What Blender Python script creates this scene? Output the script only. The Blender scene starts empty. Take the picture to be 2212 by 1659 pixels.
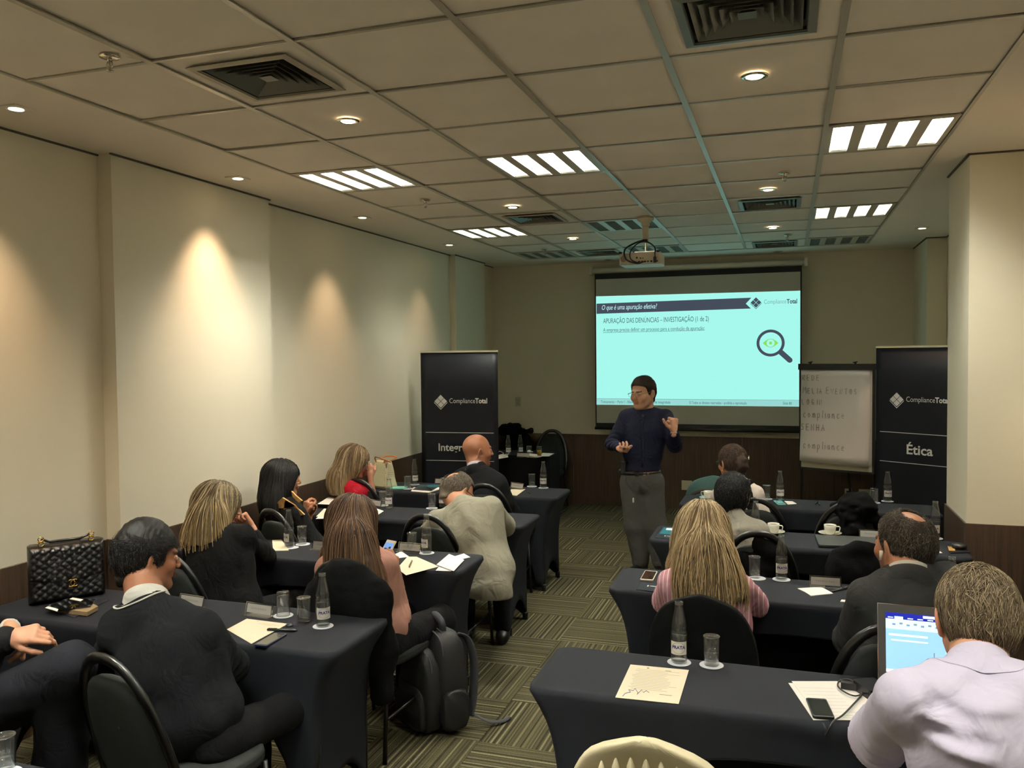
import bpy, math, random
import numpy as np
from mathutils import Vector, Matrix

random.seed(7)
PI = math.pi
C = bpy.context.scene.collection
SC = bpy.context.scene

# ------------------------------------------------------------------ camera, world, exposure
# The room: x to the right, y towards the front wall, z up, floor at z = 0. The camera stands at (0, 0, 1.89).
CAMZ = 1.89
FPX = 1800.5
def _rot(y, p, r):
    cy, sy, cp, sp, cr, sr = math.cos(y), math.sin(y), math.cos(p), math.sin(p), math.cos(r), math.sin(r)
    fwd = np.array([sy*cp, cy*cp, sp]); right = np.array([cy, -sy, 0.]); up = np.cross(right, fwd)
    return np.array([cr*right+sr*up, -(-sr*right+cr*up), fwd])
RM = _rot(-.3196, -.0359, -.0103)
cam_data = bpy.data.cameras.new('camera')
cam = bpy.data.objects.new('camera', cam_data); C.objects.link(cam)
cam_data.sensor_width = 36; cam_data.lens = FPX/2212*36; cam_data.clip_start = .05
M = Matrix(((RM[0][0], -RM[1][0], -RM[2][0]), (RM[0][1], -RM[1][1], -RM[2][1]), (RM[0][2], -RM[1][2], -RM[2][2])))
cam.matrix_world = Matrix.Translation((0, 0, CAMZ)) @ M.to_4x4()
SC.camera = cam
world = bpy.data.worlds.new('world'); SC.world = world
world.use_nodes = True
world.node_tree.nodes['Background'].inputs[0].default_value = (.010, .0095, .0085, 1)
world.node_tree.nodes['Background'].inputs[1].default_value = 1.0
vs = SC.view_settings
vs.view_transform = 'Standard'; vs.look = 'None'; vs.gamma = 1; vs.exposure = 0.15
try: vs.use_curve_mapping = False
except Exception: pass
TUBE = 200.0          # light of the fluorescent troughs that are switched on
SPOT = 62.0          # warm wall washers, watts
DOWN = 42.0          # small downlights in the grid, watts

try:
    SC.cycles.transparent_max_bounces = 24
except Exception: pass

def at(u, v, x=None, y=None, z=None):
    """the point of the room seen at that place of the photograph, on the plane x, y or z = const"""
    d = RM.T @ np.array([(u-1106)/FPX, (v-829.5)/FPX, 1.])
    if y is not None: t = y/d[1]
    elif x is not None: t = x/d[0]
    else: t = (z-CAMZ)/d[2]
    return np.array([d[0]*t, d[1]*t, d[2]*t+CAMZ])

# ------------------------------------------------------------------ materials
def lin(c):
    return tuple(((v/255)/12.92 if v/255 <= .04045 else ((v/255+.055)/1.055)**2.4) for v in c)
MATS = {}
def mat(name, col, rough=.6, metal=0., bump=0., bscale=60., var=0., vscale=8., stretch=None, spec=None, emit=None, es=1., attr=False, sheen=0., coat=0.):
    """procedural principled material; col is sRGB 0..255"""
    if name in MATS: return MATS[name]
    m = bpy.data.materials.new(name); m.use_nodes = True; MATS[name] = m
    nt = m.node_tree; N, L = nt.nodes, nt.links
    b = N['Principled BSDF']
    c = lin(col)
    b.inputs['Base Color'].default_value = (*c, 1); b.inputs['Roughness'].default_value = rough; b.inputs['Metallic'].default_value = metal
    if spec is not None: b.inputs['Specular IOR Level'].default_value = spec
    if sheen: b.inputs['Sheen Weight'].default_value = sheen; b.inputs['Sheen Roughness'].default_value = .5
    if coat: b.inputs['Coat Weight'].default_value = coat; b.inputs['Coat Roughness'].default_value = .1
    tc = N.new('ShaderNodeTexCoord'); mp = N.new('ShaderNodeMapping'); L.new(tc.outputs['Object'], mp.inputs[0])
    if stretch: mp.inputs['Scale'].default_value = stretch
    src = None
    if attr:
        a = N.new('ShaderNodeAttribute'); a.attribute_name = 'col'; src = a.outputs['Color']
    if var:
        n = N.new('ShaderNodeTexNoise'); n.inputs['Scale'].default_value = vscale; n.inputs['Detail'].default_value = 4
        L.new(mp.outputs[0], n.inputs['Vector'])
        r = N.new('ShaderNodeMapRange'); r.inputs['From Min'].default_value = .3; r.inputs['From Max'].default_value = .7
        r.inputs['To Min'].default_value = 1-var; r.inputs['To Max'].default_value = 1+var
        L.new(n.outputs[0], r.inputs['Value'])
        mx = N.new('ShaderNodeVectorMath'); mx.operation = 'SCALE'
        if src: L.new(src, mx.inputs[0])
        else: mx.inputs[0].default_value = c
        L.new(r.outputs[0], mx.inputs['Scale']); src = mx.outputs[0]
    if src: L.new(src, b.inputs['Base Color'])
    if bump:
        n2 = N.new('ShaderNodeTexNoise'); n2.inputs['Scale'].default_value = bscale; n2.inputs['Detail'].default_value = 5
        L.new(mp.outputs[0], n2.inputs['Vector'])
        bp = N.new('ShaderNodeBump'); bp.inputs['Strength'].default_value = bump; bp.inputs['Distance'].default_value = .004
        L.new(n2.outputs[0], bp.inputs['Height']); L.new(bp.outputs[0], b.inputs['Normal'])
    if emit:
        b.inputs['Emission Color'].default_value = (*lin(emit), 1); b.inputs['Emission Strength'].default_value = es
    return m

def glass_mat(name, tint=(.985, .99, .985), ior=1.45, veil=.012):
    """thin clear glass: transparent, with an angle-dependent sheen and a faint haze"""
    if name in MATS: return MATS[name]
    m = bpy.data.materials.new(name); m.use_nodes = True; MATS[name] = m
    nt = m.node_tree; N, L = nt.nodes, nt.links; N.clear()
    o = N.new('ShaderNodeOutputMaterial'); t = N.new('ShaderNodeBsdfTransparent'); g = N.new('ShaderNodeBsdfGlossy'); d = N.new('ShaderNodeBsdfDiffuse')
    t.inputs[0].default_value = (*tint, 1); g.inputs['Roughness'].default_value = .07; d.inputs[0].default_value = (.8, .82, .8, 1)
    ge = N.new('ShaderNodeNewGeometry'); dt = N.new('ShaderNodeVectorMath'); dt.operation = 'DOT_PRODUCT'
    L.new(ge.outputs['Normal'], dt.inputs[0]); L.new(ge.outputs['Incoming'], dt.inputs[1])
    def ma(op, a, b): 
        q = N.new('ShaderNodeMath'); q.operation = op
        for i_, x in ((0, a), (1, b)):
            if x is None: continue
            if isinstance(x, (int, float)): q.inputs[i_].default_value = x
            else: L.new(x, q.inputs[i_])
        return q.outputs[0]
    f0 = ((ior-1)/(ior+1))**2
    fr = ma('ADD', ma('MULTIPLY', ma('POWER', ma('SUBTRACT', 1., ma('ABSOLUTE', dt.outputs['Value'], None)), 3.2), 1-f0), f0)
    x1 = N.new('ShaderNodeMixShader'); x2 = N.new('ShaderNodeMixShader'); x1.inputs[0].default_value = veil
    L.new(t.outputs[0], x1.inputs[1]); L.new(d.outputs[0], x1.inputs[2]); L.new(fr, x2.inputs[0]); L.new(x1.outputs[0], x2.inputs[1]); L.new(g.outputs[0], x2.inputs[2]); L.new(x2.outputs[0], o.inputs[0])
    return m

# ------------------------------------------------------------------ mesh building
def mesh_np(name, V, Q=None, T=None, m=None, parent=None, smooth=True, cols=None, mats=None, midx=None):
    """fast mesh from arrays: quads Q (n,4), triangles T (n,3)"""
    V = np.asarray(V, np.float32)
    me = bpy.data.meshes.new(name)
    nq = 0 if Q is None else len(Q); nt = 0 if T is None else len(T)
    loops = np.concatenate([np.asarray(Q, np.int32).ravel() if nq else np.zeros(0, np.int32), np.asarray(T, np.int32).ravel() if nt else np.zeros(0, np.int32)])
    me.vertices.add(len(V)); me.vertices.foreach_set('co', V.ravel())
    me.loops.add(len(loops)); me.loops.foreach_set('vertex_index', loops)
    me.polygons.add(nq+nt)
    st = np.concatenate([np.arange(nq)*4, nq*4+np.arange(nt)*3]).astype(np.int32)
    me.polygons.foreach_set('loop_start', st)
    try: me.polygons.foreach_set('loop_total', np.concatenate([np.full(nq, 4), np.full(nt, 3)]).astype(np.int32))
    except Exception: pass
    if smooth: me.polygons.foreach_set('use_smooth', np.ones(nq+nt, bool))
    me.update(calc_edges=True); me.validate()
    if cols is not None:
        a = me.color_attributes.new('col', 'FLOAT_COLOR', 'POINT')
        cc = np.ones((len(V), 4), np.float32); cc[:, :3] = cols; a.data.foreach_set('color', cc.ravel())
    for x in (mats or ([m] if m else [])): me.materials.append(x)
    return link(name, me, parent)

def link(name, me, parent=None):
    o = bpy.data.objects.new(name, me); C.objects.link(o)
    if parent is not None:
        o.parent = parent
    return o

class MB:
    """collects simple shapes into one mesh"""
    def __init__(s): s.v = []; s.f = []
    def add(s, vs_, fs):
        k = len(s.v); s.v += [tuple(map(float, p)) for p in vs_]; s.f += [tuple(i+k for i in f) for f in fs]; return s
    def box(s, x0, x1, y0, y1, z0, z1, M=None, bev=0.):
        if bev:
            b = min(bev, (x1-x0)/2.01, (y1-y0)/2.01)
            poly = []
            for cx, cy, a0 in ((x1-b, y1-b, 0), (x0+b, y1-b, 90), (x0+b, y0+b, 180), (x1-b, y0+b, 270)):
                for a in (0, 30, 60, 90): poly.append((cx+b*math.cos(math.radians(a0+a)), cy+b*math.sin(math.radians(a0+a))))
            return s.prism(poly, z0, z1, M)
        p = [(x, y, z) for z in (z0, z1) for y in (y0, y1) for x in (x0, x1)]
        if M is not None: p = [M @ Vector(q) for q in p]
        return s.add(p, [(0, 2, 3, 1), (4, 5, 7, 6), (0, 1, 5, 4), (2, 6, 7, 3), (0, 4, 6, 2), (1, 3, 7, 5)])
    def prism(s, poly, z0, z1, M=None):
        n = len(poly); p = [(x, y, z0) for x, y in poly]+[(x, y, z1) for x, y in poly]
        if M is not None: p = [M @ Vector(q) for q in p]
        return s.add(p, [tuple(range(n-1, -1, -1)), tuple(range(n, 2*n))]+[(i, (i+1) % n, n+(i+1) % n, n+i) for i in range(n)])
    def lathe(s, prof, n=20, M=None, cx=0, cy=0, close=False):
        k = len(prof); p = [(cx+r*math.cos(2*PI*j/n), cy+r*math.sin(2*PI*j/n), z) for r, z in prof for j in range(n)]
        if M is not None: p = [M @ Vector(q) for q in p]
        f = []
        for i in range(k-1):
            for j in range(n): f.append((i*n+j, i*n+(j+1) % n, (i+1)*n+(j+1) % n, (i+1)*n+j))
        if close: f += [((k-1)*n+j, (k-1)*n+(j+1) % n, (j+1) % n, j) for j in range(n)]
        else:
            if prof[0][0] > 1e-6: f.append(tuple(range(n-1, -1, -1)))
            if prof[-1][0] > 1e-6: f.append(tuple((k-1)*n+j for j in range(n)))
        return s.add(p, f)
    def tube(s, pts, r, n=8, ry=None, up=(0, 0, 1), caps=True):
        """tube along points; r may be a list; ry = second radius factor along the 'up' side"""
        P = [Vector(p) for p in pts]; k = len(P); rr = r if hasattr(r, '__len__') else [r]*k
        vs_ = []; prev = None
        for i in range(k):
            t = (P[min(i+1, k-1)]-P[max(i-1, 0)])
            t = t.normalized() if t.length > 1e-9 else Vector((0, 0, 1))
            a = prev if prev is not None else Vector(up)
            a = a - t*a.dot(t)
            if a.length < 1e-4: a = Vector((1, 0, 0))-t*t.x
            a.normalize(); prev = a; b = t.cross(a)
            for j in range(n):
                th = 2*PI*j/n; vs_.append(P[i]+a*(math.cos(th)*rr[i]*(ry or 1))+b*(math.sin(th)*rr[i]))
        f = [(i*n+j, i*n+(j+1) % n, (i+1)*n+(j+1) % n, (i+1)*n+j) for i in range(k-1) for j in range(n)]
        if caps: f += [tuple(range(n-1, -1, -1)), tuple((k-1)*n+j for j in range(n))]
        return s.add(vs_, f)
    def ball(s, c, r, n=12, m=8, sc=(1, 1, 1)):
        prof = [(max(1e-7, math.sin(PI*i/m))*r, -math.cos(PI*i/m)*r) for i in range(m+1)]
        return s.lathe(prof, n, Matrix.Translation(c) @ Matrix.Diagonal((*sc, 1)))
    def obj(s, name, m, parent=None, smooth=False, M=None):
        me = bpy.data.meshes.new(name); me.from_pydata(s.v, [], s.f)
        if smooth: me.polygons.foreach_set('use_smooth', [True]*len(me.polygons))
        me.materials.append(m); me.update()
        o = link(name, me, parent)
        if M is not None: o.matrix_world = M
        return o

def smooth_angle(o, deg=35):
    me = o.data
    me.polygons.foreach_set('use_smooth', [True]*len(me.polygons))
    try: me.set_sharp_from_angle(angle=math.radians(deg))
    except Exception: pass
    return o
def bevel(o, w, seg=2):
    b = o.modifiers.new('bevel', 'BEVEL'); b.width = w; b.segments = seg; b.limit_method = 'ANGLE'; return o
def sub(o, n=1):
    b = o.modifiers.new('subsurf', 'SUBSURF'); b.levels = n; b.render_levels = n; return o
def thing(name, label, cat, loc=(0, 0, 0), rz=0., group=None):
    o = bpy.data.objects.new(name, None); C.objects.link(o); o.empty_display_size = .1
    o.location = loc; o.rotation_euler = (0, 0, rz); return tag(o, label, cat, group)
def tag(o, label, cat, group=None):
    o['label'] = label; o['category'] = cat
    if group: o['group'] = group
    return o
def struct(o): o['kind'] = 'structure'; return o
def dup(o, loc, rz=0., label=None):
    """copy of a thing with its parts and their sub-parts; meshes are shared"""
    def cp(a, par):
        c = a.copy(); C.objects.link(c); c.parent = par
        for ch in a.children: cp(ch, c)
        return c
    r = cp(o, None); r.location = loc; r.rotation_euler = (0, 0, rz)
    if label: r['label'] = label
    return r

_txt = {}
def text_mesh(s, size, bold=0., shear=0., align='LEFT', depth=0.):
    key = (s, size, bold, shear, align)
    if key in _txt: return _txt[key].copy()
    cu = bpy.data.curves.new('text', 'FONT'); cu.body = s; cu.size = size; cu.offset = bold; cu.shear = shear; cu.align_x = align
    cu.resolution_u = 3; cu.extrude = depth
    o = bpy.data.objects.new('text', cu); C.objects.link(o)
    dg = bpy.context.evaluated_depsgraph_get()
    me = bpy.data.meshes.new_from_object(o.evaluated_get(dg), depsgraph=dg)
    bpy.data.objects.remove(o); _txt[key] = me
    return me.copy()
def text(name, s, size, m, M, parent=None, width=None, **kw):
    """flat lettering; M maps the text plane (x right, y up) to the parent's space; width fits the line to a length"""
    me = text_mesh(s, size, **kw)
    if width:
        xs = [v.co.x for v in me.vertices]; w = max(xs)-min(xs)
        if w > 0: me.transform(Matrix.Diagonal((width/w, 1, 1, 1)))
    me.transform(M); me.materials.clear(); me.materials.append(m)
    return link(name, me, parent)
# ------------------------------------------------------------------ the room
XL, XR, YF, H, YB, WZ = -3.61, 1.50, 10.15, 3.01, -4.2, .88
m_wall = mat('wall_paint', (236, 228, 206), .75, bump=.08, bscale=250, var=.015, vscale=1.5)
m_ceil = mat('ceiling_tile', (243, 234, 220), .9, bump=.15, bscale=400, var=.03, vscale=3)
m_soffit = mat('soffit_paint', (243, 234, 220), .85, var=.02, vscale=2)
m_tee = mat('ceiling_tee', (190, 184, 168), .35, metal=.25)
m_dark = mat('plenum', (30, 28, 26), .9)
def wood_mat():
    m = bpy.data.materials.new('wainscot_wood'); m.use_nodes = True; nt = m.node_tree; N, L = nt.nodes, nt.links
    b = N['Principled BSDF']; tc = N.new('ShaderNodeTexCoord'); mp = N.new('ShaderNodeMapping'); mp.inputs['Scale'].default_value = (60, 60, 1.6)
    n = N.new('ShaderNodeTexNoise'); n.inputs['Scale'].default_value = 1.6; n.inputs['Detail'].default_value = 6; n.inputs['Roughness'].default_value = .7
    r = N.new('ShaderNodeValToRGB'); r.color_ramp.elements[0].position = .3; r.color_ramp.elements[1].position = .72
    r.color_ramp.elements[0].color = (*lin((50, 38, 30)), 1); r.color_ramp.elements[1].color = (*lin((90, 69, 54)), 1)
    L.new(tc.outputs['Object'], mp.inputs[0]); L.new(mp.outputs[0], n.inputs['Vector']); L.new(n.outputs[0], r.inputs[0]); L.new(r.outputs[0], b.inputs['Base Color'])
    b.inputs['Roughness'].default_value = .42
    return m
m_wood = wood_mat()

def carpet_mat():
    m = bpy.data.materials.new('striped_carpet'); m.use_nodes = True; nt = m.node_tree; N, L = nt.nodes, nt.links
    b = N['Principled BSDF']; tc = N.new('ShaderNodeTexCoord'); oi = N.new('ShaderNodeObjectInfo')
    sx = N.new('ShaderNodeSeparateXYZ'); L.new(tc.outputs['Object'], sx.inputs[0])
    def stripes(scale, off):
        a = N.new('ShaderNodeMath'); a.operation = 'MULTIPLY_ADD'; a.inputs[1].default_value = scale
        mu = N.new('ShaderNodeMath'); mu.operation = 'MULTIPLY'; mu.inputs[1].default_value = off
        L.new(oi.outputs['Random'], mu.inputs[0]); L.new(sx.outputs['X'], a.inputs[0]); L.new(mu.outputs[0], a.inputs[2])
        n = N.new('ShaderNodeTexNoise'); n.noise_dimensions = '1D'; n.inputs['Scale'].default_value = 1; n.inputs['Detail'].default_value = 1
        L.new(a.outputs[0], n.inputs['W']); return n.outputs[0]
    s1 = stripes(60, 917); s2 = stripes(150, 433)
    r1 = N.new('ShaderNodeValToRGB'); e = r1.color_ramp.elements
    e[0].position = .30; e[0].color = (*lin((49, 46, 36)), 1); e[1].position = .5; e[1].color = (*lin((74, 70, 53)), 1)
    q = e.new(.62); q.color = (*lin((90, 86, 65)), 1); q = e.new(.74); q.color = (*lin((122, 117, 92)), 1)
    L.new(s1, r1.inputs[0])
    r2 = N.new('ShaderNodeMapRange'); r2.inputs['From Min'].default_value = .3; r2.inputs['From Max'].default_value = .7; r2.inputs['To Min'].default_value = .72; r2.inputs['To Max'].default_value = 1.25
    L.new(s2, r2.inputs[0])
    n3 = N.new('ShaderNodeTexNoise'); n3.inputs['Scale'].default_value = 160; n3.inputs['Detail'].default_value = 3; L.new(tc.outputs['Object'], n3.inputs['Vector'])
    r3 = N.new('ShaderNodeMapRange'); r3.inputs['From Min'].default_value = .3; r3.inputs['From Max'].default_value = .7; r3.inputs['To Min'].default_value = .7; r3.inputs['To Max'].default_value = 1.3
    L.new(n3.outputs[0], r3.inputs[0])
    mm = N.new('ShaderNodeMath'); mm.operation = 'MULTIPLY'; L.new(r2.outputs[0], mm.inputs[0]); L.new(r3.outputs[0], mm.inputs[1])
    v = N.new('ShaderNodeVectorMath'); v.operation = 'SCALE'; L.new(r1.outputs[0], v.inputs[0]); L.new(mm.outputs[0], v.inputs['Scale'])
    L.new(v.outputs[0], b.inputs['Base Color']); b.inputs['Roughness'].default_value = 1; b.inputs['Specular IOR Level'].default_value = .05
    bp = N.new('ShaderNodeBump'); bp.inputs['Strength'].default_value = .5; bp.inputs['Distance'].default_value = .004
    L.new(n3.outputs[0], bp.inputs['Height']); L.new(bp.outputs[0], b.inputs['Normal'])
    return m
m_carpet = carpet_mat()

# floor: slab with carpet tiles as pieces, quarter-turned like a chequerboard
floor = struct(MB().box(XL-.1, XR+.1, YB-.1, YF+.1, -.2, -.004).obj('floor', mat('subfloor', (52, 49, 36), 1)))
proto = None
for i in range(-5, 7):
    for j in range(2, 21):
        x0, y0 = -1.43+.5*i, -.25+.5*j
        x1, y1 = min(x0+.5, XR), min(y0+.5, YF)
        x0c = max(x0, XL)
        if x1-x0c < .05 or y1-y0 < .05: continue
        if x0c == x0 and x1 == x0+.5 and y1 == y0+.5:
            if proto is None:
                proto = MB().box(-.2493, .2493, -.2493, .2493, -.006, 0).obj('carpet_tile', m_carpet, floor).data
                C.objects.unlink(floor.children[0]); bpy.data.objects.remove(floor.children[0])
            o = link('carpet_tile', proto, floor); o.location = (x0+.25, y0+.25, random.uniform(-.0004, .0004))
        else:
            o = MB().box(x0c-x0-.2493, x1-x0-.2507, -.2493, y1-y0-.2507, -.006, 0).obj('carpet_tile', m_carpet, floor); o.location = (x0+.25, y0+.25, 0)
            if (i+j) % 2:   # an edge piece keeps its place, only its pile is turned
                me = o.data; me.transform(Matrix.Rotation(-PI/2, 4, 'Z'))
        if (i+j) % 2: o.rotation_euler = (0, 0, PI/2)

# walls; the paint stands 1 cm back of the wainscot
wl = MB().box(XL-.2, XL, YB, YF, -.2, H+.3)
wl.box(XL, -3.515, 3.68, 5.14, 0, H+.3).box(XL, -3.54, 8.72, 9.66, 0, H+.3)
wall_left = struct(wl.obj('wall_left', m_wall))
wall_front = struct(MB().box(XL-.2, XR+.2, YF, YF+.2, -.2, H+.3).obj('wall_front', m_wall))
wr = MB().box(XR, XR+.2, YB, YF+.2, -.2, H+.3)
wr.box(.99, XR, 5.40, 6.05, 0, H+.3).box(1.32, XR, 9.25, YF, 0, H+.3)
wall_right = struct(wr.obj('wall_right', m_wall))
wall_back = struct(MB().box(XL-.2, XR+.2, YB-.2, YB, -.2, H+.3).obj('wall_back', m_wall))
def panel(parent, x0, x1, y0, y1):
    o = MB().box(x0, x1, y0, y1, .0, WZ).obj('wood_panel', m_wood, parent); bevel(o, .0015, 1); return o
t = .012
for a, b in ((-4.2, -1.), (-1., 1.3), (1.3, 3.66)): panel(wall_left, XL, XL+t, a+.001, b-.001)
panel(wall_left, XL, -3.515+t, 3.668, 3.68); panel(wall_left, -3.515, -3.515+t, 3.681, 5.14); panel(wall_left, XL, -3.515+t, 5.141, 5.152)
for a, b in ((5.16, 6.33), (6.33, 7.5), (7.5, 8.70)): panel(wall_left, XL, XL+t, a+.001, b-.001)
panel(wall_left, XL, -3.54+t, 8.708, 8.72); panel(wall_left, -3.54, -3.54+t, 8.721, 9.66); panel(wall_left, XL, XL+t, 9.67, YF-t)
for a, b in ((XL, -2.55), (-2.55, -1.53), (-1.53, -.51), (-.51, .51), (.51, 1.32)): panel(wall_front, a+.001, b-.001, YF-t, YF)
panel(wall_right, .99-t, XR, 5.388, 5.40); panel(wall_right, .99-t, .99, 5.401, 6.05); panel(wall_right, .99-t, XR, 6.051, 6.062)
for a, b in ((-4.2, -1.8), (-1.8, .6), (.6, 3.), (3., 5.388), (6.07, 7.7), (7.7, 9.25)): panel(wall_right, XR-t, XR, a+.001, b-.001)
panel(wall_right, 1.32-t, XR, 9.238, 9.25); panel(wall_right, 1.32-t, 1.32, 9.251, YF-t)
# shadow-gap trim where the walls meet the ceiling
m_trim = mat('shadow_trim', (92, 84, 68), .8)
tr = MB().box(XL, XL+.012, YB, 3.68, H-.009, H).box(-3.515, -3.503, 3.67, 5.15, H-.009, H).box(XL, XL+.012, 5.14, 8.72, H-.009, H).box(-3.54, -3.528, 8.71, 9.67, H-.009, H).box(XL, XL+.012, 9.66, YF, H-.009, H)
struct(tr.obj('trim_1', m_trim))
tr = MB().box(.978, .99, 5.39, 6.06, H-.009, H).box(.978, XR, 5.388, 5.40, H-.009, H).box(1.308, 1.32, 9.24, YF, H-.009, H).box(1.308, XR, 9.238, 9.25, H-.009, H).box(XR-.012, XR, 6.05, 9.25, H-.009, H)
struct(tr.obj('trim_2', m_trim))

# ceiling: plaster border, tee grid, lay-in tiles
GX = [-2.92+.62*i for i in range(7)]
GY0, GD = 2.618, .626
J0, J1 = -9, 11
ce = MB()
ce.box(XL-.1, GX[0], YB, YF, H, H+.06).box(GX[6], XR+.1, YB, YF, H, H+.06).box(GX[0], GX[6], GY0+GD*J1, YF, H, H+.06).box(GX[0], GX[6], YB, GY0+GD*J0, H, H+.06)
ce.box(XL-.1, XR+.1, YB, YF, H+.26, H+.30)
ceiling = struct(ce.obj('ceiling', m_soffit))
FIX_ON = [(0, 3), (2, 3), (5, 3), (0, 7), (5, 7), (0, -2), (2, -2), (5, -2), (0, -6), (2, -6), (5, -6)]
FIX_OFF = [(2, 7), (0, 10), (2, 10), (5, 10)]
FIXT = set(FIX_ON+FIX_OFF)
DIFF = [(1, 0), (4, 0), (1, 6), (4, 6), (1, 10), (4, 10)]
tile_me = None; wide = 0
for i in range(6):
    for j in range(J0, J1):
        if (i, j) in FIXT: continue
        z = H+.005+random.uniform(0, .005)
        if tile_me is None:
            o = MB().box(-.303, .303, -.306, .306, 0, .014).obj('ceiling_panel', m_ceil, ceiling); tile_me = o.data
        else: o = link('ceiling_panel', tile_me, ceiling)
        if (i, j) in DIFF:
            o.data = MB().box(-.303, -.2, -.306, .306, 0, .014).box(.2, .303, -.306, .306, 0, .014).box(-.2, .2, -.306, -.2, 0, .014).box(-.2, .2, .2, .306, 0, .014).obj('x', m_ceil).data
            bpy.data.objects.remove(bpy.data.objects['x'])
        o.location = (GX[i]+.31, GY0+GD*(j+.5), z); o.rotation_euler = (random.uniform(-.003, .003), random.uniform(-.004, .004), 0)
        wide += 1
for i, x in enumerate(GX):
    w = .013 if 0 < i < 6 else .008
    # main runner: flat flange below and web above
    MB().box(x-w, x+w, GY0+GD*J0, GY0+GD*J1, H-.002, H+.002).box(x-.002, x+.002, GY0+GD*J0, GY0+GD*J1, H+.002, H+.04).obj('main_runner', m_tee, ceiling)
for j in range(J0, J1+1):
    for i in range(6):
        y = GY0+GD*j
        MB().box(GX[i]+.013, GX[i+1]-.013, y-.007, y+.007, H-.001, H+.003).obj('cross_tee', m_tee, ceiling)

# ------------------------------------------------------------------ recessed fluorescent troughs
m_steel = mat('trough_steel', (196, 190, 176), .4, metal=.1)
m_refl = mat('reflector', (235, 238, 235), .18, metal=.9)
def tube_mat(k): return mat('tube_on_%d' % round(k*100), (255, 255, 255), .5, emit=(254, 252, 238), es=TUBE*k)
m_refl_on = mat('reflector_on', (238, 240, 235), .35, metal=.3)
m_tube_off = mat('tube_off', (225, 225, 220), .4)
m_socket = mat('lamp_socket', (70, 66, 60), .6)
def trough(i, j, on, label):
    t_ = thing('fluorescent_fixture', label, 'ceiling light', (GX[i]+.31, GY0+GD*(j+.5), H), 0, 'recessed fluorescent fixtures in the ceiling')
    f = MB(); X = [-.297+.594*k/16 for k in range(17)]
    # four open troughs 1,5,9,13 (3 wide) between flat bands
    open_ = [(-.272, -.178), (-.122, -.028), (.028, .122), (.178, .272)]
    f.box(-.297, .297, -.300, -.272, .0, .006).box(-.297, .297, .272, .300, .0, .006)
    xs = [-.297]+[v for o in open_ for v in o]+[.297]
    for a, b in zip(xs[0::2], xs[1::2]): f.box(a, b, -.272, .272, .0, .006)
    f.box(-.297, .297, -.300, .300, .095, .10); f.box(-.297, -.29, -.3, .3, .006, .095).box(.29, .297, -.3, .3, .006, .095).box(-.29, .29, -.3, -.293, .006, .095).box(-.29, .29, .293, .3, .006, .095)
    f.obj('housing', m_steel, t_)
    for a, b in open_:
        c = (a+b)/2; r = MB(); n = 10
        pts = [(c+(b-a)/2*1.02*math.cos(PI*k/n), .008+.07*math.sin(PI*k/n)) for k in range(n+1)]
        r.add([(x, y, z) for y in (-.27, .27) for x, z in pts], [(k, k+1, n+2+k, n+1+k) for k in range(n)])
        ro = r.obj('reflector', m_refl_on if on else m_refl, t_, True)
        lv = MB()
        for k in range(12):
            y = -.25+.5*k/11; lv.add([(a+.004, y-.001, .006), (b-.004, y-.001, .006), (b-.01, y, .036), (a+.01, y, .036)], [(0, 1, 2, 3)])
        lv.obj('louver', m_refl_on if on else m_refl, ro)['kind'] = 'stuff'
        MB().tube([(c, -.255, .048), (c, .255, .048)], .013, 8).obj('tube_lamp', tube_mat({3: 1.05, 7: .45}.get(j, 1.25)) if on else m_tube_off, t_, True)
        MB().box(c-.016, c+.016, -.272, -.25, .03, .066).obj('lamp_socket', m_socket, t_); MB().box(c-.016, c+.016, .25, .272, .03, .066).obj('lamp_socket', m_socket, t_)
    return t_
where = {(0, 3): 'lit four-tube ceiling fixture, nearest of the left column', (2, 3): 'lit four-tube ceiling fixture, large, in the middle of the grid', (5, 3): 'lit four-tube ceiling fixture by the right border, largest in view',
         (0, 7): 'lit four-tube ceiling fixture, second of the left column', (5, 7): 'lit four-tube ceiling fixture by the right border, behind the largest one',
         (2, 7): 'unlit four-tube ceiling fixture with cyan sheen beside the projector pole', (0, 10): 'unlit four-tube ceiling fixture at the far left end of the grid',
         (2, 10): 'unlit four-tube ceiling fixture behind the projector', (5, 10): 'unlit four-tube ceiling fixture at the far right end of the grid'}
for c in FIX_ON+FIX_OFF: trough(*c, c in FIX_ON, where.get(c, 'lit ceiling fixture behind the viewpoint, %s of the %s row' % ({0: 'left', 2: 'middle', 5: 'right'}[c[0]], {-2: 'nearer', -6: 'farther'}.get(c[1]))))

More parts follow.
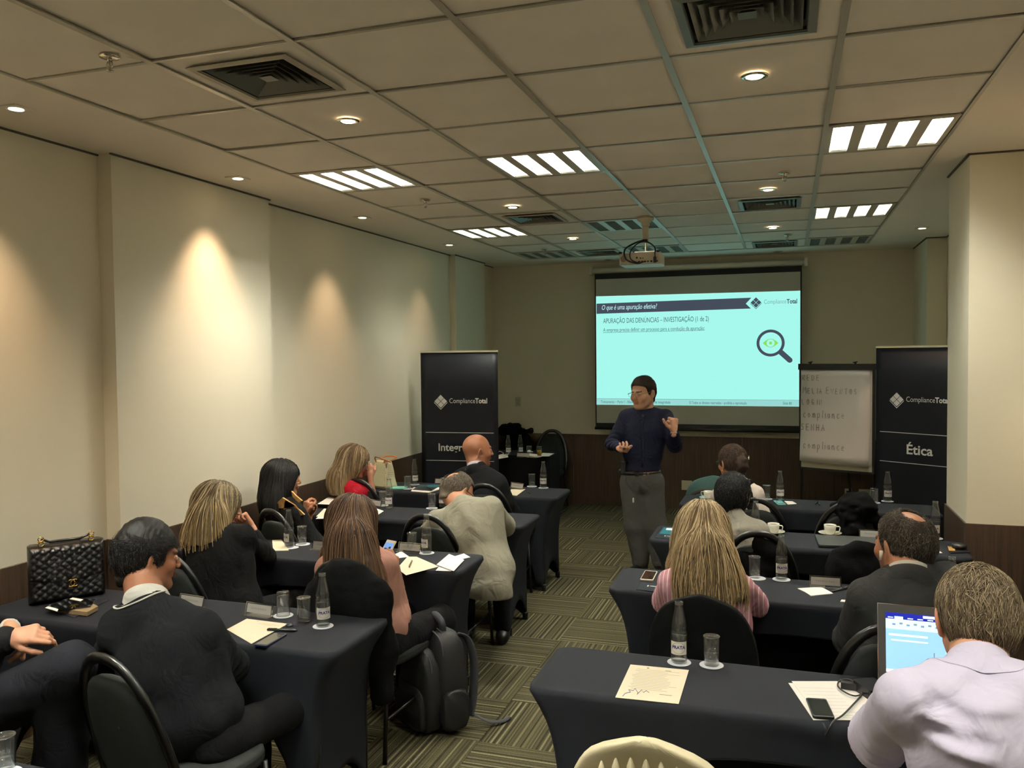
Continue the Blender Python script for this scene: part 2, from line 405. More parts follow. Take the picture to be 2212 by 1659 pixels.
# ------------------------------------------------------------------ square air diffusers
def diffuser(i, j, dark, label):
    t_ = thing('air_diffuser', label, 'air vent', (GX[i]+.31, GY0+GD*(j+.5), H), 0, 'square air diffusers in the ceiling')
    m = mat('diffuser_grey', (128, 130, 122), .45, metal=.2) if dark else mat('diffuser_beige', (176, 168, 148), .5)
    md = mat('diffuser_blade', (112, 112, 102), .5, metal=.2)
    def ring(b, w, z0, w2, z1, th=.002):
        p = []
        for q, z in ((w, z0), (w2, z1)):
            p += [(-q, -q, z), (q, -q, z), (q, q, z), (-q, q, z)]
        b.add(p+[(x*.985, y*.985, z+.004) for x, y, z in p], [(k, (k+1) % 4, 4+(k+1) % 4, 4+k) for k in range(4)]+[(8+(k+1) % 4, 8+k, 12+k, 12+(k+1) % 4) for k in range(4)]+[(k, 8+k, 8+(k+1) % 4, (k+1) % 4) for k in range(4)]+[(4+k, 4+(k+1) % 4, 12+(k+1) % 4, 12+k) for k in range(4)])
    f = MB(); ring(f, .225, -.004, .195, -.008); ring(f, .195, -.008, .19, .03)
    f.obj('frame', m, t_)
    MB().box(-.19, .19, -.19, .19, .10, .11).box(-.2, -.19, -.2, .2, .0, .11).box(.19, .2, -.2, .2, .0, .11).box(-.2, .2, .19, .2, .0, .11).box(-.2, .2, -.2, -.19, .0, .11).obj('duct_box', mat('duct', (36, 35, 33), .8), t_)
    for k in range(5):
        b = MB(); w = .178-.031*k; ring(b, w, -.002, w-.034, .035); b.obj('blade', md, t_)
    MB().add([(-.03, -.03, .0), (.03, -.03, 0), (.03, .03, 0), (-.03, .03, 0), (0, 0, .03)], [(3, 2, 1, 0), (0, 1, 4), (1, 2, 4), (2, 3, 4), (3, 0, 4)]).obj('centre_cap', md, t_)
dl = {(1, 0): (0, 'beige square ceiling diffuser, large, upper left of the grid'), (4, 0): (1, 'grey square ceiling diffuser cut off by the top of the picture'),
      (1, 6): (0, 'square ceiling diffuser between the second left fixture and the small downlight'), (4, 6): (1, 'grey square ceiling diffuser with cyan rim, halfway down the right side'),
      (1, 10): (0, 'square ceiling diffuser at the far end, left of the projector'), (4, 10): (1, 'square ceiling diffuser at the far end above the screen\'s right side')}
for k, (d, lb) in dl.items(): diffuser(*k, d, lb)

# ------------------------------------------------------------------ downlights and sprinklers
m_chrome = mat('chrome', (220, 215, 200), .12, metal=1.)
m_white = mat('white_enamel', (232, 228, 214), .4)
m_bulb = mat('halogen_on', (255, 255, 255), .5, emit=(255, 226, 178), es=14)
m_bulb_off = mat('halogen_off', (120, 116, 105), .3)
def downlight(x, y, on, label, square=False, power=0, tilt=None):
    t_ = thing('downlight', label, 'ceiling light', (x, y, H), 0, 'small recessed downlights')
    if square: MB().box(-.055, .055, -.055, .055, -.006, .004).obj('trim_plate', m_white, t_)
    r = MB(); r.lathe([(.056, -.001), (.054, -.005), (.040, -.007), (.036, -.0035), (.0361, -.001)], 20, close=True); r.obj('trim_ring', m_chrome if not square else m_white, t_, True)
    MB().lathe([(1e-5, -.0075), (.031, -.0070), (.033, -.001)], 20).obj('lamp', m_bulb if on else m_bulb_off, t_, True)
    if power:
        L_ = bpy.data.lights.new('lamp_beam', 'SPOT'); L_.energy = power; L_.color = (1, .68, .43); L_.spot_size = math.radians(74); L_.spot_blend = 1.; L_.shadow_soft_size = .045
        lo = bpy.data.objects.new('lamp_beam', L_); C.objects.link(lo); lo.parent = t_; lo.location = (0, 0, -.03)
        if tilt: lo.rotation_euler = tilt
for y, lb in ((2.88, 'square downlight near the left wall, nearest to the viewer'), (4.46, 'square downlight over the first wall pillar'), (6.07, 'square downlight over the wall behind the first pillar'), (7.9, 'square downlight just before the far wall pillar')):
    downlight(-3.27, y, True, lb, True, SPOT*{2.88: 1., 4.46: 1.15, 6.07: .7}.get(y, .3), (0, .09, 0))
downlight(-3.27, 1.1, True, 'square downlight near the left wall behind the viewpoint', True, SPOT, (0, .09, 0))
downlight(1.17, 8.5, True, 'small downlight in the right ceiling border between two pillars', True, DOWN*1.3)
downlight(1.27, 4.4, True, 'downlight in the right border out of view', True, SPOT, (0.1, -.22, 0))
for i, j, lb in ((1, 1, 'round downlight behind the large left diffuser'), (4, 1, 'round downlight behind the large right diffuser, brightest in the ceiling'), (1, 5, 'round downlight in front of the middle left diffuser'),
                 (4, 5, 'round downlight in front of the cyan-rimmed diffuser'), (1, 8, 'round downlight left of the projector'), (4, 8, 'round downlight behind the cyan-rimmed diffuser')):
    downlight(GX[i]+.31, GY0+GD*(j+.52), True, lb, False, DOWN)
downlight(-2.05, 9.9, False, 'unlit downlight in the front border above the screen\'s left end')
downlight(-.11, 9.86, False, 'unlit downlight in the front border above the screen\'s right end')
def sprinkler(x, y, label):
    t_ = thing('sprinkler_head', label, 'sprinkler', (x, y, H), 0, 'ceiling sprinklers')
    MB().lathe([(1e-5, 0), (.038, -.001), (.036, -.006), (.012, -.008), (1e-5, -.008)], 18).obj('escutcheon', m_chrome, t_, True)
    b = MB().tube([(0, 0, -.006), (0, 0, -.02)], .009, 8)
    for s in (-1, 1): b.tube([(s*.008, 0, -.018), (s*.013, 0, -.03), (s*.011, 0, -.042), (0, 0, -.052)], .0025, 6)
    b.tube([(0, 0, -.02), (0, 0, -.05)], .0028, 6)
    b.obj('frame_arms', m_chrome, t_, True)
    MB().lathe([(1e-5, -.052), (.014, -.053), (.013, -.055), (1e-5, -.056)], 12).obj('deflector', m_chrome, t_, True)
sprinkler(-2.39, 2.51, 'large chrome sprinkler at the upper left of the ceiling'); sprinkler(-2.49, 5.57, 'sprinkler behind the nearest left fixture')
sprinkler(-.02, 5.55, 'sprinkler right of centre, in front of a small downlight'); sprinkler(-2.48, 8.67, 'sprinkler at the far left end of the grid'); sprinkler(0.0, 8.52, 'sprinkler at the far right end of the grid')
# ------------------------------------------------------------------ tables in stretch covers
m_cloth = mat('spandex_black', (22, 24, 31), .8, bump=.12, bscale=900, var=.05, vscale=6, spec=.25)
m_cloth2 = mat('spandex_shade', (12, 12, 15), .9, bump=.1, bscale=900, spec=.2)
m_blackmetal = mat('black_metal', (18, 18, 19), .3)
TZ = .75
def table_cover(W, D, arch=True, hang=.10, seed=0):
    """one continuous stretch cover: flat top with round corners, sides pulled to the four feet, arched opening on the user's side (-y)"""
    rc = .055; n = 5; per = []
    cs = [(W/2-rc, D/2-rc, 0), (-W/2+rc, D/2-rc, 90), (-W/2+rc, -D/2+rc, 180), (W/2-rc, -D/2+rc, 270)]
    for k, (cx, cy, a0) in enumerate(cs):
        for q in range(n+1):
            a = math.radians(a0+90*q/n); per.append((cx+rc*math.cos(a), cy+rc*math.sin(a), math.cos(a), math.sin(a)))
        nx = cs[(k+1) % 4]; a1 = math.radians(a0+90)
        p0 = (cx+rc*math.cos(a1), cy+rc*math.sin(a1)); p1 = (nx[0]+rc*math.cos(a1), nx[1]+rc*math.sin(a1)); m_ = 36 if k % 2 == 0 else 10
        for q in range(1, m_): per.append((p0[0]+(p1[0]-p0[0])*q/m_, p0[1]+(p1[1]-p0[1])*q/m_, math.cos(a1), math.sin(a1)))
    N_ = len(per); V = []; F = []
    fx, fy = W/2-.10, D/2-.03       # where the feet stand
    R = 16
    for x, y, nx, ny in per:        # rows: 0 rim inside top, then down
        # bottom height of the cloth along the perimeter
        ax = abs(x)/(W/2)
        if ny < -.7 and arch:
            s = min(1, abs(x)/(fx-.07)); zb = .035+.56*(max(0, 1-s**3.2))**.62
        elif ny > .7: zb = .03+.13*(1-min(1, abs(x)/fx)**2.5)
        else: zb = .03+.16*(1-min(1, abs(y)/fy)**2) if abs(nx) > .7 else .02
        for r in range(R+1):
            if r == 0: V.append((x-nx*.02, y-ny*.02, TZ)); continue
            if r == 1: V.append((x-nx*.003, y-ny*.003, TZ-.003)); continue
            t_ = (r-2)/(R-2); z = (TZ-.022)+(zb-(TZ-.022))*t_
            dz = TZ-.03-z
            inset = .105*(1-math.exp(-max(0, dz)/.12))          # the ends are drawn in quickly, then hang straight
            ex = max(0, (abs(x)-(W/2-.20))/.20) if abs(x) > W/2-.20 else 0
            xx = x-math.copysign(inset*ex**1.0, x)
            yin = .022*(1-math.exp(-max(0, dz)/.15))
            mid = 1-ax**2
            yy = y-math.copysign(yin+.012*mid*math.sin(min(1, dz/.6)*PI), y) if abs(y) > D/4 else y*(1-yin/(D/2))
            V.append((xx, yy, z))
    for i in range(N_):
        j = (i+1) % N_
        for r in range(R): F.append((i*(R+1)+r, i*(R+1)+r+1, j*(R+1)+r+1, j*(R+1)+r))
    F.append(tuple(i*(R+1) for i in range(N_)))
    me = bpy.data.meshes.new('stretch_cover'); me.from_pydata(V, [], F); me.polygons.foreach_set('use_smooth', [True]*(len(F)-1)+[False]); me.materials.append(m_cloth); me.update()
    return me
tb_me = {}
def table(x0, x1, y0, y1, label):
    W, D = x1-x0, y1-y0
    t_ = thing('banquet_table', label, 'table', ((x0+x1)/2, (y0+y1)/2, 0), 0, 'long seminar tables in black stretch covers')
    key = (round(W, 2), round(D, 2))
    if key not in tb_me: tb_me[key] = table_cover(W, D)
    o = link('stretch_cover', tb_me[key], t_)
    s = o.modifiers.new('solid', 'SOLIDIFY'); s.thickness = .003; s.offset = -1
    MB().box(-W/2+.02, W/2-.02, -D/2+.02, D/2-.02, TZ-.028, TZ-.006).obj('table_board', mat('board', (60, 50, 40), .7), t_)
    for sx in (-1, 1):
        for sy in (-1, 1):
            g = MB(); px, py = sx*(W/2-.115), sy*(D/2-.05)
            g.tube([(px, py, .012), (px, py, .72)], .013, 8).lathe([(.02, 0), (.021, .05), (.016, .055)], 10, cx=px, cy=py)
            g.obj('leg', m_blackmetal, t_, True)
    return t_
table(-1.0+.15, .97, 2.68, 3.12, 'nearest right table, with the white sheet and the open laptop')
table(-.83, .99, 3.93, 4.37, 'second right table, where the pink-shirted woman sits')
table(-.81, .97, 5.06, 5.51, 'third right table, with two white coffee cups')
table(-.78, 1.02, 6.30, 6.76, 'farthest right table, in front of the flip chart')
table(-3.49, -1.73, 6.28, 6.80, 'farthest left table, with the pale checked tote bag')
table(-3.48, -1.66, 5.20, 5.66, 'left table of the man in the grey jacket')
table(-3.47, -1.63, 4.01, 4.43, 'left table of the woman holding the white phone')
table(-3.47, -1.64, 2.76, 3.25, 'left table with the quilted handbag and an upturned glass')
table(-3.5, -1.72, 1.30, 1.765, 'table cut off at the lower left corner of the picture')
# the corner table has a plain boxy cloth
ct = thing('corner_table', 'small cluttered table in the far left corner, black cloth to the floor', 'table', (-3.02, 9.14, 0))
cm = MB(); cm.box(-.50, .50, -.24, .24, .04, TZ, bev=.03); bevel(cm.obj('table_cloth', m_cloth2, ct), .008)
g = MB()
for sx in (-1, 1):
    for sy in (-1, 1): g.box(sx*.46-.015, sx*.46+.015, sy*.2-.015, sy*.2+.015, 0, .06)
    # feet below the hem
for k in range(4):
    sx, sy = (-1, 1)[k % 2], (-1, 1)[k//2]
    MB().box(sx*.46-.015, sx*.46+.015, sy*.2-.015, sy*.2+.015, 0, .06).obj('leg', m_blackmetal, ct)

# ------------------------------------------------------------------ chairs
m_pad = mat('chair_fabric', (38, 40, 39), .9, bump=.25, bscale=500, var=.08, vscale=30, spec=.25)
m_rim = mat('chair_rim', (12, 12, 13), .36, coat=.2)
m_cover = mat('chair_cover_black', (9, 9, 10), .9, bump=.15, bscale=300, spec=.15)
def arch_pts(w, z0, z1, n=18, flare=.0, power=2.3):
    """outline of a round-topped chair back, from the left foot of the arch to the right"""
    pts = []
    for k in range(n+1):
        a = PI-PI*k/n; c, s = math.cos(a), math.sin(a)
        pts.append((w*math.copysign(abs(c)**(2/power), c), z0+(z1-z0)*abs(s)**(2/power)))
    return pts
def back_y(z): return -.20-.13*(z-.47)/.46      # the back leans away
def make_chair():
    t_ = thing('banquet_chair', 'black banquet chair', 'chair', (0, 0, 0), 0, 'uncovered black banquet chairs')
    # seat (user looks to +y)
    pl = []
    for k in range(24):
        a = 2*PI*k/24; c, s = math.cos(a), math.sin(a); pl.append((.215*math.copysign(abs(c)**.55, c), .215*math.copysign(abs(s)**.6, s)))
    s_ = MB().prism(pl, .415, .475).obj('seat', m_pad, t_); bevel(s_, .02, 3); smooth_angle(s_, 50)
    # frame tube: up the back
    a = arch_pts(.205, .50, .925, 20)
    fr = [(-.175, -.20, .40)]+[(x, back_y(z), z) for x, z in a]+[(.175, -.20, .40)]
    MB().tube(fr, .021, 8, ry=.62, up=(0, 1, 0)).obj('back_frame', m_rim, t_, True)
    # padded back inside the arch, its top edge dipped to leave a hand slot
    out = [(x*.93, .50+(z-.50)*.905) for x, z in a]
    n = len(out); ring = []
    for k, (x, z) in enumerate(out):
        dip = .028*max(0, 1-(x/.12)**2)**1.2
        ring.append((x, z-dip))
    ring = [(-.165, .44)]+ring+[(.165, .44)]
    V = []; m_ = len(ring)
    for off, sc in ((-.014, .93), (-.024, .86), ):   # rear side, slightly domed
        pass
    def lay(sc, dy): return [(x*sc, back_y(.68+(z-.68)*sc)+dy, .68+(z-.68)*sc) for x, z in ring]
    L_ = [lay(.02, -.023), lay(.35, -.0228), lay(.65, -.022), lay(.9, -.020), lay(.975, -.012), lay(1, -.002), lay(1, .015), lay(.97, .030), lay(.85, .040), lay(.5, .044), lay(.02, .045)]
    for l in L_: V += l
    F = [tuple(range(m_))]+[(r*m_+k, r*m_+(k+1) % m_, (r+1)*m_+(k+1) % m_, (r+1)*m_+k) for r in range(len(L_)-1) for k in range(m_)]+[tuple(reversed(range((len(L_)-1)*m_, len(L_)*m_)))]
    MB().add(V, [tuple(reversed(f)) for f in F]).obj('backrest', m_pad, t_, True)
    for sx in (-1, 1):
        MB().tube([(sx*.175, -.20, .41), (sx*.18, -.21, .36), (sx*.205, -.27, .0)], .011, 8).obj('leg', m_blackmetal, t_, True)
        MB().tube([(sx*.18, .17, .42), (sx*.195, .20, .0)], .011, 8).obj('leg', m_blackmetal, t_, True)
        MB().tube([(sx*.19, .18, .22), (sx*.192, -.24, .19)], .007, 6).obj('side_stretcher', m_blackmetal, t_, True)
    MB().tube([(-.18, .17, .405), (.18, .17, .405)], .009, 6).tube([(-.176, -.2, .405), (.176, -.2, .405)], .009, 6).obj('seat_frame', m_blackmetal, t_, True)
    return t_
_ch = make_chair(); _used = [False]
def chair(x, y, rz, label):
    if not _used[0]:
        _used[0] = True; _ch.location = (x, y, 0); _ch.rotation_euler = (0, 0, math.radians(rz)); _ch['label'] = label; return _ch
    return dup(_ch, (x, y, 0), math.radians(rz), label)
def make_cover_chair(name, m, label, w=.225, top=.93, flare=.05, group=None):
    t_ = thing(name, label, 'chair', (0, 0, 0), 0, group)
    R = 22; n = 40; V = []; F = []
    for r in range(R+1):
        t = r/R; z = .02+(top-.02)*(1-(1-t)**1.0)
        # half width of the arch at this height
        u = max(0, (z-.58)/(top-.58)); wa = w*max(0, (1-u**2.4))**(1/2.4) if z > .58 else w+flare*((.58-z)/.56)**.8
        s = min(1, max(0, (z-.46)/.10)); s = s*s*(3-2*s)
        yb = -.215-.12*max(0, z-.47)/.46-.03*max(0, (.47-z)/.45)
        yf = .235+.02*(.47-z)/.45 if z < .47 else None
        th = .04*max(.25, (1-u**4))**.5
        yfr = (yf if yf is not None else .235)*(1-s)+(yb+2*th)*s
        for k in range(n):
            a = 2*PI*k/n; c, q = math.cos(a), math.sin(a); pw = .45
            x = max(wa, 1e-3)*math.copysign(abs(c)**pw, c); v = math.copysign(abs(q)**pw, q)
            V.append((x, (yb+yfr)/2+v*(yfr-yb)/2, z))
    for r in range(R):
        for k in range(n): F.append((r*n+k, r*n+(k+1) % n, (r+1)*n+(k+1) % n, (r+1)*n+k))
    F.append(tuple((R)*n+k for k in range(n)))
    o = MB().add(V, F).obj('cover', m, t_, True); sub(o, 1)
    for sx in (-1, 1):
        for sy, y in ((-1, -.24), (1, .2)):
            MB().tube([(sx*.2, y, 0), (sx*.19, y*.9, .4)], .012, 8).obj('leg', m_blackmetal, t_, True)
    return t_
_cc = make_cover_chair('covered_chair', m_cover, 'black covered chair', group='chairs in black stretch covers'); _used2 = [False]
def cchair(x, y, rz, label):
    if not _used2[0]:
        _used2[0] = True; _cc.location = (x, y, 0); _cc.rotation_euler = (0, 0, math.radians(rz)); _cc['label'] = label; return _cc
    return dup(_cc, (x, y, 0), math.radians(rz), label)
chair(-2.02, 2.42, -12, 'black banquet chair of the man in the white-piped sweater, grey back towards the viewer')
chair(-2.95, 2.05, -80, 'black banquet chair under the person cut off at the left edge')
chair(-2.83, 3.62, -8, 'black banquet chair behind the blonde woman in black, glossy rim')
chair(-1.93, 3.70, -8, 'black banquet chair of the woman holding the white phone, jacket over its back')
chair(-2.03, 4.86, -4, 'black banquet chair at the grey-jacketed man\'s left, rim arching behind the bottle')
chair(-2.95, 4.74, -20, 'black banquet chair of the woman with straight black hair')
chair(-3.08, 6.02, -12, 'black banquet chair of the woman in red')
chair(-2.12, 6.05, 0, 'black banquet chair of the bald man in the black suit')
cchair(-.33, 3.66, 0, 'covered black chair of the pink-shirted woman, in front of the nearest right table')
cchair(.52, 2.12, 0, 'covered black chair of the man in the lavender shirt')
chair(.33, 3.46, 4, 'black banquet chair of the grey-suited man, beside the laptop')
cchair(.39, 4.73, 0, 'empty covered black chair at the third right table')
chair(-.17, 4.90, 4, 'black banquet chair of the short-haired woman in the grey sweater')
chair(-.20, 5.94, 0, 'black banquet chair of the woman in white with the black scarf')
chair(.37, 5.93, 0, 'empty black banquet chair with a black jacket bunched on top')
cchair(-3.24, 9.72, 180, 'covered chair with a black coat heap, behind the left banner')
chair(-2.80, 9.72, 180, 'empty chair behind the cluttered corner table')
# teal-lit round-backed chair by the front wall
_t = make_cover_chair('cream_covered_chair', mat('cream_cover', (206, 194, 160), .8, bump=.1, bscale=300, sheen=.1), 'cream covered chair cut off by the bottom edge of the picture', w=.235)
_t.location = (-.335, 2.365, 0)
for k in range(11):   # the gathers of the cream cover
    x = -.19+.038*k; zt = .585+(.925-.585)*max(0, 1-(abs(x)/.232)**2.4)**(1/2.4)-.045
    yb = lambda z: -.2155-.12*(z-.47)/.46
    MB().tube([(x, yb(zt)+.004, zt), (x*1.01, yb(zt-.03)-.002, zt-.03), (x*1.01, yb(zt-.12)-.002, zt-.12), (x*1.03, yb(.5)-.001, .5)], [.002, .011, .014, .008], 10).obj('pleat', MATS['cream_cover'], _t, True)

# ------------------------------------------------------------------ projection screen with the slide
m_black = mat('matte_black', (16, 16, 17), .6)
m_scr = mat('screen_white', (205, 205, 195), .8)
PX, PZ = -2.215, None
sc = thing('projection_screen', 'pull-down projection screen showing a cyan-white slide', 'screen', (-1.04, 10.0, 0))
def Z(v): return v+CAMZ
MB().box(-1.19, 1.19, -.02, 0, Z(-.915), Z(.962)).obj('black_border', m_black, sc)
MB().box(-1.175, 1.175, -.026, -.02, Z(-.85), Z(.895)).obj('fabric', m_scr, sc)
MB().tube([(-1.24, 0, Z(1.0)), (1.245, 0, Z(1.0))], .032, 16).obj('roller_case', mat('screen_case', (238, 234, 222), .4), sc, True)
for s in (-1, 1): MB().box(s*1.235-.02, s*1.235+.02, -.045, .13, Z(.955), Z(1.045), bev=.01).obj('end_cap', m_white, sc)
MB().tube([(-1.2, -.012, Z(-.915)), (1.2, -.012, Z(-.915))], .017, 10).obj('bottom_bar', m_black, sc, True)
# slide as light: cyan-white field (slightly keystoned like the projection), dark ribbon, lettering
def em(name, col, s=1.): return mat(name, tuple(v*.3 for v in col), 1., emit=col, es=s*.88, spec=0)
m_sl = em('slide_field', (168, 250, 238), 1.0); m_ft = em('slide_footer', (160, 228, 222), .9)
m_rib = em('slide_ribbon', (70, 78, 92), 1.); m_ink = em('slide_ink', (62, 92, 104), 1.); m_lt = em('slide_light_text', (200, 245, 245), 1.); m_grey = em('slide_grey_text', (120, 175, 180), 1.)
m_green = em('slide_green', (140, 225, 90), 1.)
SX0, SX1, SZ0, SZ1 = -1.180+.006, 1.174, Z(-.628), Z(.688)
slide = MB().add([(SX0, -.0275, SZ0), (SX1, -.0275, SZ0), (SX1, -.0275, SZ1-.008), (SX0, -.0275, SZ1+.002)], [(0, 1, 2, 3)]).obj('slide', m_sl, sc)
def S(u, v): # pixel -> local coordinates of the slide plane
    p = at(u, v, y=9.97); return p[0]+1.04, p[2]
def spoly(name, pts, m, k=1, parent=slide):
    q = [S(*p) for p in pts]; return MB().add([(x, -.0275-.0007*k, z) for x, z in q], [tuple(range(len(q)))]).obj(name, m, parent)
def sm(u, v, k=2):   # text plane at a pixel
    x, z = S(u, v); return Matrix.Translation((x, -.0275-.0007*k, z)) @ Matrix.Rotation(PI/2, 4, 'X')
def wid(u0, v0, u1, v1): a, b = S(u0, v0), S(u1, v1); return b[0]-a[0]
spoly('title_ribbon', [(1288.5, 678), (1622, 666.5), (1611, 656), (1623, 643), (1288.5, 656)], m_rib)
text('title_text', 'O que é uma apuração efetiva?', .085, m_lt, sm(1299, 669.5), slide, width=wid(1299, 669, 1418, 664), shear=.25)
text('heading_text', 'APURAÇÃO DAS DENÚNCIAS – INVESTIGAÇÃO (1 de 2)', .085, m_ink, sm(1303, 698.5), slide, width=wid(1303, 699, 1531, 693), bold=0)
text('body_text', 'A empresa precisa definir um processo para a condução da apuração:', .062, m_ink, sm(1303, 716.5), slide, width=wid(1303, 717, 1522, 712))
spoly('underline', [(1303, 718.9), (1522, 713.9), (1522, 713.2), (1303, 718.2)], m_ink)
spoly('footer_band', [(1288.5, 874.2), (1728.5, 877.8), (1728.5, 864.5), (1288.5, 861)], m_ft)
spoly('footer_rule', [(1288.5, 861.4), (1728.5, 865), (1728.5, 864.1), (1288.5, 860.5)], m_grey, 2)
for s, u0, u1, v in (('Treinamento – Parte 1 - Efetividade do Programa de Integridade', 1298, 1448, 870.5), ('© Todos os direitos reservados – proibida a reprodução', 1489, 1613, 872.5), ('Slide 80', 1691, 1710, 874)):
    text('footer_text', s, .045, m_ink, sm(u0, v, 3), slide, width=wid(u0, v, u1, v))
def logo(cx, cz, r, m, y, parent, mk):
    """four tiles set on a point above a chevron"""
    for dx, dz in ((0, .5), (-.5, 0), (.5, 0), (0, -.5)):
        q = .46; pts = [(cx+r*(dx), cz+r*(dz+q)), (cx+r*(dx+q), cz+r*dz), (cx+r*dx, cz+r*(dz-q)), (cx+r*(dx-q), cz+r*dz)]
        MB().add([mk(x, y, z) for x, z in pts], [(3, 2, 1, 0)]).obj('logo_tile', m, parent)
    pts = [(cx-r, cz-.10*r), (cx-r, cz-.22*r), (cx, cz-1.22*r), (cx+r, cz-.22*r), (cx+r, cz-.10*r), (cx, cz-1.10*r)]
    MB().add([mk(x, y, z) for x, z in pts], [(0, 1, 2, 5), (5, 2, 3, 4)]).obj('logo_chevron', m, parent)
lx, lz = S(1633, 653.5); logo(lx, lz, .062, m_rib, -.030, slide, lambda x, y, z: (x, y, z))
text('logo_text', 'Compliance', .07, m_grey, sm(1650, 656.5), slide, width=wid(1650, 656, 1698, 655))
text('logo_text', 'Total', .07, m_ink, sm(1699.5, 655.5), slide, width=wid(1699.5, 655, 1722, 654), bold=.002)
# magnifying glass with a green eye
gx, gz = S(1664.5, 741); rr = .122
b = MB(); n = 40; p = []
for k in range(n): a = 2*PI*k/n; p += [(gx+rr*math.cos(a), -.0292, gz+rr*math.sin(a)), (gx+rr*1.26*math.cos(a), -.0292, gz+rr*1.26*math.sin(a))]
b.add(p, [(2*k, 2*k+1, (2*k+3) % (2*n), (2*k+2) % (2*n)) for k in range(n)]).obj('magnifier_ring', m_rib, slide)
hx, hz = S(1706, 778); d = Vector((hx-gx, 0, hz-gz)).normalized(); s_ = Vector((-d.z, 0, d.x))*.03
p0 = Vector((gx, -.0292, gz))+d*rr*1.2; p1 = Vector((hx, -.0292, hz))
MB().add([p0+s_, p0-s_]+[p1-s_*math.cos(PI*k/6)+d*.03*math.sin(PI*k/6) for k in range(7)], [tuple(range(9))]).obj('magnifier_handle', m_rib, slide)
ey = [(gx-.085+.17*k/12, -.0292, gz+.05*math.sin(PI*k/12)) for k in range(13)]+[(gx+.085-.17*k/12, -.0292, gz-.05*math.sin(PI*k/12)) for k in range(1, 12)]
MB().add(ey, [tuple(range(len(ey)))]).obj('eye', m_green, slide)
for r1, m, yy, nm in ((.044, m_sl, -.0297, 'eye_white'), (.017, m_green, -.0302, 'pupil')):
    MB().add([(gx+r1*math.cos(2*PI*k/20), yy, gz+r1*math.sin(2*PI*k/20)) for k in range(20)], [tuple(range(20))]).obj(nm, m, slide)
for o in slide.children:   # face the room
    pass

# ------------------------------------------------------------------ roll-up banners
m_ban = mat('banner_navy', (17, 18, 27), .5, bump=.25, bscale=9, stretch=(1, 1, .35), spec=.3)
m_bt = mat('banner_print', (244, 244, 240), .6); m_rail = mat('rail_alu', (232, 228, 205), .3, metal=.5)
def banner(name_word, x0, y0, x1, y1, label, right=False):
    ang = math.atan2(y1-y0, x1-x0); W = math.hypot(x1-x0, y1-y0)
    t_ = thing('rollup_banner', label, 'banner', (x0, y0, 0), ang, 'dark roll-up banners')
    zt = 1.915; n = 14
    V = [(W*i/n, .004*math.sin(i*1.3)*(1-j/6)*(.3 if i in (0, n) else 1), .07+(zt-.07)*j/6) for j in range(7) for i in range(n+1)]
    sh = MB().add(V, [(j*(n+1)+i, j*(n+1)+i+1, (j+1)*(n+1)+i+1, (j+1)*(n+1)+i) for j in range(6) for i in range(n)]).obj('printed_sheet', m_ban, t_, True)
    so = sh.modifiers.new('s', 'SOLIDIFY'); so.thickness = .0012; so.offset = 1
    MB().box(-.004, W+.004, -.006, .010, zt-.004, zt+.014, bev=.004).obj('top_rail', m_rail, t_)
    MB().box(-.01, W+.01, -.045, .045, .0, .085, bev=.02).obj('base_cassette', mat('cassette', (120, 120, 118), .35, metal=.7), t_)
    MB().tube([(W/2, .02, .05), (W/2, .02, zt)], .008, 8).obj('pole', m_chrome, t_, True)
    f = -.008
    mk = lambda x, y, z: (x, y, z)
    T = lambda x, z: Matrix.Translation((x, f, z)) @ Matrix.Rotation(PI/2, 4, 'X')
    lz = 1.425
    logo(.205, lz+.005, .068, m_bt, f, sh, mk)
    text('logo_text', 'Compliance', .068, m_bt, T(.292, lz-.012), sh, width=.262, bold=-.0003)
    text('logo_text', 'Total', .068, m_bt, T(.558, lz-.012), sh, width=.122, bold=.0022)
    for z in (1.118, .84): MB().box(.045, W-.045, f-.001, f, z, z+.006).obj('rule', m_bt, sh)
    if name_word == 'Integridade': text('name_text', name_word, .105, m_bt, T(.17, .94), sh, width=.47, bold=.002)
    else: text('name_text', name_word, .125, m_bt, T(.295, .93), sh, width=.24, bold=.0025)
    return t_
banner('Integridade', -3.462, 7.58, -2.68, 7.66, 'dark navy roll-up banner reading Integridade, at the left wall')
banner('Ética', .80, 8.62, 1.46, 8.18, 'dark navy roll-up banner reading Ética, half behind the right pillar')

# ------------------------------------------------------------------ flip chart with handwriting
fc = thing('flip_chart', 'black-framed flip chart with handwritten white sheets beside the screen', 'flip chart', (.128, 9.05, 0), math.atan2(8.78-9.05, .79-.128))
W = math.hypot(.79-.128, .27)
MB().box(.0, W, -.004, .018, .70, 1.745).obj('board', mat('board_white', (232, 226, 206), .5), fc)
fr = MB(); fr.box(-.012, .006, -.012, .026, .68, 1.75).box(W-.006, W+.012, -.012, .026, .68, 1.75).box(-.012, W+.012, -.012, .026, .68, .70)
fr.obj('frame', m_black, fc)
MB().box(-.02, W+.02, -.03, .03, 1.70, 1.76, bev=.012).obj('clamp_bar', m_black, fc)
for x in (.10, W-.17): MB().tube([(x, 0, 1.755), (x, 0, 1.775)], .012, 10).tube([(x-.02, -.012, 1.772), (x+.025, -.012, 1.78)], .006, 6).obj('clamp_knob', m_black, fc, True)
for s, (xb, yb_) in enumerate(((.06, .02), (W-.06, .02), (W/2, .55))):
    xs = (.0, W, W/2)[s]
    MB().tube([(xs, .03, 1.70), (xs, yb_+.01, .0)], .014, 8).obj('leg', m_black, fc, True)
m_pap = mat('flip_paper', (246, 240, 236), .8, bump=.2, bscale=6)
nz = 14; V = []
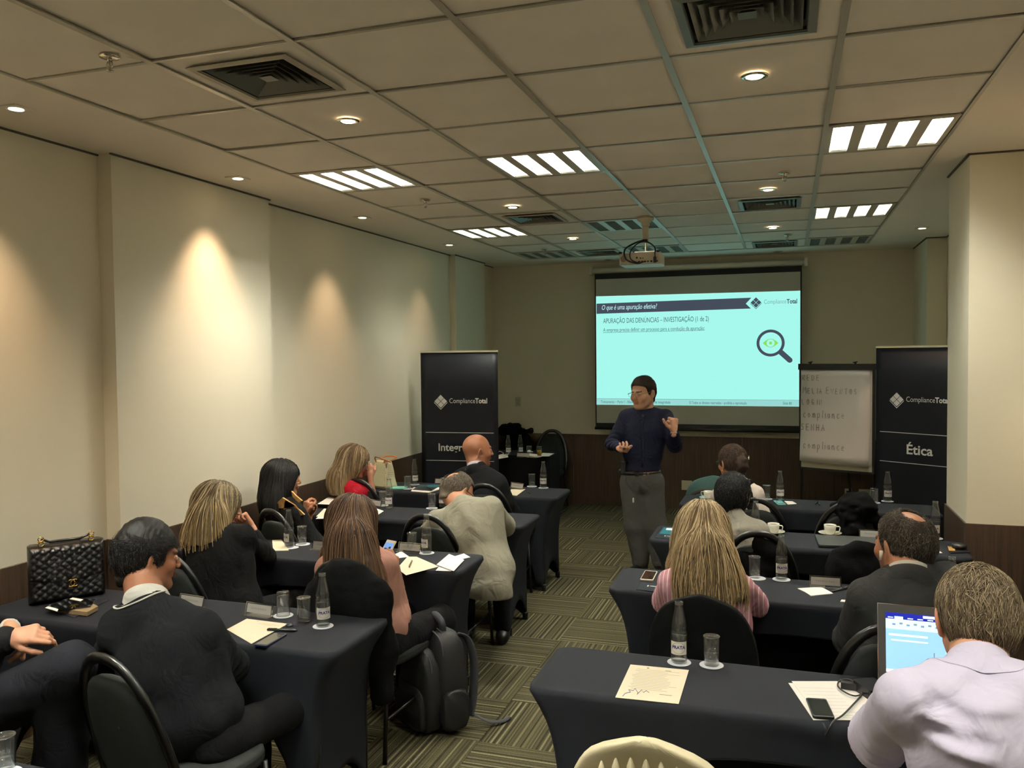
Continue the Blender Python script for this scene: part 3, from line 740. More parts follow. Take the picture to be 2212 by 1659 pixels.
for j in range(nz+1):
    z = 1.70-.93*j/nz; curl = -.018-.03*(j/nz)**3
    for i in range(7): V.append((.008+(W-.036)*i/6, curl+.004*math.sin(i+j*.9), z-(.02*(i/6) if j == nz else 0)))
pg = MB().add(V, [(j*7+i, (j+1)*7+i, (j+1)*7+i+1, j*7+i+1) for j in range(nz) for i in range(6)]).obj('top_sheet', m_pap, fc, True)
so = pg.modifiers.new('s', 'SOLIDIFY'); so.thickness = .003
MB().box(.008, W-.022, -.014, -.005, .76, 1.70).obj('paper_pad', m_pap, fc)
ST = {  # single-stroke capitals and minuscules in a unit box
 'R': [[(0, 0), (0, 1), (.6, .95), (.6, .6), (0, .5), (.65, 0)]], 'E': [[(.6, 1), (0, 1), (0, 0), (.6, 0)], [(0, .5), (.5, .5)]], 'D': [[(0, 0), (0, 1), (.5, .85), (.65, .5), (.5, .1), (0, 0)]],
 'M': [[(0, 0), (.1, 1), (.4, .4), (.7, 1), (.8, 0)]], 'L': [[(0, 1), (0, 0), (.55, 0)]], 'I': [[(.2, 1), (.2, 0)]], 'A': [[(0, 0), (.35, 1), (.7, 0)], [(.15, .4), (.55, .4)]], 'V': [[(0, 1), (.35, 0), (.7, 1)]],
 'N': [[(0, 0), (0, 1), (.6, 0), (.6, 1)]], 'T': [[(0, 1), (.7, 1)], [(.35, 1), (.35, 0)]], 'O': [[(.35, 1), (.05, .7), (.05, .3), (.35, 0), (.65, .3), (.65, .7), (.35, 1)]], 'S': [[(.6, .9), (.2, 1), (.05, .7), (.5, .45), (.5, .1), (0, .05)]],
 'G': [[(.6, .9), (.2, .95), (0, .5), (.2, .02), (.6, .1), (.6, .45), (.3, .45)]], 'H': [[(0, 0), (0, 1)], [(.6, 0), (.6, 1)], [(0, .5), (.6, .5)]],
 'c': [[(.5, .55), (.2, .62), (.02, .3), (.2, 0), (.5, .08)]], 'o': [[(.25, .6), (.02, .3), (.25, 0), (.48, .3), (.25, .6)]], 'm': [[(0, 0), (0, .6), (.2, .6), (.28, 0)], [(.28, .4), (.45, .62), (.58, .5), (.6, 0)]],
 'p': [[(0, -.45), (0, .6), (.35, .6), (.45, .3), (.3, .02), (0, .05)]], 'l': [[(.1, 1), (.1, 0)]], 'i': [[(.1, .6), (.1, 0)], [(.1, .8), (.11, .84)]], 'a': [[(.45, .55), (.15, .6), (.02, .25), (.2, 0), (.45, .3), (.45, .6), (.5, 0)]],
 'n': [[(0, 0), (0, .6)], [(0, .4), (.3, .62), (.42, .45), (.44, 0)]], 'e': [[(.05, .32), (.45, .35), (.3, .62), (.05, .4), (.1, .05), (.45, .06)]], ' ': []}
m_pen = mat('marker_grey', (96, 92, 88), .8)
def scribble(word, x, z, h, adv, caps_big=True, name='handwriting', parent=fc, y0=None):
    b = MB()
    for k, ch in enumerate(word):
        hh = h*(1.25 if (caps_big and ch.isupper() and (k == 0 or word[k-1] == ' ')) else 1)
        for st in ST[ch]:
            pts = []
            for (a, c_) in st:
                zz = z+c_*hh+random.uniform(-.002, .002)
                yy = -.0275-.03*((1.70-zz)/.93)**3-.003
                pts.append((x+a*hh*.62+random.uniform(-.0015, .0015), yy, zz))
            b.tube(pts, .0021, 4, up=(0, 1, 0))
        x += adv*(1.1 if ch == 'M' or ch == 'm' else .55 if ch in 'Iil ' else 1)
    b.obj(name, m_pen, parent)['kind'] = 'stuff'
scribble('REDE', .03, 1.592, .055, .048, False); scribble('MELIA EVENTOS', .035, 1.46, .052, .0455); scribble('LOGIN', .025, 1.345, .055, .05, False)
scribble('compliance', .04, 1.215, .075, .047); scribble('SENHA', .02, 1.085, .065, .052, False); scribble('compliance', .045, .90, .075, .047)

# ------------------------------------------------------------------ ceiling projector
pj = thing('ceiling_projector', 'white video projector hanging from a ceiling pole with black cables', 'projector', (-1.12, 6.95, H))
m_pj = mat('projector_shell', (214, 205, 184), .45)
MB().lathe([(.07, 0), (.07, -.02), (.035, -.045), (.035, -.07), (1e-5, -.07)], 20).obj('ceiling_flange', m_pj, pj, True)
MB().tube([(0, 0, -.05), (0, 0, -.21)], .027, 14).obj('pole', m_pj, pj, True)
MB().tube([(0, 0, -.2), (0, 0, -.28)], .010, 10).box(-.10, .08, -.05, .05, -.292, -.284).tube([(-.09, 0, -.29), (-.09, 0, -.31)], .006, 6).tube([(.07, 0, -.29), (.07, 0, -.31)], .006, 6).obj('mount_bracket', m_chrome, pj)
sh = MB().box(-.20, .14, -.14, .14, -.40, -.305, bev=.03).obj('casing', m_pj, pj); bevel(sh, .008)
io = MB()
for k, x in enumerate((-.04, -.015, .01, .035, .06, .085, .105)): io.box(x, x+(.012 if k % 2 else .016), -.1435, -.139, -.385, -.372)
io.tube([(-.05, -.1435, -.345), (-.05, -.139, -.345)], .008, 10); io.tube([(-.02, -.1435, -.35), (-.02, -.139, -.35)], .006, 8); io.tube([(0, -.1435, -.35), (0, -.139, -.35)], .006, 8)
io.obj('connector', m_black, sh)
MB().lathe([(1e-5, 0), (.026, 0), (.026, .004), (1e-5, .004)], 18, Matrix.Translation((-.16, -.139, -.35)) @ Matrix.Rotation(PI/2, 4, 'X')).obj('speaker_grille', mat('grille', (150, 142, 126), .7), sh)
MB().tube([(-.10, .13, -.36), (-.10, .165, -.362)], .032, 18).obj('lens_barrel', m_black, sh, True)
MB().lathe([(1e-5, .001), (.024, .001)], 16, Matrix.Translation((-.10, .166, -.362)) @ Matrix.Rotation(-PI/2, 4, 'X')).obj('lens', mat('lens_glass', (200, 255, 245), .1, emit=(200, 255, 245), es=6), sh)
for x in (-.19, .12): MB().tube([(x, -.12, -.305), (x, -.12, -.295), (x, -.12, -.292)], [.006, .018, .018], 8).obj('foot', m_black, sh, True)
def bez(pts, n=10):
    out = []; P = [Vector(p) for p in pts]; P = [P[0]]+P+[P[-1]]
    for i in range(1, len(P)-2):
        for k in range(n):
            t = k/n; a, b, c, d = P[i-1], P[i], P[i+1], P[i+2]
            out.append(.5*((2*b)+(-a+c)*t+(2*a-5*b+4*c-d)*t*t+(-a+3*b-3*c+d)*t**3))
    return out+[P[-2]]
m_cable = mat('cable_black', (14, 14, 15), .45)
for pts, r in (([(0, -.03, -.19), (-.08, -.06, -.215), (-.155, -.10, -.27), (-.13, -.18, -.36), (-.04, -.18, -.395), (0, -.145, -.378)], .007), ([(0, -.03, -.20), (-.06, -.07, -.225), (-.105, -.12, -.29), (-.09, -.19, -.36), (-.03, -.18, -.39), (.02, -.145, -.378)], .005), ([(0, -.03, -.20), (.05, -.05, -.225), (.095, -.12, -.27), (.10, -.16, -.32), (.098, -.15, -.36)], .006)):
    MB().tube(bez(pts), r, 8).obj('cable', m_cable, pj, True)
MB().box(.088, .11, -.165, -.14, -.39, -.345).obj('plug', m_black, pj)
MB().box(-.02, .02, -.04, -.01, -.205, -.185).obj('cable_tie', m_black, pj)

# ------------------------------------------------------------------ switches and outlets on the front wall
m_plate = mat('plate_white', (206, 200, 176), .4)
def plate(x, z, w, h, label, kind, y):
    t_ = thing('wall_plate' if kind == 0 else ('light_switch' if kind == 1 else 'wall_outlet'), label, 'wall plate', (x, y, z))
    bevel(MB().box(-w/2, w/2, -.008, 0, -h/2, h/2).obj('cover_plate', m_plate, t_), .002)
    if kind == 1:
        for s in (-1, 1): MB().box(-.018, .018, -.012, -.008, s*.022-.018, s*.022+.018).obj('rocker', mat('rocker', (190, 184, 160), .4), t_)
    if kind == 2:
        MB().box(-.02, .02, -.012, -.008, .018, .034).obj('usb_port', m_black, t_)
        for dx, dz in ((-.012, -.012), (.012, -.012), (0, -.024)): MB().tube([(dx, -.010, dz), (dx, -.0079, dz)], .003, 8).obj('socket_hole', m_black, t_)
plate(-3.28, 1.28, .075, .12, 'white light switch on the front wall beside the left banner', 1, YF)
plate(-1.15, .29, .125, .115, 'blank white plate low on the wainscot right of the presenter', 0, YF-.012)
plate(.655, .265, .075, .115, 'white power outlet low on the wainscot under the flip chart', 2, YF-.012)
plate(.825, .265, .12, .115, 'blank white plate beside the power outlet', 0, YF-.012)
# ------------------------------------------------------------------ bottles, glasses, coasters
m_glass = glass_mat('clear_glass'); m_water = glass_mat('water', (.97, .98, .97), 1.33, .012)
m_label = mat('label_paper', (214, 210, 200), .6); m_lab_blue = mat('label_blue', (44, 40, 120), .6); m_lab_gold = mat('label_ring', (128, 124, 140), .6)
m_coast = mat('coaster_card', (196, 200, 208), .7)
TT = TZ+.001
def wrap(me, r, zc, rot=0.):
    for v in me.vertices:
        a = v.co.x/r-PI/2+rot; y = v.co.y; v.co = ((r)*math.cos(a), (r)*math.sin(a), zc+y)
def make_bottle():
    t_ = thing('water_bottle', 'water bottle', 'bottle', (0, 0, 0), 0, 'small glass water bottles')
    out = [(.004, .0), (.026, .0), (.0295, .004), (.030, .012), (.030, .062), (.0305, .098), (.0295, .104), (.0300, .112), (.0270, .118), (.0265, .122), (.0285, .130), (.0280, .138), (.0235, .160), (.0185, .185), (.0150, .205), (.0135, .214), (.0135, .222)]
    inn = [(r-.0025, max(z, .006)) for r, z in reversed(out)]
    b = MB().lathe(out+[(.0125, .2225)]+inn+[(.0005, .006)], 22).obj('glass_body', m_glass, t_, True)
    MB().lathe([(.0132, .2125), (.0155, .2135), (.0158, .2165), (.0136, .218), (.0155, .2195), (.0155, .2235), (.0130, .2245), (.0118, .2235), (.0118, .2125)], 20).obj('lip_ring', m_glass, t_, True)
    MB().lathe([(.0004, .0065), (.0262, .0065), (.0272, .012), (.0272, .097), (.0262, .103), (.0004, .103)], 20).obj('water', m_water, t_, True)
    n = 20; A = 2.2; z0, z1 = .036, .084
    V = [(.0307*math.cos(-PI/2-A/2+A*k/n), .0307*math.sin(-PI/2-A/2+A*k/n), z) for z in (z0, z1) for k in range(n+1)]
    lb = MB().add(V, [(k, k+1, n+2+k, n+1+k) for k in range(n)]).obj('label', m_label, t_, True)
    me = text_mesh('PRATA', .0165, bold=.0006, align='CENTER'); wrap(me, .0312, .058); me.materials.clear(); me.materials.append(m_lab_blue); link('label_text', me, lb)
    pts = []
    for k in range(33):
        a = 2*PI*k/32; x, y = .026*math.cos(a), .020*math.sin(a); th = x/.0311-PI/2; pts.append((.0311*math.cos(th), .0311*math.sin(th), .061+y))
    MB().tube(pts, .0006, 4).obj('label_ring', m_lab_gold, lb, True)
    return t_
_b = make_bottle(); _bu = [0]
def bottle(p, label, rot=0., z=None, coaster=True, off=(0, 0)):
    zz = TT if z is None else z
    if coaster: coast(p[0]+off[0], p[1]+off[1], zz, label)
    zb = zz+(.002 if coaster else 0)
    if not _bu[0]: _bu[0] = 1; _b.location = (p[0], p[1], zb); _b.rotation_euler = (0, 0, rot); _b['label'] = label
    else: dup(_b, (p[0], p[1], zb), rot, label)
_co = [None]
def coast(x, y, z, of):
    if _co[0] is None:
        _co[0] = MB().lathe([(.0005, 0), (.043, 0), (.0435, .001), (.043, .002), (.0005, .002)], 30).obj('coaster', m_coast); o = _co[0]
    else: o = link('coaster', _co[0].data)
    tag(o, 'coaster under the '+' '.join(of.split()[:13]), 'coaster', 'round paper coasters'); o.location = (x, y, z)
def make_glass(flip=False, fill=.02, name='drinking_glass'):
    t_ = thing(name, 'glass', 'glass', (0, 0, 0), 0, 'plain straight water glasses')
    pr = [(.0005, 0), (.026, 0), (.0275, .003), (.0298, .104), (.0295, .1055), (.0280, .104), (.0262, .016), (.0005, .015)]
    if flip: pr = [(r, .1055-z) for r, z in pr]
    MB().lathe(pr, 26).obj('glass_wall', m_glass, t_, True)
    if fill and not flip: MB().lathe([(.0004, .0155), (.0260, .0165), (.0268, .016+fill), (.0004, .016+fill)], 22).obj('water', m_water, t_, True)
    MB().lathe([(.0285, .1035), (.0303, .1045), (.0303, .1062), (.0285, .1068), (.0285, .1035)] if not flip else [(.0285, .0), (.0303, .0005), (.0303, .002), (.0285, .003), (.0285, .0)], 26).obj('rim', m_glass, t_, True)
    return t_
_g = {}
def glass(p, label, flip=False, fill=.02, coaster=True, z=None, off=(0, 0)):
    zz = TT if z is None else z
    if coaster: coast(p[0]+off[0], p[1]+off[1], zz, label)
    key = (flip, fill); loc = (p[0], p[1], zz+(.002 if coaster else 0))
    if key not in _g: t_ = make_glass(flip, fill); _g[key] = t_; t_.location = loc; t_['label'] = label
    else: dup(_g[key], loc, 0, label)
A = lambda u, v, z=TT: at(u, v, z=z)
bottle(A(698, 1353), 'water bottle at the right end of the left table with the handbag', .75)
glass(A(657, 1343), 'upright glass between the upturned glass and the bottle', fill=0, coaster=False)
glass(A(612, 1330), 'upturned glass beside the name plate on the handbag table', flip=True)
bottle(A(625, 1182), 'water bottle left of the glass, before the blonde in black\'s table end', -.55, off=(.02, -.01)); glass(A(653, 1175), 'quarter-full glass beside the brown-haired woman\'s left', off=(.01, -.01))
bottle(A(922, 1195), 'water bottle in front of the empty chair rim, near the cream sheet', -.5); glass(A(890, 1190), 'glass left of the bottle near the cream sheet', coaster=False, fill=.035)
bottle(A(841, 1098), 'water bottle behind the brown-haired woman\'s head', .1, coaster=False); glass(A(827, 1092), 'glass half hidden by the bottle behind the brown-haired woman', coaster=True)
glass(A(933, 1098), 'glass left of the grey-jacketed man\'s shoulder'); bottle(A(957, 1096), 'water bottle half hidden by the grey-jacketed man\'s head', .1, coaster=False)
bottle(A(896, 1047), 'water bottle on the farthest left table by the wall and banner', .9); glass(A(881, 1056), 'glass in front of the bottle on the farthest left table', fill=.035)
glass(A(1149, 1051), 'glass beside the bottle at the bald man\'s right'); bottle(A(1174, 1054), 'water bottle at the right end of the farthest left table', .15)
bottle(A(1467, 1431), 'nearest water bottle on the right, in front of the covered chair', .05); glass(A(1537, 1437), 'nearest glass on the right, beside the big bottle', fill=.03)
bottle(A(1688, 1252), 'water bottle between the pink-shirted woman and the name plate', .1); glass(A(1630, 1248), 'glass at the pink-shirted woman\'s right shoulder', off=(.012, -.01))
bottle(at(2057, 1206, z=.97), 'water bottle whose neck shows between the suited man and the lavender shirt', .0)
bottle(at(1632, 1084, z=.97), 'water bottle half hidden by the grey-sweatered shoulder', .1, coaster=False)
bottle(A(2020, 1163), 'water bottle at the right pillar, behind the suited man\'s head', -.35)
bottle(A(1685, 1080), 'water bottle on the farthest right table beside the woman in white', .15, coaster=False); glass(A(1656, 1078), 'glass mostly hidden by the woman in white')
glass(A(1888, 1086), 'upturned glass on the farthest right table', flip=True); bottle(A(1917, 1083), 'water bottle on the farthest right table before the right banner', .15)
glass(A(10, 1672), 'large glass cut off at the lower left corner of the picture', fill=.03)
bottle(A(1098, 983), 'left water bottle on the cluttered corner table', .5, coaster=False); bottle(A(1124, 982), 'second water bottle on the cluttered corner table', .9, coaster=False)
glass(A(1143, 984), 'small glass behind the corner table\'s name plate', coaster=False, fill=0)
t_ = make_glass(False, 0); t_.location = tuple(A(1165, 985)); t_['label'] = 'glass of orange-yellow juice on the corner table'
MB().lathe([(.0004, .0155), (.0262, .0165), (.0272, .062), (.0004, .062)], 20).obj('juice', mat('juice', (196, 150, 20), .3, spec=.3), t_, True)

# ------------------------------------------------------------------ cups and saucers
m_porc = mat('porcelain', (222, 220, 206), .2, coat=.3)
cp = thing('coffee_cup', 'cup', 'cup', (0, 0, 0), 0, 'white coffee cups')
MB().lathe([(.0005, .004), (.024, .002), (.027, .006), (.034, .030), (.037, .058), (.0355, .0585), (.031, .030), (.024, .009), (.0005, .008)], 28).obj('bowl', m_porc, cp, True)
MB().tube([(.034, 0, .050), (.053, 0, .050), (.058, 0, .045), (.055, 0, .025), (.047, 0, .018), (.030, 0, .018)], .0035, 8, up=(0, 1, 0), ry=1.6).obj('handle', m_porc, cp, True)
MB().lathe([(.0005, .050), (.034, .050)], 20).obj('coffee', mat('coffee', (40, 24, 14), .2), cp, True)
sau = MB().lathe([(.0005, 0), (.030, 0), (.045, .004), (.068, .013), (.069, .015), (.045, .008), (.030, .004), (.0005, .004)], 32).obj('saucer', m_porc, None, True)
for k, (u, v, rz, lb, sl) in enumerate(((1671, 1152, -.35, 'white coffee cup beside the grey-sweatered person', 'white saucer of the cup beside the grey sweater'), (1793, 1155, -.1, 'white coffee cup above the closed laptop', 'white saucer above the closed laptop'), (1530, 1078, 2.9, 'white coffee cup behind the short black hair on the farthest right table', 'white saucer at the left end of the farthest right table'))):
    p = A(u, v); c_ = cp if k == 0 else dup(cp, (0, 0, 0)); s_ = sau if k == 0 else link('saucer', sau.data)
    s_.location = tuple(p); tag(s_, sl, 'saucer', 'white saucers'); c_.location = (p[0], p[1], p[2]+.004); c_.rotation_euler = (0, 0, rz); c_['label'] = lb

# ------------------------------------------------------------------ sheets, folders, phones, pens (outline points are corners on the table top)
m_paper = mat('paper_white', (236, 232, 226), .85); m_cream = mat('paper_cream', (228, 217, 192), .85); m_print = mat('print_grey', (176, 168, 150), .9); m_ink2 = mat('ink_blue', (96, 92, 140), .8)
def flat(name, label, cat, pts, m, th=.0012, z=TT, group=None, parent=None, curl=0):
    P = [at(u, v, z=z) for u, v in pts]
    if np.cross(P[1][:2]-P[0][:2], P[2][:2]-P[1][:2]) < 0: P = P[::-1]
    c = sum(P)/len(P); b = MB().prism([(p[0]-c[0], p[1]-c[1]) for p in P], 0, th)
    o = b.obj(name, m, parent); o.location = tuple(c)
    if label: tag(o, label, cat, group)
    return o, P, c
def on_sheet(par, c, P, rows, m=None, z=.0016, nm='printed_line'):
    """thin printed lines across a sheet; rows in sheet fractions (x0, x1, y)"""
    m = m or m_print; P = [p-c for p in P]
    o0 = min(range(4), key=lambda i: P[i][0]-P[i][1]); q = [P[(o0+k) % 4] for k in range(4)]   # far-left first
    if q[1][0] < q[3][0]: q = [q[0], q[3], q[2], q[1]]
    f = lambda s, t: q[0]*(1-s)*(1-t)+q[1]*s*(1-t)+q[2]*s*t+q[3]*(1-s)*t
    b = MB()
    for x0, x1, y, h in rows:
        k = [f(x0, y), f(x1, y), f(x1, y+h), f(x0, y+h)]; b.add([(p[0], p[1], z) for p in k], [(3, 2, 1, 0)])
    q = b.obj(nm, m, par); q['kind'] = 'stuff'; return q
o, P, c = flat('paper_sheet', 'cream printed sheet with a signature on the nearest right table', 'paper', [(1362, 1436), (1488, 1448), (1466, 1521), (1329, 1507)], m_cream, group='loose sheets')
on_sheet(o, c, P, [(.1+random.random()*.1, .9-random.random()*.3, .12+.045*k, .010) for k in range(14)]); on_sheet(o, c, P, [(.30, .34, .05, .03), (.62, .72, .09, .015), (.66, .86, .80, .012)], mat('print_dark', (120, 114, 104), .9))
f0 = [at(u, v, z=TT+.0018)-c for u, v in ((1345, 1504), (1350, 1498), (1362, 1495), (1358, 1490), (1368, 1492), (1372, 1487), (1378, 1496), (1376, 1500), (1386, 1490), (1390, 1496), (1396, 1492), (1402, 1496))]
MB().tube([tuple(p) for p in f0], .0012, 4).obj('signature', m_ink2, o)
for k, (pts, dz) in enumerate((([(1703, 1476), (1806, 1478), (1884, 1514), (1845, 1556), (1757, 1556)], 0), ([(1710, 1472), (1808, 1472), (1889, 1508), (1847, 1552), (1765, 1545)], .0014))):
    o, P, c = flat('paper_sheet', ('white sheet sticking out under the stack by the charging phone', 'top white printed sheet under the coiled cable')[k], 'paper', pts, m_paper, z=TT+dz, group='loose sheets')
b = MB()
for k in range(9):
    p, q = at(1728+7*k, 1485+7.5*k, z=TT+.0030)-c, at(1800+7*k, 1487+7.3*k, z=TT+.0030)-c; d_ = (q-p)*.0; b.add([tuple(p), tuple(q), tuple(q+[0, -.0025, 0]), tuple(p+[0, -.0025, 0])], [(3, 2, 1, 0)])
b.obj('printed_line', mat('print_faint', (205, 198, 190), .9), o)['kind'] = 'stuff'
def phone(name_lb, pts, mb, ms, z=TT, th=.008, group='mobile phones lying on tables'):
    P = [at(u, v, z=z) for u, v in pts]
    c = sum(P)/4; ex = (P[1]-P[0]+P[2]-P[3])/2; ey = (P[0]-P[3]+P[1]-P[2])/2; w, l = np.linalg.norm(ex), np.linalg.norm(ey); a = math.atan2(ey[1], ey[0])-PI/2
    t_ = thing('smartphone', name_lb, 'phone', tuple(c), a, group)
    bevel(MB().box(-w/2, w/2, -l/2, l/2, 0, th, bev=.008).obj('case', mb, t_), .0015)
    MB().box(-w/2+.004, w/2-.004, -l/2+.010, l/2-.010, th, th+.0006, bev=.004).obj('display', ms, t_)
    return t_, w, l, th
m_disp = mat('phone_display', (14, 15, 14), .05, coat=1.); m_pblack = mat('phone_black', (20, 20, 24), .3); m_pblue = mat('phone_navy', (28, 34, 62), .35); m_pwhite = mat('phone_white', (226, 214, 200), .35); m_teal = mat('phone_teal', (130, 206, 190), .45)
ph1, *_x = phone('black charging phone lying half on the white papers', [(1741, 1513), (1784, 1513), (1803, 1554), (1757, 1554)], m_pblack, m_disp, z=TT+.003)
phone('dark blue phone at the elbow of the man with white piping', [(598, 1369), (618, 1373), (577, 1400), (546, 1396)], m_pblue, m_disp)
phone('white and gold phone at the left end of the pink-shirted woman\'s table', [(1394, 1235), (1420, 1237), (1411, 1257), (1382, 1254)], m_pwhite, m_disp)
phone('teal phone lying face down beside the tote bag', [(850, 1051), (878, 1053), (874, 1058), (844, 1056)], m_teal, m_teal)
phone('teal-cased phone under the bottle beside the woman in white', [(1668, 1082), (1690, 1083), (1697, 1092), (1682, 1091)], m_teal, m_disp, th=.006)
m_cab = mat('charger_cable', (40, 38, 38), .5)
cb = [at(u, v, z=TT+.012) for u, v in ((1890, 1482), (1868, 1492), (1860, 1500), (1845, 1503), (1825, 1495), (1810, 1482), (1815, 1470), (1835, 1468), (1852, 1480), (1862, 1495), (1858, 1505), (1840, 1525), (1820, 1545), (1803, 1556), (1795, 1566))]
cb += [at(1788, 1580, z=TT-.01), at(1780, 1596, z=TT-.06), at(1784, 1578, z=TT-.012), at(1777, 1562, z=TT+.006)]
o = tag(MB().tube(bez([tuple(p) for p in cb], 5), .0028, 6).obj('charging_cable', m_cab, None, True), 'dark charging cable looping over the white papers down to the phone', 'cable')
p = A(1835, 1488, TT+.004); tag(bevel_ob := MB().box(-.027, .027, -.011, .011, 0, .022, Matrix.Translation(tuple(p)) @ Matrix.Rotation(-.1, 4, 'Z'), bev=.004).obj('cable_adapter', m_pblack), 'small black adapter inside the cable loop on the papers', 'adapter')
p = A(1880, 1500); tag(MB().box(-.035, .045, -.05, .05, .001, .035, Matrix.Translation(tuple(p)) @ Matrix.Rotation(.5, 4, 'Z'), bev=.008).obj('power_brick', m_pblack), 'black laptop power brick beside the lavender sleeve', 'power adapter')
def pen(label, u0, v0, u1, v1, m=None, r=.0045, z=TT, cap=None):
    p0, p1 = at(u0, v0, z=z+r), at(u1, v1, z=z+r); t_ = thing('pen', label, 'pen', tuple(p0), 0, 'pens lying on the tables'); d = p1-p0; L_ = np.linalg.norm(d); 
    if L_ > .15: d = d/L_*.145
    f = lambda s: tuple(d*s)
    MB().tube([f(0), f(.03), f(.9), f(1)], [r*.6, r, r, r*.25], 8).obj('barrel', m or m_pblack, t_, True)
    MB().tube([f(.05), f(.32)], r*.28, 5).obj('clip', m_chrome, t_, True).location = (0, 0, r*1.1)
pen('black pen beside the dark blue phone', 577, 1360, 643, 1362, r=.006); pen('brown-gold pen lying on the cream sheet of the phone-holding woman', 890, 1211, 884, 1225, mat('pen_gold', (120, 104, 70), .3, metal=.6), z=TT+.003)
pen('black pen beside the name plate at the suited man\'s elbow', 1838, 1268, 1796, 1278); pen('black pen lying right of the bald man\'s cream sheet', 1139, 1060, 1147, 1067)
pen('black pen on the farthest right table', 1768, 1083, 1760, 1089); pen('second black pen, crossing the first on the farthest right table', 1768, 1084, 1771, 1091); pen('black pen on the dark folder of the farthest left table', 922, 1052, 936, 1060, z=TT+.008)
pen('pale pen on the lower sheets at the black-haired woman\'s table', 712, 1101, 730, 1099, mat('pen_silver', (190, 186, 176), .3, metal=.5), z=TT+.004)
tag(MB().lathe([(.0005, 0), (.016, 0), (.017, .004), (.012, .008), (.0005, .009)], 20, Matrix.Translation(tuple(A(625, 1352)))).obj('key_fob', mat('fob', (60, 62, 74), .3, metal=.5), None, True), 'small round metallic fob at the tip of the black pen', 'key fob')
o, P, c = flat('paper_sheet', 'cream sheet at the elbow of the man with white piping', 'paper', [(533, 1337), (622, 1348), (543, 1391), (490, 1360)], m_cream, group='loose sheets')
on_sheet(o, c, P, [(.3, .34, .06, .03), (.5, .9, .14, .01), (.4, .86, .20, .01)])
flat('note_pad', 'cream note pad at the elbow of the blonde woman in black', 'paper', [(588, 1168), (608, 1167), (624, 1190), (590, 1191)], m_cream, .004)
o, P, c = flat('paper_sheet', 'large cream sheet in front of the woman holding the phone', 'paper', [(880, 1203), (900, 1203), (948, 1224), (877, 1243), (858, 1228)], m_cream, group='loose sheets')
flat('paper_sheet', 'white sheet beyond the cream sheet of the woman holding the phone', 'paper', [(867, 1191), (884, 1203), (860, 1206), (852, 1198)], m_paper, group='loose sheets')
flat('paper_card', 'white folded card at the right end of the phone-holding woman\'s table', 'paper', [(970, 1197), (1003, 1210), (980, 1234), (943, 1220)], m_paper, z=TT+.006, th=.0015, group='white cards')
flat('paper_card', 'white card sticking out under the folded card', 'paper', [(950, 1222), (980, 1228), (975, 1234), (941, 1233)], m_paper, group='white cards')
flat('paper_card', 'small white card at the table corner beside the grey jacket', 'paper', [(1002, 1196), (1016, 1204), (998, 1208), (982, 1202)], m_paper, group='white cards')
flat('paper_sheet', 'large white sheet between the clasped hands and the brown-haired woman', 'paper', [(709, 1074), (756, 1075), (730, 1091), (686, 1089)], m_paper, z=TT+.03, group='loose sheets')
tag(MB().box(-.11, .13, -.05, .05, .001, .028, Matrix.Translation(tuple(A(712, 1094))) @ Matrix.Rotation(.15, 4, 'Z'), bev=.02).obj('zip_case', m_pblack), 'flat black zip case under the white sheet near the clasped hands', 'case')
for k, pts in enumerate(([(700, 1099), (733, 1099), (733, 1114), (683, 1116)], [(698, 1107), (736, 1108), (728, 1119), (682, 1121)])):
    flat('paper_sheet', ('upper cream sheet at the black-haired woman\'s forearm', 'lower white sheet at the black-haired woman\'s forearm')[k], 'paper', pts, (m_cream, m_paper)[k], z=TT+(.0014 if k == 0 else 0), group='loose sheets')
flat('paper_sheet', 'white sheet right of the brown-haired woman\'s head', 'paper', [(800, 1094), (829, 1104), (806, 1119), (795, 1112)], m_paper, group='loose sheets')
m_fold = mat('folder_dark', (38, 40, 48), .35); m_ftl = mat('folder_teal', (40, 110, 122), .35)
flat('paper_sheet', 'white sheets under the dark folder on the farthest left table', 'paper', [(893, 1054), (962, 1054), (926, 1065), (888, 1062)], m_paper, th=.006, group='loose sheets')
o, P, c = flat('folder', 'dark folder with teal print on the farthest left table', 'folder', [(908, 1047), (955, 1047), (932, 1061), (891, 1058)], m_fold, th=.002, z=TT+.006, group='dark folders with teal print')
on_sheet(o, c, P, [(.4, .98, .05, .4), (.05, .3, .2, .2)], m_ftl, .0024, 'folder_print')
o, P, c = flat('folder', 'dark folder with teal print left of the long blonde hair', 'folder', [(1433, 1139), (1480, 1141), (1474, 1167), (1415, 1162)], m_fold, th=.003, group='dark folders with teal print')
on_sheet(o, c, P, [(.05, .98, .05, .6)], m_ftl, .0034, 'folder_print'); on_sheet(o, c, P, [(.2, .75, .12, .18)], m_paper, .0044, 'white_band'); on_sheet(o, c, P, [(.3, .34, .78, .08), (.40, .62, .80, .03), (.7, .9, .80, .03)], m_paper, .0042, 'logo_print')
o, P, c = flat('folder', 'dark folder with a small white logo under the white phone', 'folder', [(1384, 1258), (1440, 1264), (1434, 1281), (1374, 1274)], m_fold, th=.002, group='dark folders with teal print')
on_sheet(o, c, P, [(.32, .37, .3, .2), (.42, .75, .36, .06)], m_paper, .0024, 'logo_print')
flat('folder', 'dark folder edge showing white at the suited man\'s sleeve', 'folder', [(1818, 1296), (1880, 1302), (1876, 1304), (1815, 1300)], m_paper, th=.002, group='dark folders with teal print')
flat('paper_napkin', 'white paper napkin in front of the name plate beside the suited man', 'napkin', [(1723, 1272), (1774, 1269), (1800, 1283), (1752, 1288), (1738, 1279)], m_paper, th=.003)
flat('paper_napkin', 'white napkin beside the bottle on the farthest right table', 'napkin', [(1694, 1083), (1712, 1084), (1721, 1089), (1702, 1091)], m_paper, th=.004)
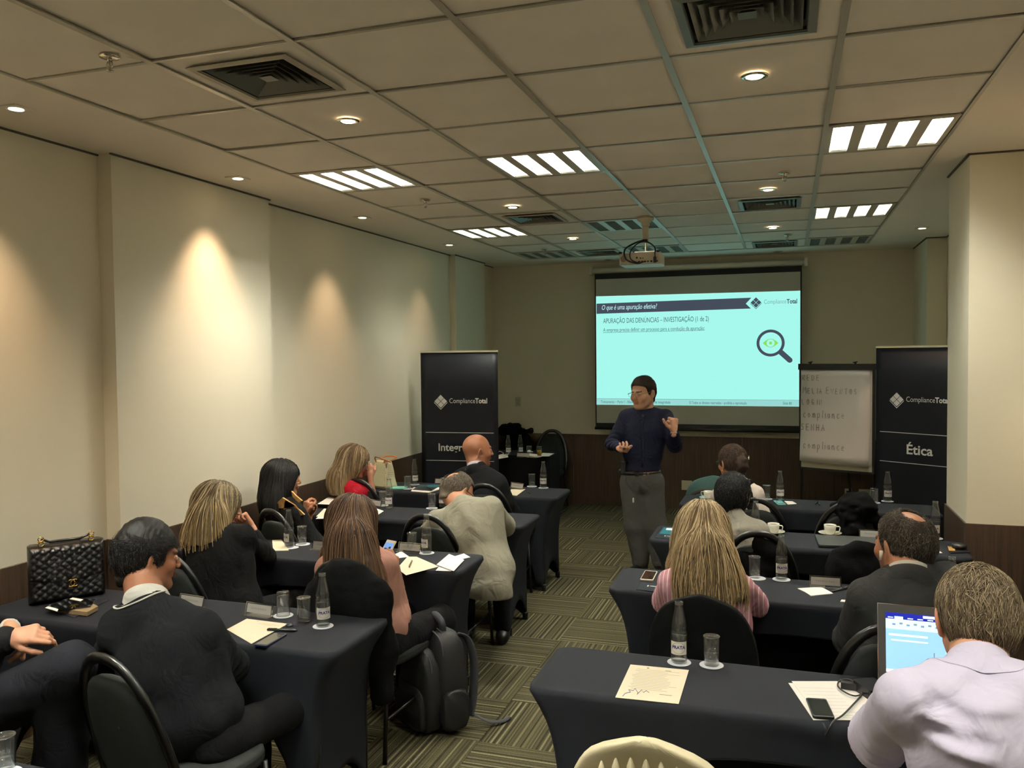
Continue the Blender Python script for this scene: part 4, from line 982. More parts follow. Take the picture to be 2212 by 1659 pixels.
flat('paper_sheet', 'white sheet and blue card at the elbow of the woman in white', 'paper', [(1652, 1086), (1668, 1088), (1664, 1093), (1650, 1092)], m_paper, group='loose sheets')
flat('paper_sheet', 'white sheet right of the suited man\'s head', 'paper', [(2008, 1183), (2018, 1182), (2036, 1195), (2008, 1195)], m_paper, group='loose sheets')
flat('paper_sheet', 'cream sheet at the bald man\'s right hand', 'paper', [(1104, 1057), (1135, 1057), (1116, 1071), (1100, 1069)], m_cream, group='loose sheets')
# closed laptop on the third right table
P = [at(u, v, z=TT) for u, v in ((1763, 1161), (1893, 1167), (1900, 1190), (1770, 1183))]; c = sum(P)/4
t_ = thing('closed_laptop', 'closed dark grey laptop under the second coffee cup', 'laptop', tuple(c), math.atan2(P[1][1]-P[0][1], P[1][0]-P[0][0]))
w_, l_ = np.linalg.norm(P[1]-P[0]), np.linalg.norm(P[0]-P[3])
bevel(MB().box(-w_/2, w_/2, -l_/2, l_/2, .0, .012, bev=.008).obj('base', m_pblack, t_), .002); bevel(MB().box(-w_/2, w_/2, -l_/2, l_/2, .0125, .019, bev=.008).obj('lid', mat('laptop_grey', (74, 76, 76), .4, metal=.3), t_), .002)
# tray with a round black item at the right pillar
P = [at(u, v, z=TT) for u, v in ((2046, 1178), (2080, 1178), (2105, 1196), (2056, 1198))]; c = sum(P)/4
o, P, c = flat('notebook', 'dark notebook with a tan tab beside the right pillar', 'notebook', [(2044, 1178), (2078, 1180), (2096, 1195), (2054, 1196)], m_pblack, th=.006)
flat('sticky_note', 'tan sticky tab on the dark notebook by the pillar', 'note', [(2047, 1181), (2061, 1182), (2064, 1190), (2050, 1190)], mat('tan_note', (170, 130, 70), .8), th=.001, z=TT+.007)
tag(MB().lathe([(.0005, 0), (.036, 0), (.040, .01), (.038, .022), (.025, .027), (.0005, .028)], 24, Matrix.Translation(tuple(at(2072, 1184, z=TT+.008)))).obj('round_case', m_pblack, None, True), 'round black case on the notebook by the right pillar', 'case')
p = A(1527, 1083); tag(MB().box(-.07, .03, -.05, .04, .001, .022, Matrix.Translation((p[0]+.04, p[1]-.03, p[2])), bev=.01).obj('pen_case', m_pblack), 'black case in front of the cup on the farthest right table', 'case')
# ------------------------------------------------------------------ acrylic name plates
m_acr = glass_mat('acrylic', (.98, .98, .98), 1.49, .015); m_card = mat('name_card', (182, 180, 176), .7); m_faint = mat('faint_print', (158, 156, 152), .8)
npl = thing('name_plate', 'name plate', 'name plate', (0, 0, 0), 0, 'clear acrylic name plates with white cards')
Mt = Matrix.Translation((0, 0, .003)) @ Matrix.Rotation(math.radians(-14), 4, 'X')
MB().box(-.072, .072, -.0025, .0025, 0, .048, Mt).box(-.072, .072, -.03, .018, 0, .003).obj('acrylic_stand', m_acr, npl)
cd = MB().box(-.066, .066, -.001, .001, .005, .042, Mt).obj('name_card', m_card, npl)
b = MB()
for k in range(9): x = -.042+.0095*k; b.box(x, x+.006, -.0016, -.0011, .020, .028, Mt)
b.obj('faint_lettering', m_faint, cd)['kind'] = 'stuff'
edge = MB()
for s in (-1, 1): edge.box(s*.0715-.0008, s*.0715+.0008, -.003, .003, 0, .049, Mt)
edge.box(-.072, .072, -.003, .003, .0475, .049, Mt).obj('polished_edge', m_chrome, npl)
for k, (u, v, rz, lb) in enumerate(((558, 1329, -.10, 'name plate beside the upturned glass'), (412, 1310, -.12, 'name plate right of the face of the man with white piping'), (697, 1187, 0, 'name plate half hidden by the brown hair'), (884, 1192, -.05, 'name plate behind the glass near the cream sheet'),
        (807, 1094, -.25, 'name plate at the brown-haired woman\'s right, tilted'), (955, 1046, 0, 'name plate behind the grey-jacketed man\'s head'), (1116, 1056, -.45, 'name plate at the bald man\'s right arm'), (1783, 1268, .02, 'name plate beside the suited man, in front of the covered chair'),
        (1884, 1163, 0, 'name plate left of the suited man\'s head'), (1129, 988, 0, 'name plate with dark print on the cluttered corner table'))):
    o = npl if k == 0 else dup(npl, (0, 0, 0)); o.location = tuple(A(u, v)); o.rotation_euler = (0, 0, rz); o['label'] = lb

# ------------------------------------------------------------------ quilted handbag on the near left table
q0, q1 = at(62, 1306, z=TT), at(226, 1280, z=TT); W = np.linalg.norm(q1-q0); ang = math.atan2(q1[1]-q0[1], q1[0]-q0[0])
W = min(W, .42); hb = thing('quilted_handbag', 'black quilted leather handbag with gold clasp standing against the wainscot', 'handbag', (q0[0], q0[1], TT), ang)
m_lea = mat('quilted_leather', (22, 21, 22), .30, bump=.1, bscale=300); m_gold = mat('gold_metal', (214, 176, 96), .2, metal=1.)
HH = .265; nx, nz_ = 96, 60; V = []
for j in range(nz_+1):
    for i in range(nx+1):
        s, t = i/nx, j/nz_; x = W*s; z = HH*t
        a = (x+z*1.25)/.042; b_ = (x-z*1.25)/.042
        pf = min(abs(math.sin(PI*a/1.0)), abs(math.sin(PI*b_/1.0)))**.5*.0065
        e = min(1, min(s, 1-s)*14, min(t, 1-t)*10); e = e*(2-e)
        flap = .006 if z > .085+.05*(1-abs(2*s-1))*0+.012*math.sin(PI*s)*0+.03*abs(2*s-1)**1 else 0
        V.append((x, -(.012+.040*e**.5*(1-.35*t)+pf*e+flap*e), z+.004))
F = [(j*(nx+1)+i, j*(nx+1)+i+1, (j+1)*(nx+1)+i+1, (j+1)*(nx+1)+i) for j in range(nz_) for i in range(nx)]
k0 = len(V); V += [(x, .05*min(1, min(x/W, 1-x/W)*14+.25), z) for (x, y, z) in V[:k0]]
F += [(f[3]+k0, f[2]+k0, f[1]+k0, f[0]+k0) for f in F[:]]
per = [i for i in range(nx+1)]+[(j*(nx+1)+nx) for j in range(1, nz_+1)]+[nz_*(nx+1)+i for i in range(nx-1, -1, -1)]+[j*(nx+1) for j in range(nz_-1, 0, -1)]
F += [(per[(k+1) % len(per)], per[k], per[k]+k0, per[(k+1) % len(per)]+k0) for k in range(len(per))]
MB().add(V, F).obj('body', m_lea, hb, True)
em = MB(); cx_, cz_ = W*.55, .088
for s in (-1, 1):
    pts = [(cx_+s*.008-s*.016*math.cos(math.radians(a)), -.071, cz_+.016*math.sin(math.radians(a))) for a in range(-130, 131, 20)] if s == 1 else [(cx_-.008+.016*math.cos(math.radians(a)), -.071, cz_+.016*math.sin(math.radians(a))) for a in range(-130, 131, 20)]
    em.tube(pts, .0028, 6, up=(0, 1, 0))
em.obj('clasp_emblem', m_gold, hb, True)
for x in (.055, W-.055):
    g = MB()
    for k in range(3): g.tube([(x+.012*math.cos(2*PI*a/10), -.02+(.009*math.sin(2*PI*a/10) if k % 2 else 0), HH+.012+.012*k+(0 if k % 2 else .010*math.sin(2*PI*a/10))) for a in range(11)], .0026, 5)
    g.obj('chain_ring', m_gold, hb, True)
MB().tube([(.06, .0, HH+.03), (W*.3, .03, HH+.01), (W*.7, .03, HH+.01), (W-.06, 0, HH+.03)], .006, 6).obj('chain_strap', m_lea, hb, True)
# items in front of the handbag
m_tan = mat('woven_tan', (150, 128, 96), .6, bump=.8, bscale=120)
flat('folder', 'dark folder with white corners under the wallet near the handbag', 'folder', [(98, 1316), (158, 1292), (236, 1296), (160, 1335)], m_fold, th=.002, group='dark folders with teal print')
o, P, c = flat('wallet', 'tan woven long wallet on the folder in front of the handbag', 'wallet', [(122, 1322), (200, 1312), (212, 1318), (188, 1331)], m_tan, th=.018, z=TT+.003)
o, P, c = flat('tablet', 'black glossy tablet with white end bands on top of the woven wallet', 'tablet', [(97, 1313), (155, 1292), (208, 1297), (196, 1312), (125, 1321)], m_disp, th=.006, z=TT+.022)
for k, pts in enumerate(([(97, 1313), (104, 1310), (126, 1316), (124, 1321)], [(150, 1294), (157, 1291), (180, 1295), (174, 1299)])): flat('white_band', None, None, [(u, v) for u, v in pts], m_paper, th=.0006, z=TT+.029, parent=None)[0]['label'] = 'white band on the tablet'
for ob in [q for q in C.objects if q.name.startswith('white_band') and q.parent is None]:
    ob.parent = o; ob.matrix_parent_inverse = Matrix.Translation(o.location).inverted(); 
# ------------------------------------------------------------------ tote bag on the far left table
p0, p1 = at(803, 1052, z=TT), at(848, 1045, z=TT)
tb = thing('tote_bag', 'pale checked tote bag with tan handles standing by the wall', 'handbag', tuple(at(828, 1052, z=TT)), -.35)
m_tote = bpy.data.materials.new('tote_canvas'); m_tote.use_nodes = True; nt = m_tote.node_tree; b_ = nt.nodes['Principled BSDF']; ck = nt.nodes.new('ShaderNodeTexVoronoi'); ck.inputs['Scale'].default_value = 60; ck.inputs['Randomness'].default_value = 0
rr_ = nt.nodes.new('ShaderNodeValToRGB'); rr_.color_ramp.elements[0].position = .22; rr_.color_ramp.elements[0].color = (*lin((150, 134, 100)), 1); rr_.color_ramp.elements[1].position = .3; rr_.color_ramp.elements[1].color = (*lin((214, 206, 172)), 1)
tcn = nt.nodes.new('ShaderNodeTexCoord'); nt.links.new(tcn.outputs['Object'], ck.inputs['Vector']); nt.links.new(ck.outputs['Distance'], rr_.inputs[0]); nt.links.new(rr_.outputs[0], b_.inputs['Base Color']); b_.inputs['Roughness'].default_value = .6
V = []; n = 16
for j in range(9):
    t = j/8; hx, hy = .115-.028*t, .075-.045*t**1.3
    for k in range(n*2):
        a = 2*PI*k/(n*2); c_, s_ = math.cos(a), math.sin(a); V.append((hx*math.copysign(abs(c_)**.35, c_), hy*math.copysign(abs(s_)**.35, s_)*(1+.08*math.sin(3*a+j)), .002+.225*t))
m2 = n*2
body = MB().add(V, [(j*m2+k, j*m2+(k+1) % m2, (j+1)*m2+(k+1) % m2, (j+1)*m2+k) for j in range(8) for k in range(m2)]+[tuple(range(m2-1, -1, -1)), tuple(8*m2+k for k in range(m2))]).obj('bag_body', m_tote, tb, True)
pnl = MB().add([(-.060, -.079, .02), (.085, -.079, .02), (.068, -.046, .205), (-.050, -.046, .205)], [(0, 1, 2, 3)]).obj('front_panel', mat('tote_panel', (216, 214, 176), .7), tb)
for k in range(11):
    t = k/11; z = .032+.16*t; y = -.0798+.033*(z-.02)/.185; text('panel_lettering', 'lorem'[0:0] or '— — — — — —', .014, mat('tote_print', (150, 150, 110), .8), Matrix.Translation((-.052+.006*t, y, z)) @ Matrix.Rotation(PI/2-.175, 4, 'X'), pnl, width=.128-.02*t)
m_strap = mat('tan_leather', (196, 124, 60), .4)
for s in (-1, 1):
    MB().tube(bez([(-.05, s*.03, .215), (-.045, s*.05, .255), (.03+.02*s, s*.07, .265), (.13, s*.035, .245+.015*s), (.06, s*.03, .235), (.05, s*.03, .215)], 6), .0075, 8, ry=.5).obj('handle', m_strap, tb, True)
MB().tube([(.094+.0, -.05, .02), (.075, -.032, .21)], .004, 6).tube([(-.094, -.05, .02), (-.075, -.032, .21)], .004, 6).obj('edge_piping', mat('dark_piping', (50, 44, 34), .5), tb, True)
g = MB()
for k in range(2): g.tube([(-.075+.014*math.cos(2*PI*a/12), -.06-.01*k, .15-.04*k+.018*math.sin(2*PI*a/12)) for a in range(13)], .003, 5)
g.obj('key_ring', m_gold, tb, True)

# ------------------------------------------------------------------ backpack on the floor
bp_ = thing('backpack', 'black laptop backpack standing on the carpet beside the near left tables', 'backpack', tuple(at(950, 1562, z=0)*np.array([1, 1, 0])), -.55)
m_nyl = mat('nylon_black', (17, 17, 18), .62, bump=.35, bscale=260); m_nyl2 = mat('nylon_strap', (50, 51, 57), .7)
def soft(w, d, h, x0=0, y0=0, z0=0, e=.5, lean=0., seed=0, taper=.12, nu=28, nv=16):
    V = []
    for j in range(nv+1):
        a = -PI/2+PI*j/nv; ca, sa = math.cos(a), math.sin(a); zz = math.copysign(abs(sa)**e, sa); rr = max(1e-4, abs(ca)**e)
        for k in range(nu):
            b = 2*PI*k/nu; c_, s_ = math.cos(b), math.sin(b); tp = 1-taper*max(0, zz)
            V.append((x0+w/2*rr*math.copysign(abs(c_)**e, c_)*tp+.004*math.sin(5*b+j+seed), y0+d/2*rr*math.copysign(abs(s_)**e, s_)*tp+lean*(zz+1)/2+.003*math.sin(4*b+1.7*j+seed), z0+h/2*(zz+1)))
    return V, [(j*nu+k, j*nu+(k+1) % nu, (j+1)*nu+(k+1) % nu, (j+1)*nu+k) for j in range(nv) for k in range(nu)]
MB().add(*soft(.33, .19, .50, z0=.0, e=.45, taper=.22)).obj('main_body', m_nyl, bp_, True)
MB().add(*soft(.29, .12, .42, y0=-.115, z0=.01, e=.5, taper=.3, seed=2)).obj('front_compartment', m_nyl, bp_, True)
MB().add(*soft(.24, .07, .22, y0=-.165, z0=.03, e=.5, taper=.15, seed=4)).obj('front_pocket', m_nyl, bp_, True)
for s in (-1, 1):
    MB().add(*soft(.06, .16, .20, x0=s*.165, y0=-.02, z0=.03, e=.55)).obj('side_pocket', m_nyl, bp_, True)
    MB().tube(bez([(s*.08, .06, .47), (s*.10, .115, .43), (s*.12, .135, .30), (s*.13, .115, .14), (s*.14, .085, .06)], 6), .030, 8, ry=.28, up=(0, 1, .2)).obj('shoulder_strap', m_nyl2, bp_, True)
    MB().tube(bez([(s*.14, .10, .07), (s*.20, .16, .03), (s*.22, .24, .014), (s*.20, .30, .012)], 5), .013, 6, ry=.2).obj('loose_webbing', m_nyl2, bp_, True)
MB().tube(bez([(-.05, -.01, .485), (-.055, -.02, .54), (0, -.02, .565), (.055, -.02, .54), (.05, -.01, .485)], 6), .020, 8, ry=.5).obj('grab_handle', m_nyl2, bp_, True)
b_ = MB().tube([(-.057, -.043, .515), (-.052, -.044, .54)], .006, 6).tube([(-.035, -.041, .555), (-.01, -.041, .568)], .005, 6).obj('red_marking', mat('red_mark', (170, 30, 26), .6), bp_, True)
MB().tube([(-.09, -.19, .40), (-.092, -.192, .37)], .008, 6).tube([(.0, -.10, .468), (.03, -.09, .472)], .007, 6).obj('zip_pull', mat('zip_silver', (214, 210, 190), .25, metal=.9), bp_, True)
for y_, z_, w_ in ((-.06, .50, .13), (-.125, .43, .12), (-.03, .505, .13)):
    MB().tube(bez([(-w_, y_-.01, .12), (-w_*.95, y_, z_-.10), (-w_*.5, y_, z_-.01), (w_*.5, y_, z_-.01), (w_*.95, y_, z_-.10), (w_, y_-.01, .12)], 6), .0045, 5).obj('zipper', m_nyl2, bp_, True)

# ------------------------------------------------------------------ laptop on the nearest right table
TLp = at(1893, 1310, y=3.045); BLp = at(1913, 1475, y=2.985)
lt = thing('open_laptop', 'open silver-edged laptop with a blue word-processor window', 'laptop', (.480, 2.885, TT), -.035)
tilt = math.radians(-12); LW, LH = .385, .262
Ms = Matrix.Translation((0, .125, .018)) @ Matrix.Rotation(tilt, 4, 'X')
bevel(MB().box(-LW/2, LW/2, -.125, .125, .0, .018, bev=.012).obj('keyboard_base', mat('laptop_black', (28, 28, 30), .4), lt), .002)
lid = MB().box(-LW/2, LW/2, -.003, .004, 0, LH, Ms).obj('lid', mat('bezel_grey', (74, 72, 70), .45), lt)
MB().box(-LW/2-.002, -LW/2, -.004, .005, 0, LH+.002, Ms).box(LW/2, LW/2+.002, -.004, .005, 0, LH+.002, Ms).box(-LW/2, LW/2, -.004, .005, LH, LH+.002, Ms).obj('silver_edge', m_chrome, lid)
def em2(name, col, s=1.): return mat(name, col, .5, emit=col, es=s, spec=.3)
w0, w1, h0, h1 = -LW/2+.024, LW/2-.024, .030, LH-.026
def scr(name, x0, x1, z0, z1, m, k, par):
    f = lambda s, t: (w0+(w1-w0)*s, -.0032-.0003*k, h0+(h1-h0)*t)
    return MB().add([Ms @ Vector(p) for p in (f(x0, z0), f(x1, z0), f(x1, z1), f(x0, z1))], [(0, 1, 2, 3)]).obj(name, m, par)
dsp = scr('display', 0, 1, 0, 1, em2('display_blue', (140, 186, 226)), 0, lid)
scr('title_bar', 0, 1, .90, 1, em2('display_navy', (20, 30, 140)), 1, dsp); scr('taskbar', 0, 1, 0, .05, em2('display_dark', (16, 24, 70)), 1, dsp)
scr('ribbon', 0, 1, .74, .90, em2('display_pale', (196, 216, 236)), 1, dsp); scr('active_tab', .08, .16, .90, .945, MATS['display_pale'], 2, dsp)
scr('search_field', .34, .54, .945, .985, em2('display_white', (226, 240, 246)), 2, dsp); scr('status_bar', 0, .48, .05, .10, MATS['display_white'], 2, dsp)
scr('page', .54, 1, .10, .70, MATS['display_white'], 2, dsp); scr('page_gap', .54, 1, .37, .385, em2('display_gap', (150, 190, 180)), 3, dsp)
scr('pane_field', .03, .38, .635, .665, MATS['display_white'], 2, dsp); scr('pane_field', .05, .38, .555, .575, MATS['display_white'], 2, dsp)
scr('scrollbar', .43, .44, .10, .36, MATS['display_white'], 2, dsp); scr('scrollbar_thumb', .43, .44, .28, .42, em2('display_grey', (110, 130, 150)), 3, dsp)
for k in range(14): scr('tool_icon', .06+.065*k, .09+.065*k, .80+.02*(k % 2), .83+.02*(k % 2), MATS['display_grey'], 3, dsp)
for k in range(9): scr('text_line', .80+.03*(k % 3 == 0), .99, .12+.027*k, .133+.027*k, MATS['display_grey'], 4, dsp)
for k in range(4): scr('text_line', .78, .98, .60+.025*k, .61+.025*k, MATS['display_grey'], 4, dsp)
for k in range(10): scr('menu_word', .02+.09*k, .07+.09*k, .915, .93, MATS['display_white'], 3, dsp)
b = MB()
for r in range(5):
    for q in range(14): b.box(-.165+.0235*q, -.145+.0235*q, -.02+.022*r, -.002+.022*r, .018, .0195)
kb = b.obj('keys', m_pblack, lt); kb['kind'] = 'stuff'
MB().box(-.05, .05, -.11, -.045, .018, .0186).obj('touchpad', MATS['bezel_grey'], lt)
# black bag with a pale buckle at the right edge of that table
p = at(2225, 1440, y=2.95); wb = thing('document_bag', 'black bag with a pale buckle strap at the right edge behind the lavender shoulder', 'bag', (.90+.12, 3.02, 0), .1)
MB().add(*soft(.30, .16, .34, z0=.55, e=.4, taper=.05)).obj('bag_body', m_nyl, wb, True); MB().tube([(-.11, -.085, .84), (-.108, -.09, .78), (-.105, -.088, .72)], .008, 6, ry=.4).obj('strap', MATS['zip_silver'], wb, True)
MB().box(-.12, .12, -.05, .05, .46, .56).obj('bag_base', m_nyl, wb)
for q in ((-.1, -.04), (.1, -.04), (-.1, .04), (.1, .04)): pass
# ------------------------------------------------------------------ jackets thrown over chairs, clutter in the far corner
# ------------------------------------------------------------------ people: smooth implicit bodies, meshed with surface nets
class SD:
    """signed distance made of soft-joined limbs"""
    def __init__(s): s.ops = []
    def cone(s, a, b, ra, rb, k=.02, flat=None, op='add'):
        a, b = np.array(a, float), np.array(b, float); ab = b-a; L2 = max(1e-9, ab @ ab)
        if flat is not None: ax, fac = np.array(flat[0], float), flat[1]; ax /= np.linalg.norm(ax)
        def f(P):
            q = P-a; t = np.clip(q @ ab/L2, 0, 1); r = q-t[..., None]*ab
            if flat is not None: r = r+ax*((r @ ax)*(1/fac-1))[..., None]
            return np.sqrt((r*r).sum(-1))-(ra+(rb-ra)*t)
        R = max(ra, rb); s.ops.append((op, f, np.minimum(a, b)-R, np.maximum(a, b)+R, k)); return s
    def path(s, pts, rs, k=.02, **kw):
        for i in range(len(pts)-1): s.cone(pts[i], pts[i+1], rs[i], rs[i+1], k, **kw)
        return s
    def ell(s, c, r, M=None, k=.02, op='add'):
        c, r = np.array(c, float), np.array(r, float); Mt = np.eye(3) if M is None else np.asarray(M)
        def f(P):
            q = (P-c) @ Mt; k0 = np.sqrt(((q/r)**2).sum(-1))+1e-9; k1 = np.sqrt(((q/r**2)**2).sum(-1))+1e-9
            return k0*(k0-1)/k1
        R = r.max(); s.ops.append((op, f, c-R, c+R, k)); return s
    def cut(s, n, c, k=.0): # keep n.p < c
        n = np.array(n, float); s.ops.append(('int', lambda P: P @ n-c, None, None, k)); return s
    def noise(s, amp, scale, seed=0, stretch=(1, 1, 1), M=None, sharp=1.):
        rs = np.random.RandomState(seed); W = rs.normal(size=(9, 3))*scale*np.array(stretch); ph = rs.uniform(0, 6.28, 9)
        if M is not None: W = W @ np.asarray(M).T
        def f(P):
            v = 0
            for w, p in zip(W, ph): v = v+np.sin(P @ w+p)
            v = v/3
            if sharp != 1: v = np.sign(v)*np.abs(v)**sharp
            return amp*v
        s.ops.append(('noise', f, None, None, 0)); return s
    def fun(s, f): s.ops.append(('noise', f, None, None, 0)); return s
    @staticmethod
    def _comb(op, d, e, k):
        if op == 'noise': return d+e
        if op == 'add':
            if k <= 0: return np.minimum(d, e)
            h = np.maximum(k-np.abs(d-e), 0)/k; return np.minimum(d, e)-h*h*k*.25
        if op == 'sub': e = -e
        if k <= 0: return np.maximum(d, e)
        h = np.maximum(k-np.abs(d-e), 0)/k; return np.maximum(d, e)+h*h*k*.25
    def ev(s, P):
        d = np.full(P.shape[:-1], 1.)
        for op, f, lo, hi, k in s.ops: d = s._comb(op, d, f(P), k)
        return d
    def grad(s, P, e=.002):
        g = np.stack([s.ev(P+np.eye(3)[i]*e)-s.ev(P-np.eye(3)[i]*e) for i in range(3)], -1)
        return g/(np.linalg.norm(g, axis=-1, keepdims=True)+1e-9)
    def mesh(s, h, lo=None, hi=None):
        los = [o[2] for o in s.ops if o[0] == 'add']; his = [o[3] for o in s.ops if o[0] == 'add']
        L = np.min(los, 0)-.02 if lo is None else np.array(lo, float); U = np.max(his, 0)+.02 if hi is None else np.array(hi, float)
        n = np.maximum(4, np.ceil((U-L)/h).astype(int)+1); ax = [L[i]+h*np.arange(n[i]) for i in range(3)]
        D = np.full(n, 1.)
        for op, f, lo_, hi_, k in s.ops:
            if lo_ is None or op == 'int': sl = (slice(None),)*3
            else:
                m = k+3*h; i0 = np.clip(np.floor((lo_-m-L)/h).astype(int), 0, n); i1 = np.clip(np.ceil((hi_+m-L)/h).astype(int)+1, 0, n)
                if (i1 <= i0).any(): continue
                sl = tuple(slice(a, b) for a, b in zip(i0, i1))
            G = np.stack(np.meshgrid(*[ax[i][sl[i]] for i in range(3)], indexing='ij'), -1)
            if op == 'noise':
                B = np.abs(D[sl]) < .06
                if B.any(): Dn = D[sl]; Dn[B] += f(G[B])
                continue
            D[sl] = s._comb(op, D[sl], f(G), k)
        D[0], D[-1], D[:, 0], D[:, -1], D[:, :, 0], D[:, :, -1] = (1.,)*6
        return snet(D, L, h)

def snet(D, L, h):
    n = np.array(D.shape); I = D < 0; c = n-1
    cnt = np.zeros(c, np.int32); acc = np.zeros((*c, 3), np.float32)
    for a in range(3):
        b1, b2 = [i for i in range(3) if i != a]
        s0 = [slice(None)]*3; s1 = [slice(None)]*3; s0[a] = slice(0, -1); s1[a] = slice(1, None)
        d0, d1 = D[tuple(s0)], D[tuple(s1)]; X = I[tuple(s0)] != I[tuple(s1)]
        t = np.where(X, d0/(d0-d1+1e-12), 0)
        for o1 in (0, 1):
            for o2 in (0, 1):
                q = [slice(None)]*3; q[b1] = slice(o1, o1+c[b1]); q[b2] = slice(o2, o2+c[b2])
                x = X[tuple(q)]; cnt += x
                acc[..., a] += np.where(x, t[tuple(q)], 0)
                acc[..., b1] += x*o1; acc[..., b2] += x*o2
    idx = np.full(c, -1, np.int64); m = cnt > 0; idx[m] = np.arange(m.sum())
    base = np.argwhere(m); V = (base+acc[m]/cnt[m][:, None])*h+L
    Q = []
    for a in range(3):
        b1, b2 = [(1, 2), (2, 0), (0, 1)][a]
        s0 = [slice(1, -1)]*3; s1 = [slice(1, -1)]*3; s0[a] = slice(0, -1); s1[a] = slice(1, None)
        i0, i1 = I[tuple(s0)], I[tuple(s1)]; E = np.argwhere(i0 != i1)
        if not len(E): continue
        ins = i0[tuple(E.T)]
        P = E+1; P[:, a] -= 1
        def id_(d1, d2):
            R = P.copy(); R[:, b1] += d1; R[:, b2] += d2; return idx[tuple(R.T)]
        q = np.stack([id_(-1, -1), id_(0, -1), id_(0, 0), id_(-1, 0)], 1)
        q[~ins] = q[~ins][:, ::-1]; Q.append(q)
    Q = np.concatenate(Q); Q = Q[(Q >= 0).all(1)]
    return V, Q

def frame_from(yaw, pitch=0, roll=0):
    """columns = right, forward, up; yaw from +y towards +x, pitch downwards, roll towards the right shoulder"""
    y, p, r = math.radians(yaw), math.radians(pitch), math.radians(roll)
    Rz = np.array([[math.cos(y), math.sin(y), 0], [-math.sin(y), math.cos(y), 0], [0, 0, 1]])
    Rx = np.array([[1, 0, 0], [0, math.cos(p), math.sin(p)], [0, -math.sin(p), math.cos(p)]])
    Ry = np.array([[math.cos(r), 0, math.sin(r)], [0, 1, 0], [-math.sin(r), 0, math.cos(r)]])
    return Rz @ Rx @ Ry
def unit(v): v = np.array(v, float); return v/(np.linalg.norm(v)+1e-9)

def head_sd(F, c, sc=1., female=False, neck=None, fat=0.):
    """head in its own frame: x right, y face, z up"""
    s = SD(); T = lambda x, y, z: c+F @ (np.array([x, y, z])*sc)
    fr = F
    w = .96 if female else 1.
    s.ell(T(0, -.018, .028), np.array([.077, .100, .092])*sc, fr, 0)
    s.ell(T(0, .026, -.030), np.array([.062*w+fat, .066, .078])*sc, fr, .03*sc)
    for sx in (-1, 1):
        s.cone(T(sx*.050*w, -.004, -.052), T(sx*.020, .060, -.094), .022*sc+fat, .018*sc+fat*.5, .025*sc)
        s.ell(T(sx*.040, .062, -.024), np.array([.022, .02, .022])*sc+fat*.3, fr, .02*sc)
    s.ell(T(0, .074, -.096), np.array([.020, .016, .015])*sc, fr, .02*sc)
    s.cone(T(-.030, .083, .026), T(.030, .083, .026), .009*sc, .009*sc, .014*sc)
    for sx in (-1, 1): s.ell(T(sx*.031, .098, .006), np.array([.018, .018, .012])*sc, fr, .012*sc, 'sub')
    for sx in (-1, 1): s.ell(T(sx*.031, .080, .004), np.array([.0135, .0135, .0125])*sc, fr, .003*sc)
    s.cone(T(0, .090, .016), T(0, .108, -.024), .0070*sc, .0100*sc, .012*sc)
    for sx in (-1, 1): s.ell(T(sx*.011, .101, -.028), np.array([.0075, .010, .007])*sc, fr, .005*sc)
    s.ell(T(0, .0925, -.051), np.array([.021, .009, .0055])*sc, fr, .005*sc)
    s.ell(T(0, .0915, -.061), np.array([.018, .009, .0060])*sc, fr, .004*sc)
    for sx in (-1, 1):
        E = fr @ frame_from(sx*-30, 0, sx*8)
        s.ell(T(sx*.0835, -.012, -.006), np.array([.0075, .020, .033])*sc, E, .006*sc)
        s.ell(T(sx*.0925, -.006, -.002), np.array([.005, .011, .020])*sc, E, .004*sc, 'sub')
        s.ell(T(sx*.079, -.006, -.033), np.array([.006, .009, .010])*sc, E, .006*sc)
    if neck is not None:
        r = .050 if female else .060
        s.cone(T(0, -.030, -.045), neck, (r-.002)*sc+fat*.5, r*sc+.006+fat*.5, .03)
    return s

def hand_sd(s, w, d, pn, side, curl=(.5,)*5, spread=.06, sc=1., point=None):
    """palm and five fingers; w wrist, d direction of the palm, pn palm normal (out of the palm), side +1 right hand"""
    d = unit(d); pn = np.array(pn, float); pn = unit(pn-d*(pn @ d)); x = unit(np.cross(d, pn))*side   # towards the thumb
    x = -x
    P = lambda a, b, c: w+(x*a+d*b+pn*c)*sc
    s.path([P(0, -.02, 0), P(.002, .03, 0)], [.023*sc, .026*sc], .012)
    for a in (-.028, -.010, .010, .028): s.cone(P(a*.7, .02, 0), P(a, .088-abs(a)*.15, 0), .0145*sc, .0125*sc, .012)
    s.ell(P(0, .05, .006), np.array([.032, .032, .012])*sc, np.stack([x, d, pn], 1), .01)
    L = [(.030, .070, .0105, (.034, .022, .019)), (.010, .094, .0108, (.040, .026, .021)), (-.011, .090, .0102, (.038, .025, .020)), (-.031, .080, .0092, (.030, .019, .018))]
    for k, (a, b, r, seg) in enumerate(L):
        c = curl[k+1]; p = P(a, b-.004, 0); ang = 0.; sp = a*spread*18
        for q, l in enumerate(seg):
            ang += c*(1.15, 1.25, .8)[q]
            dirn = unit(d*math.cos(ang)+pn*math.sin(ang)+x*sp*math.cos(ang)); n = p+dirn*l*sc
            s.cone(p, n, (r-.0008*q)*sc, (r-.0008*(q+1))*sc, .004); p = n
    c = curl[0]; p = P(.022, .022, .006); ang = .75-c*.5
    for q, (l, r) in enumerate(((.040, .0145), (.032, .0115), (.025, .0105))):
        a2 = ang-.25*q*(1+c); dirn = unit(x*math.sin(max(a2, -.3))+d*math.cos(a2)+pn*(.35+.8*c*q*.6)); n = p+dirn*l*sc
        s.cone(p, n, r*sc, (r-.0015)*sc, .008 if q == 0 else .004); p = n
    return s

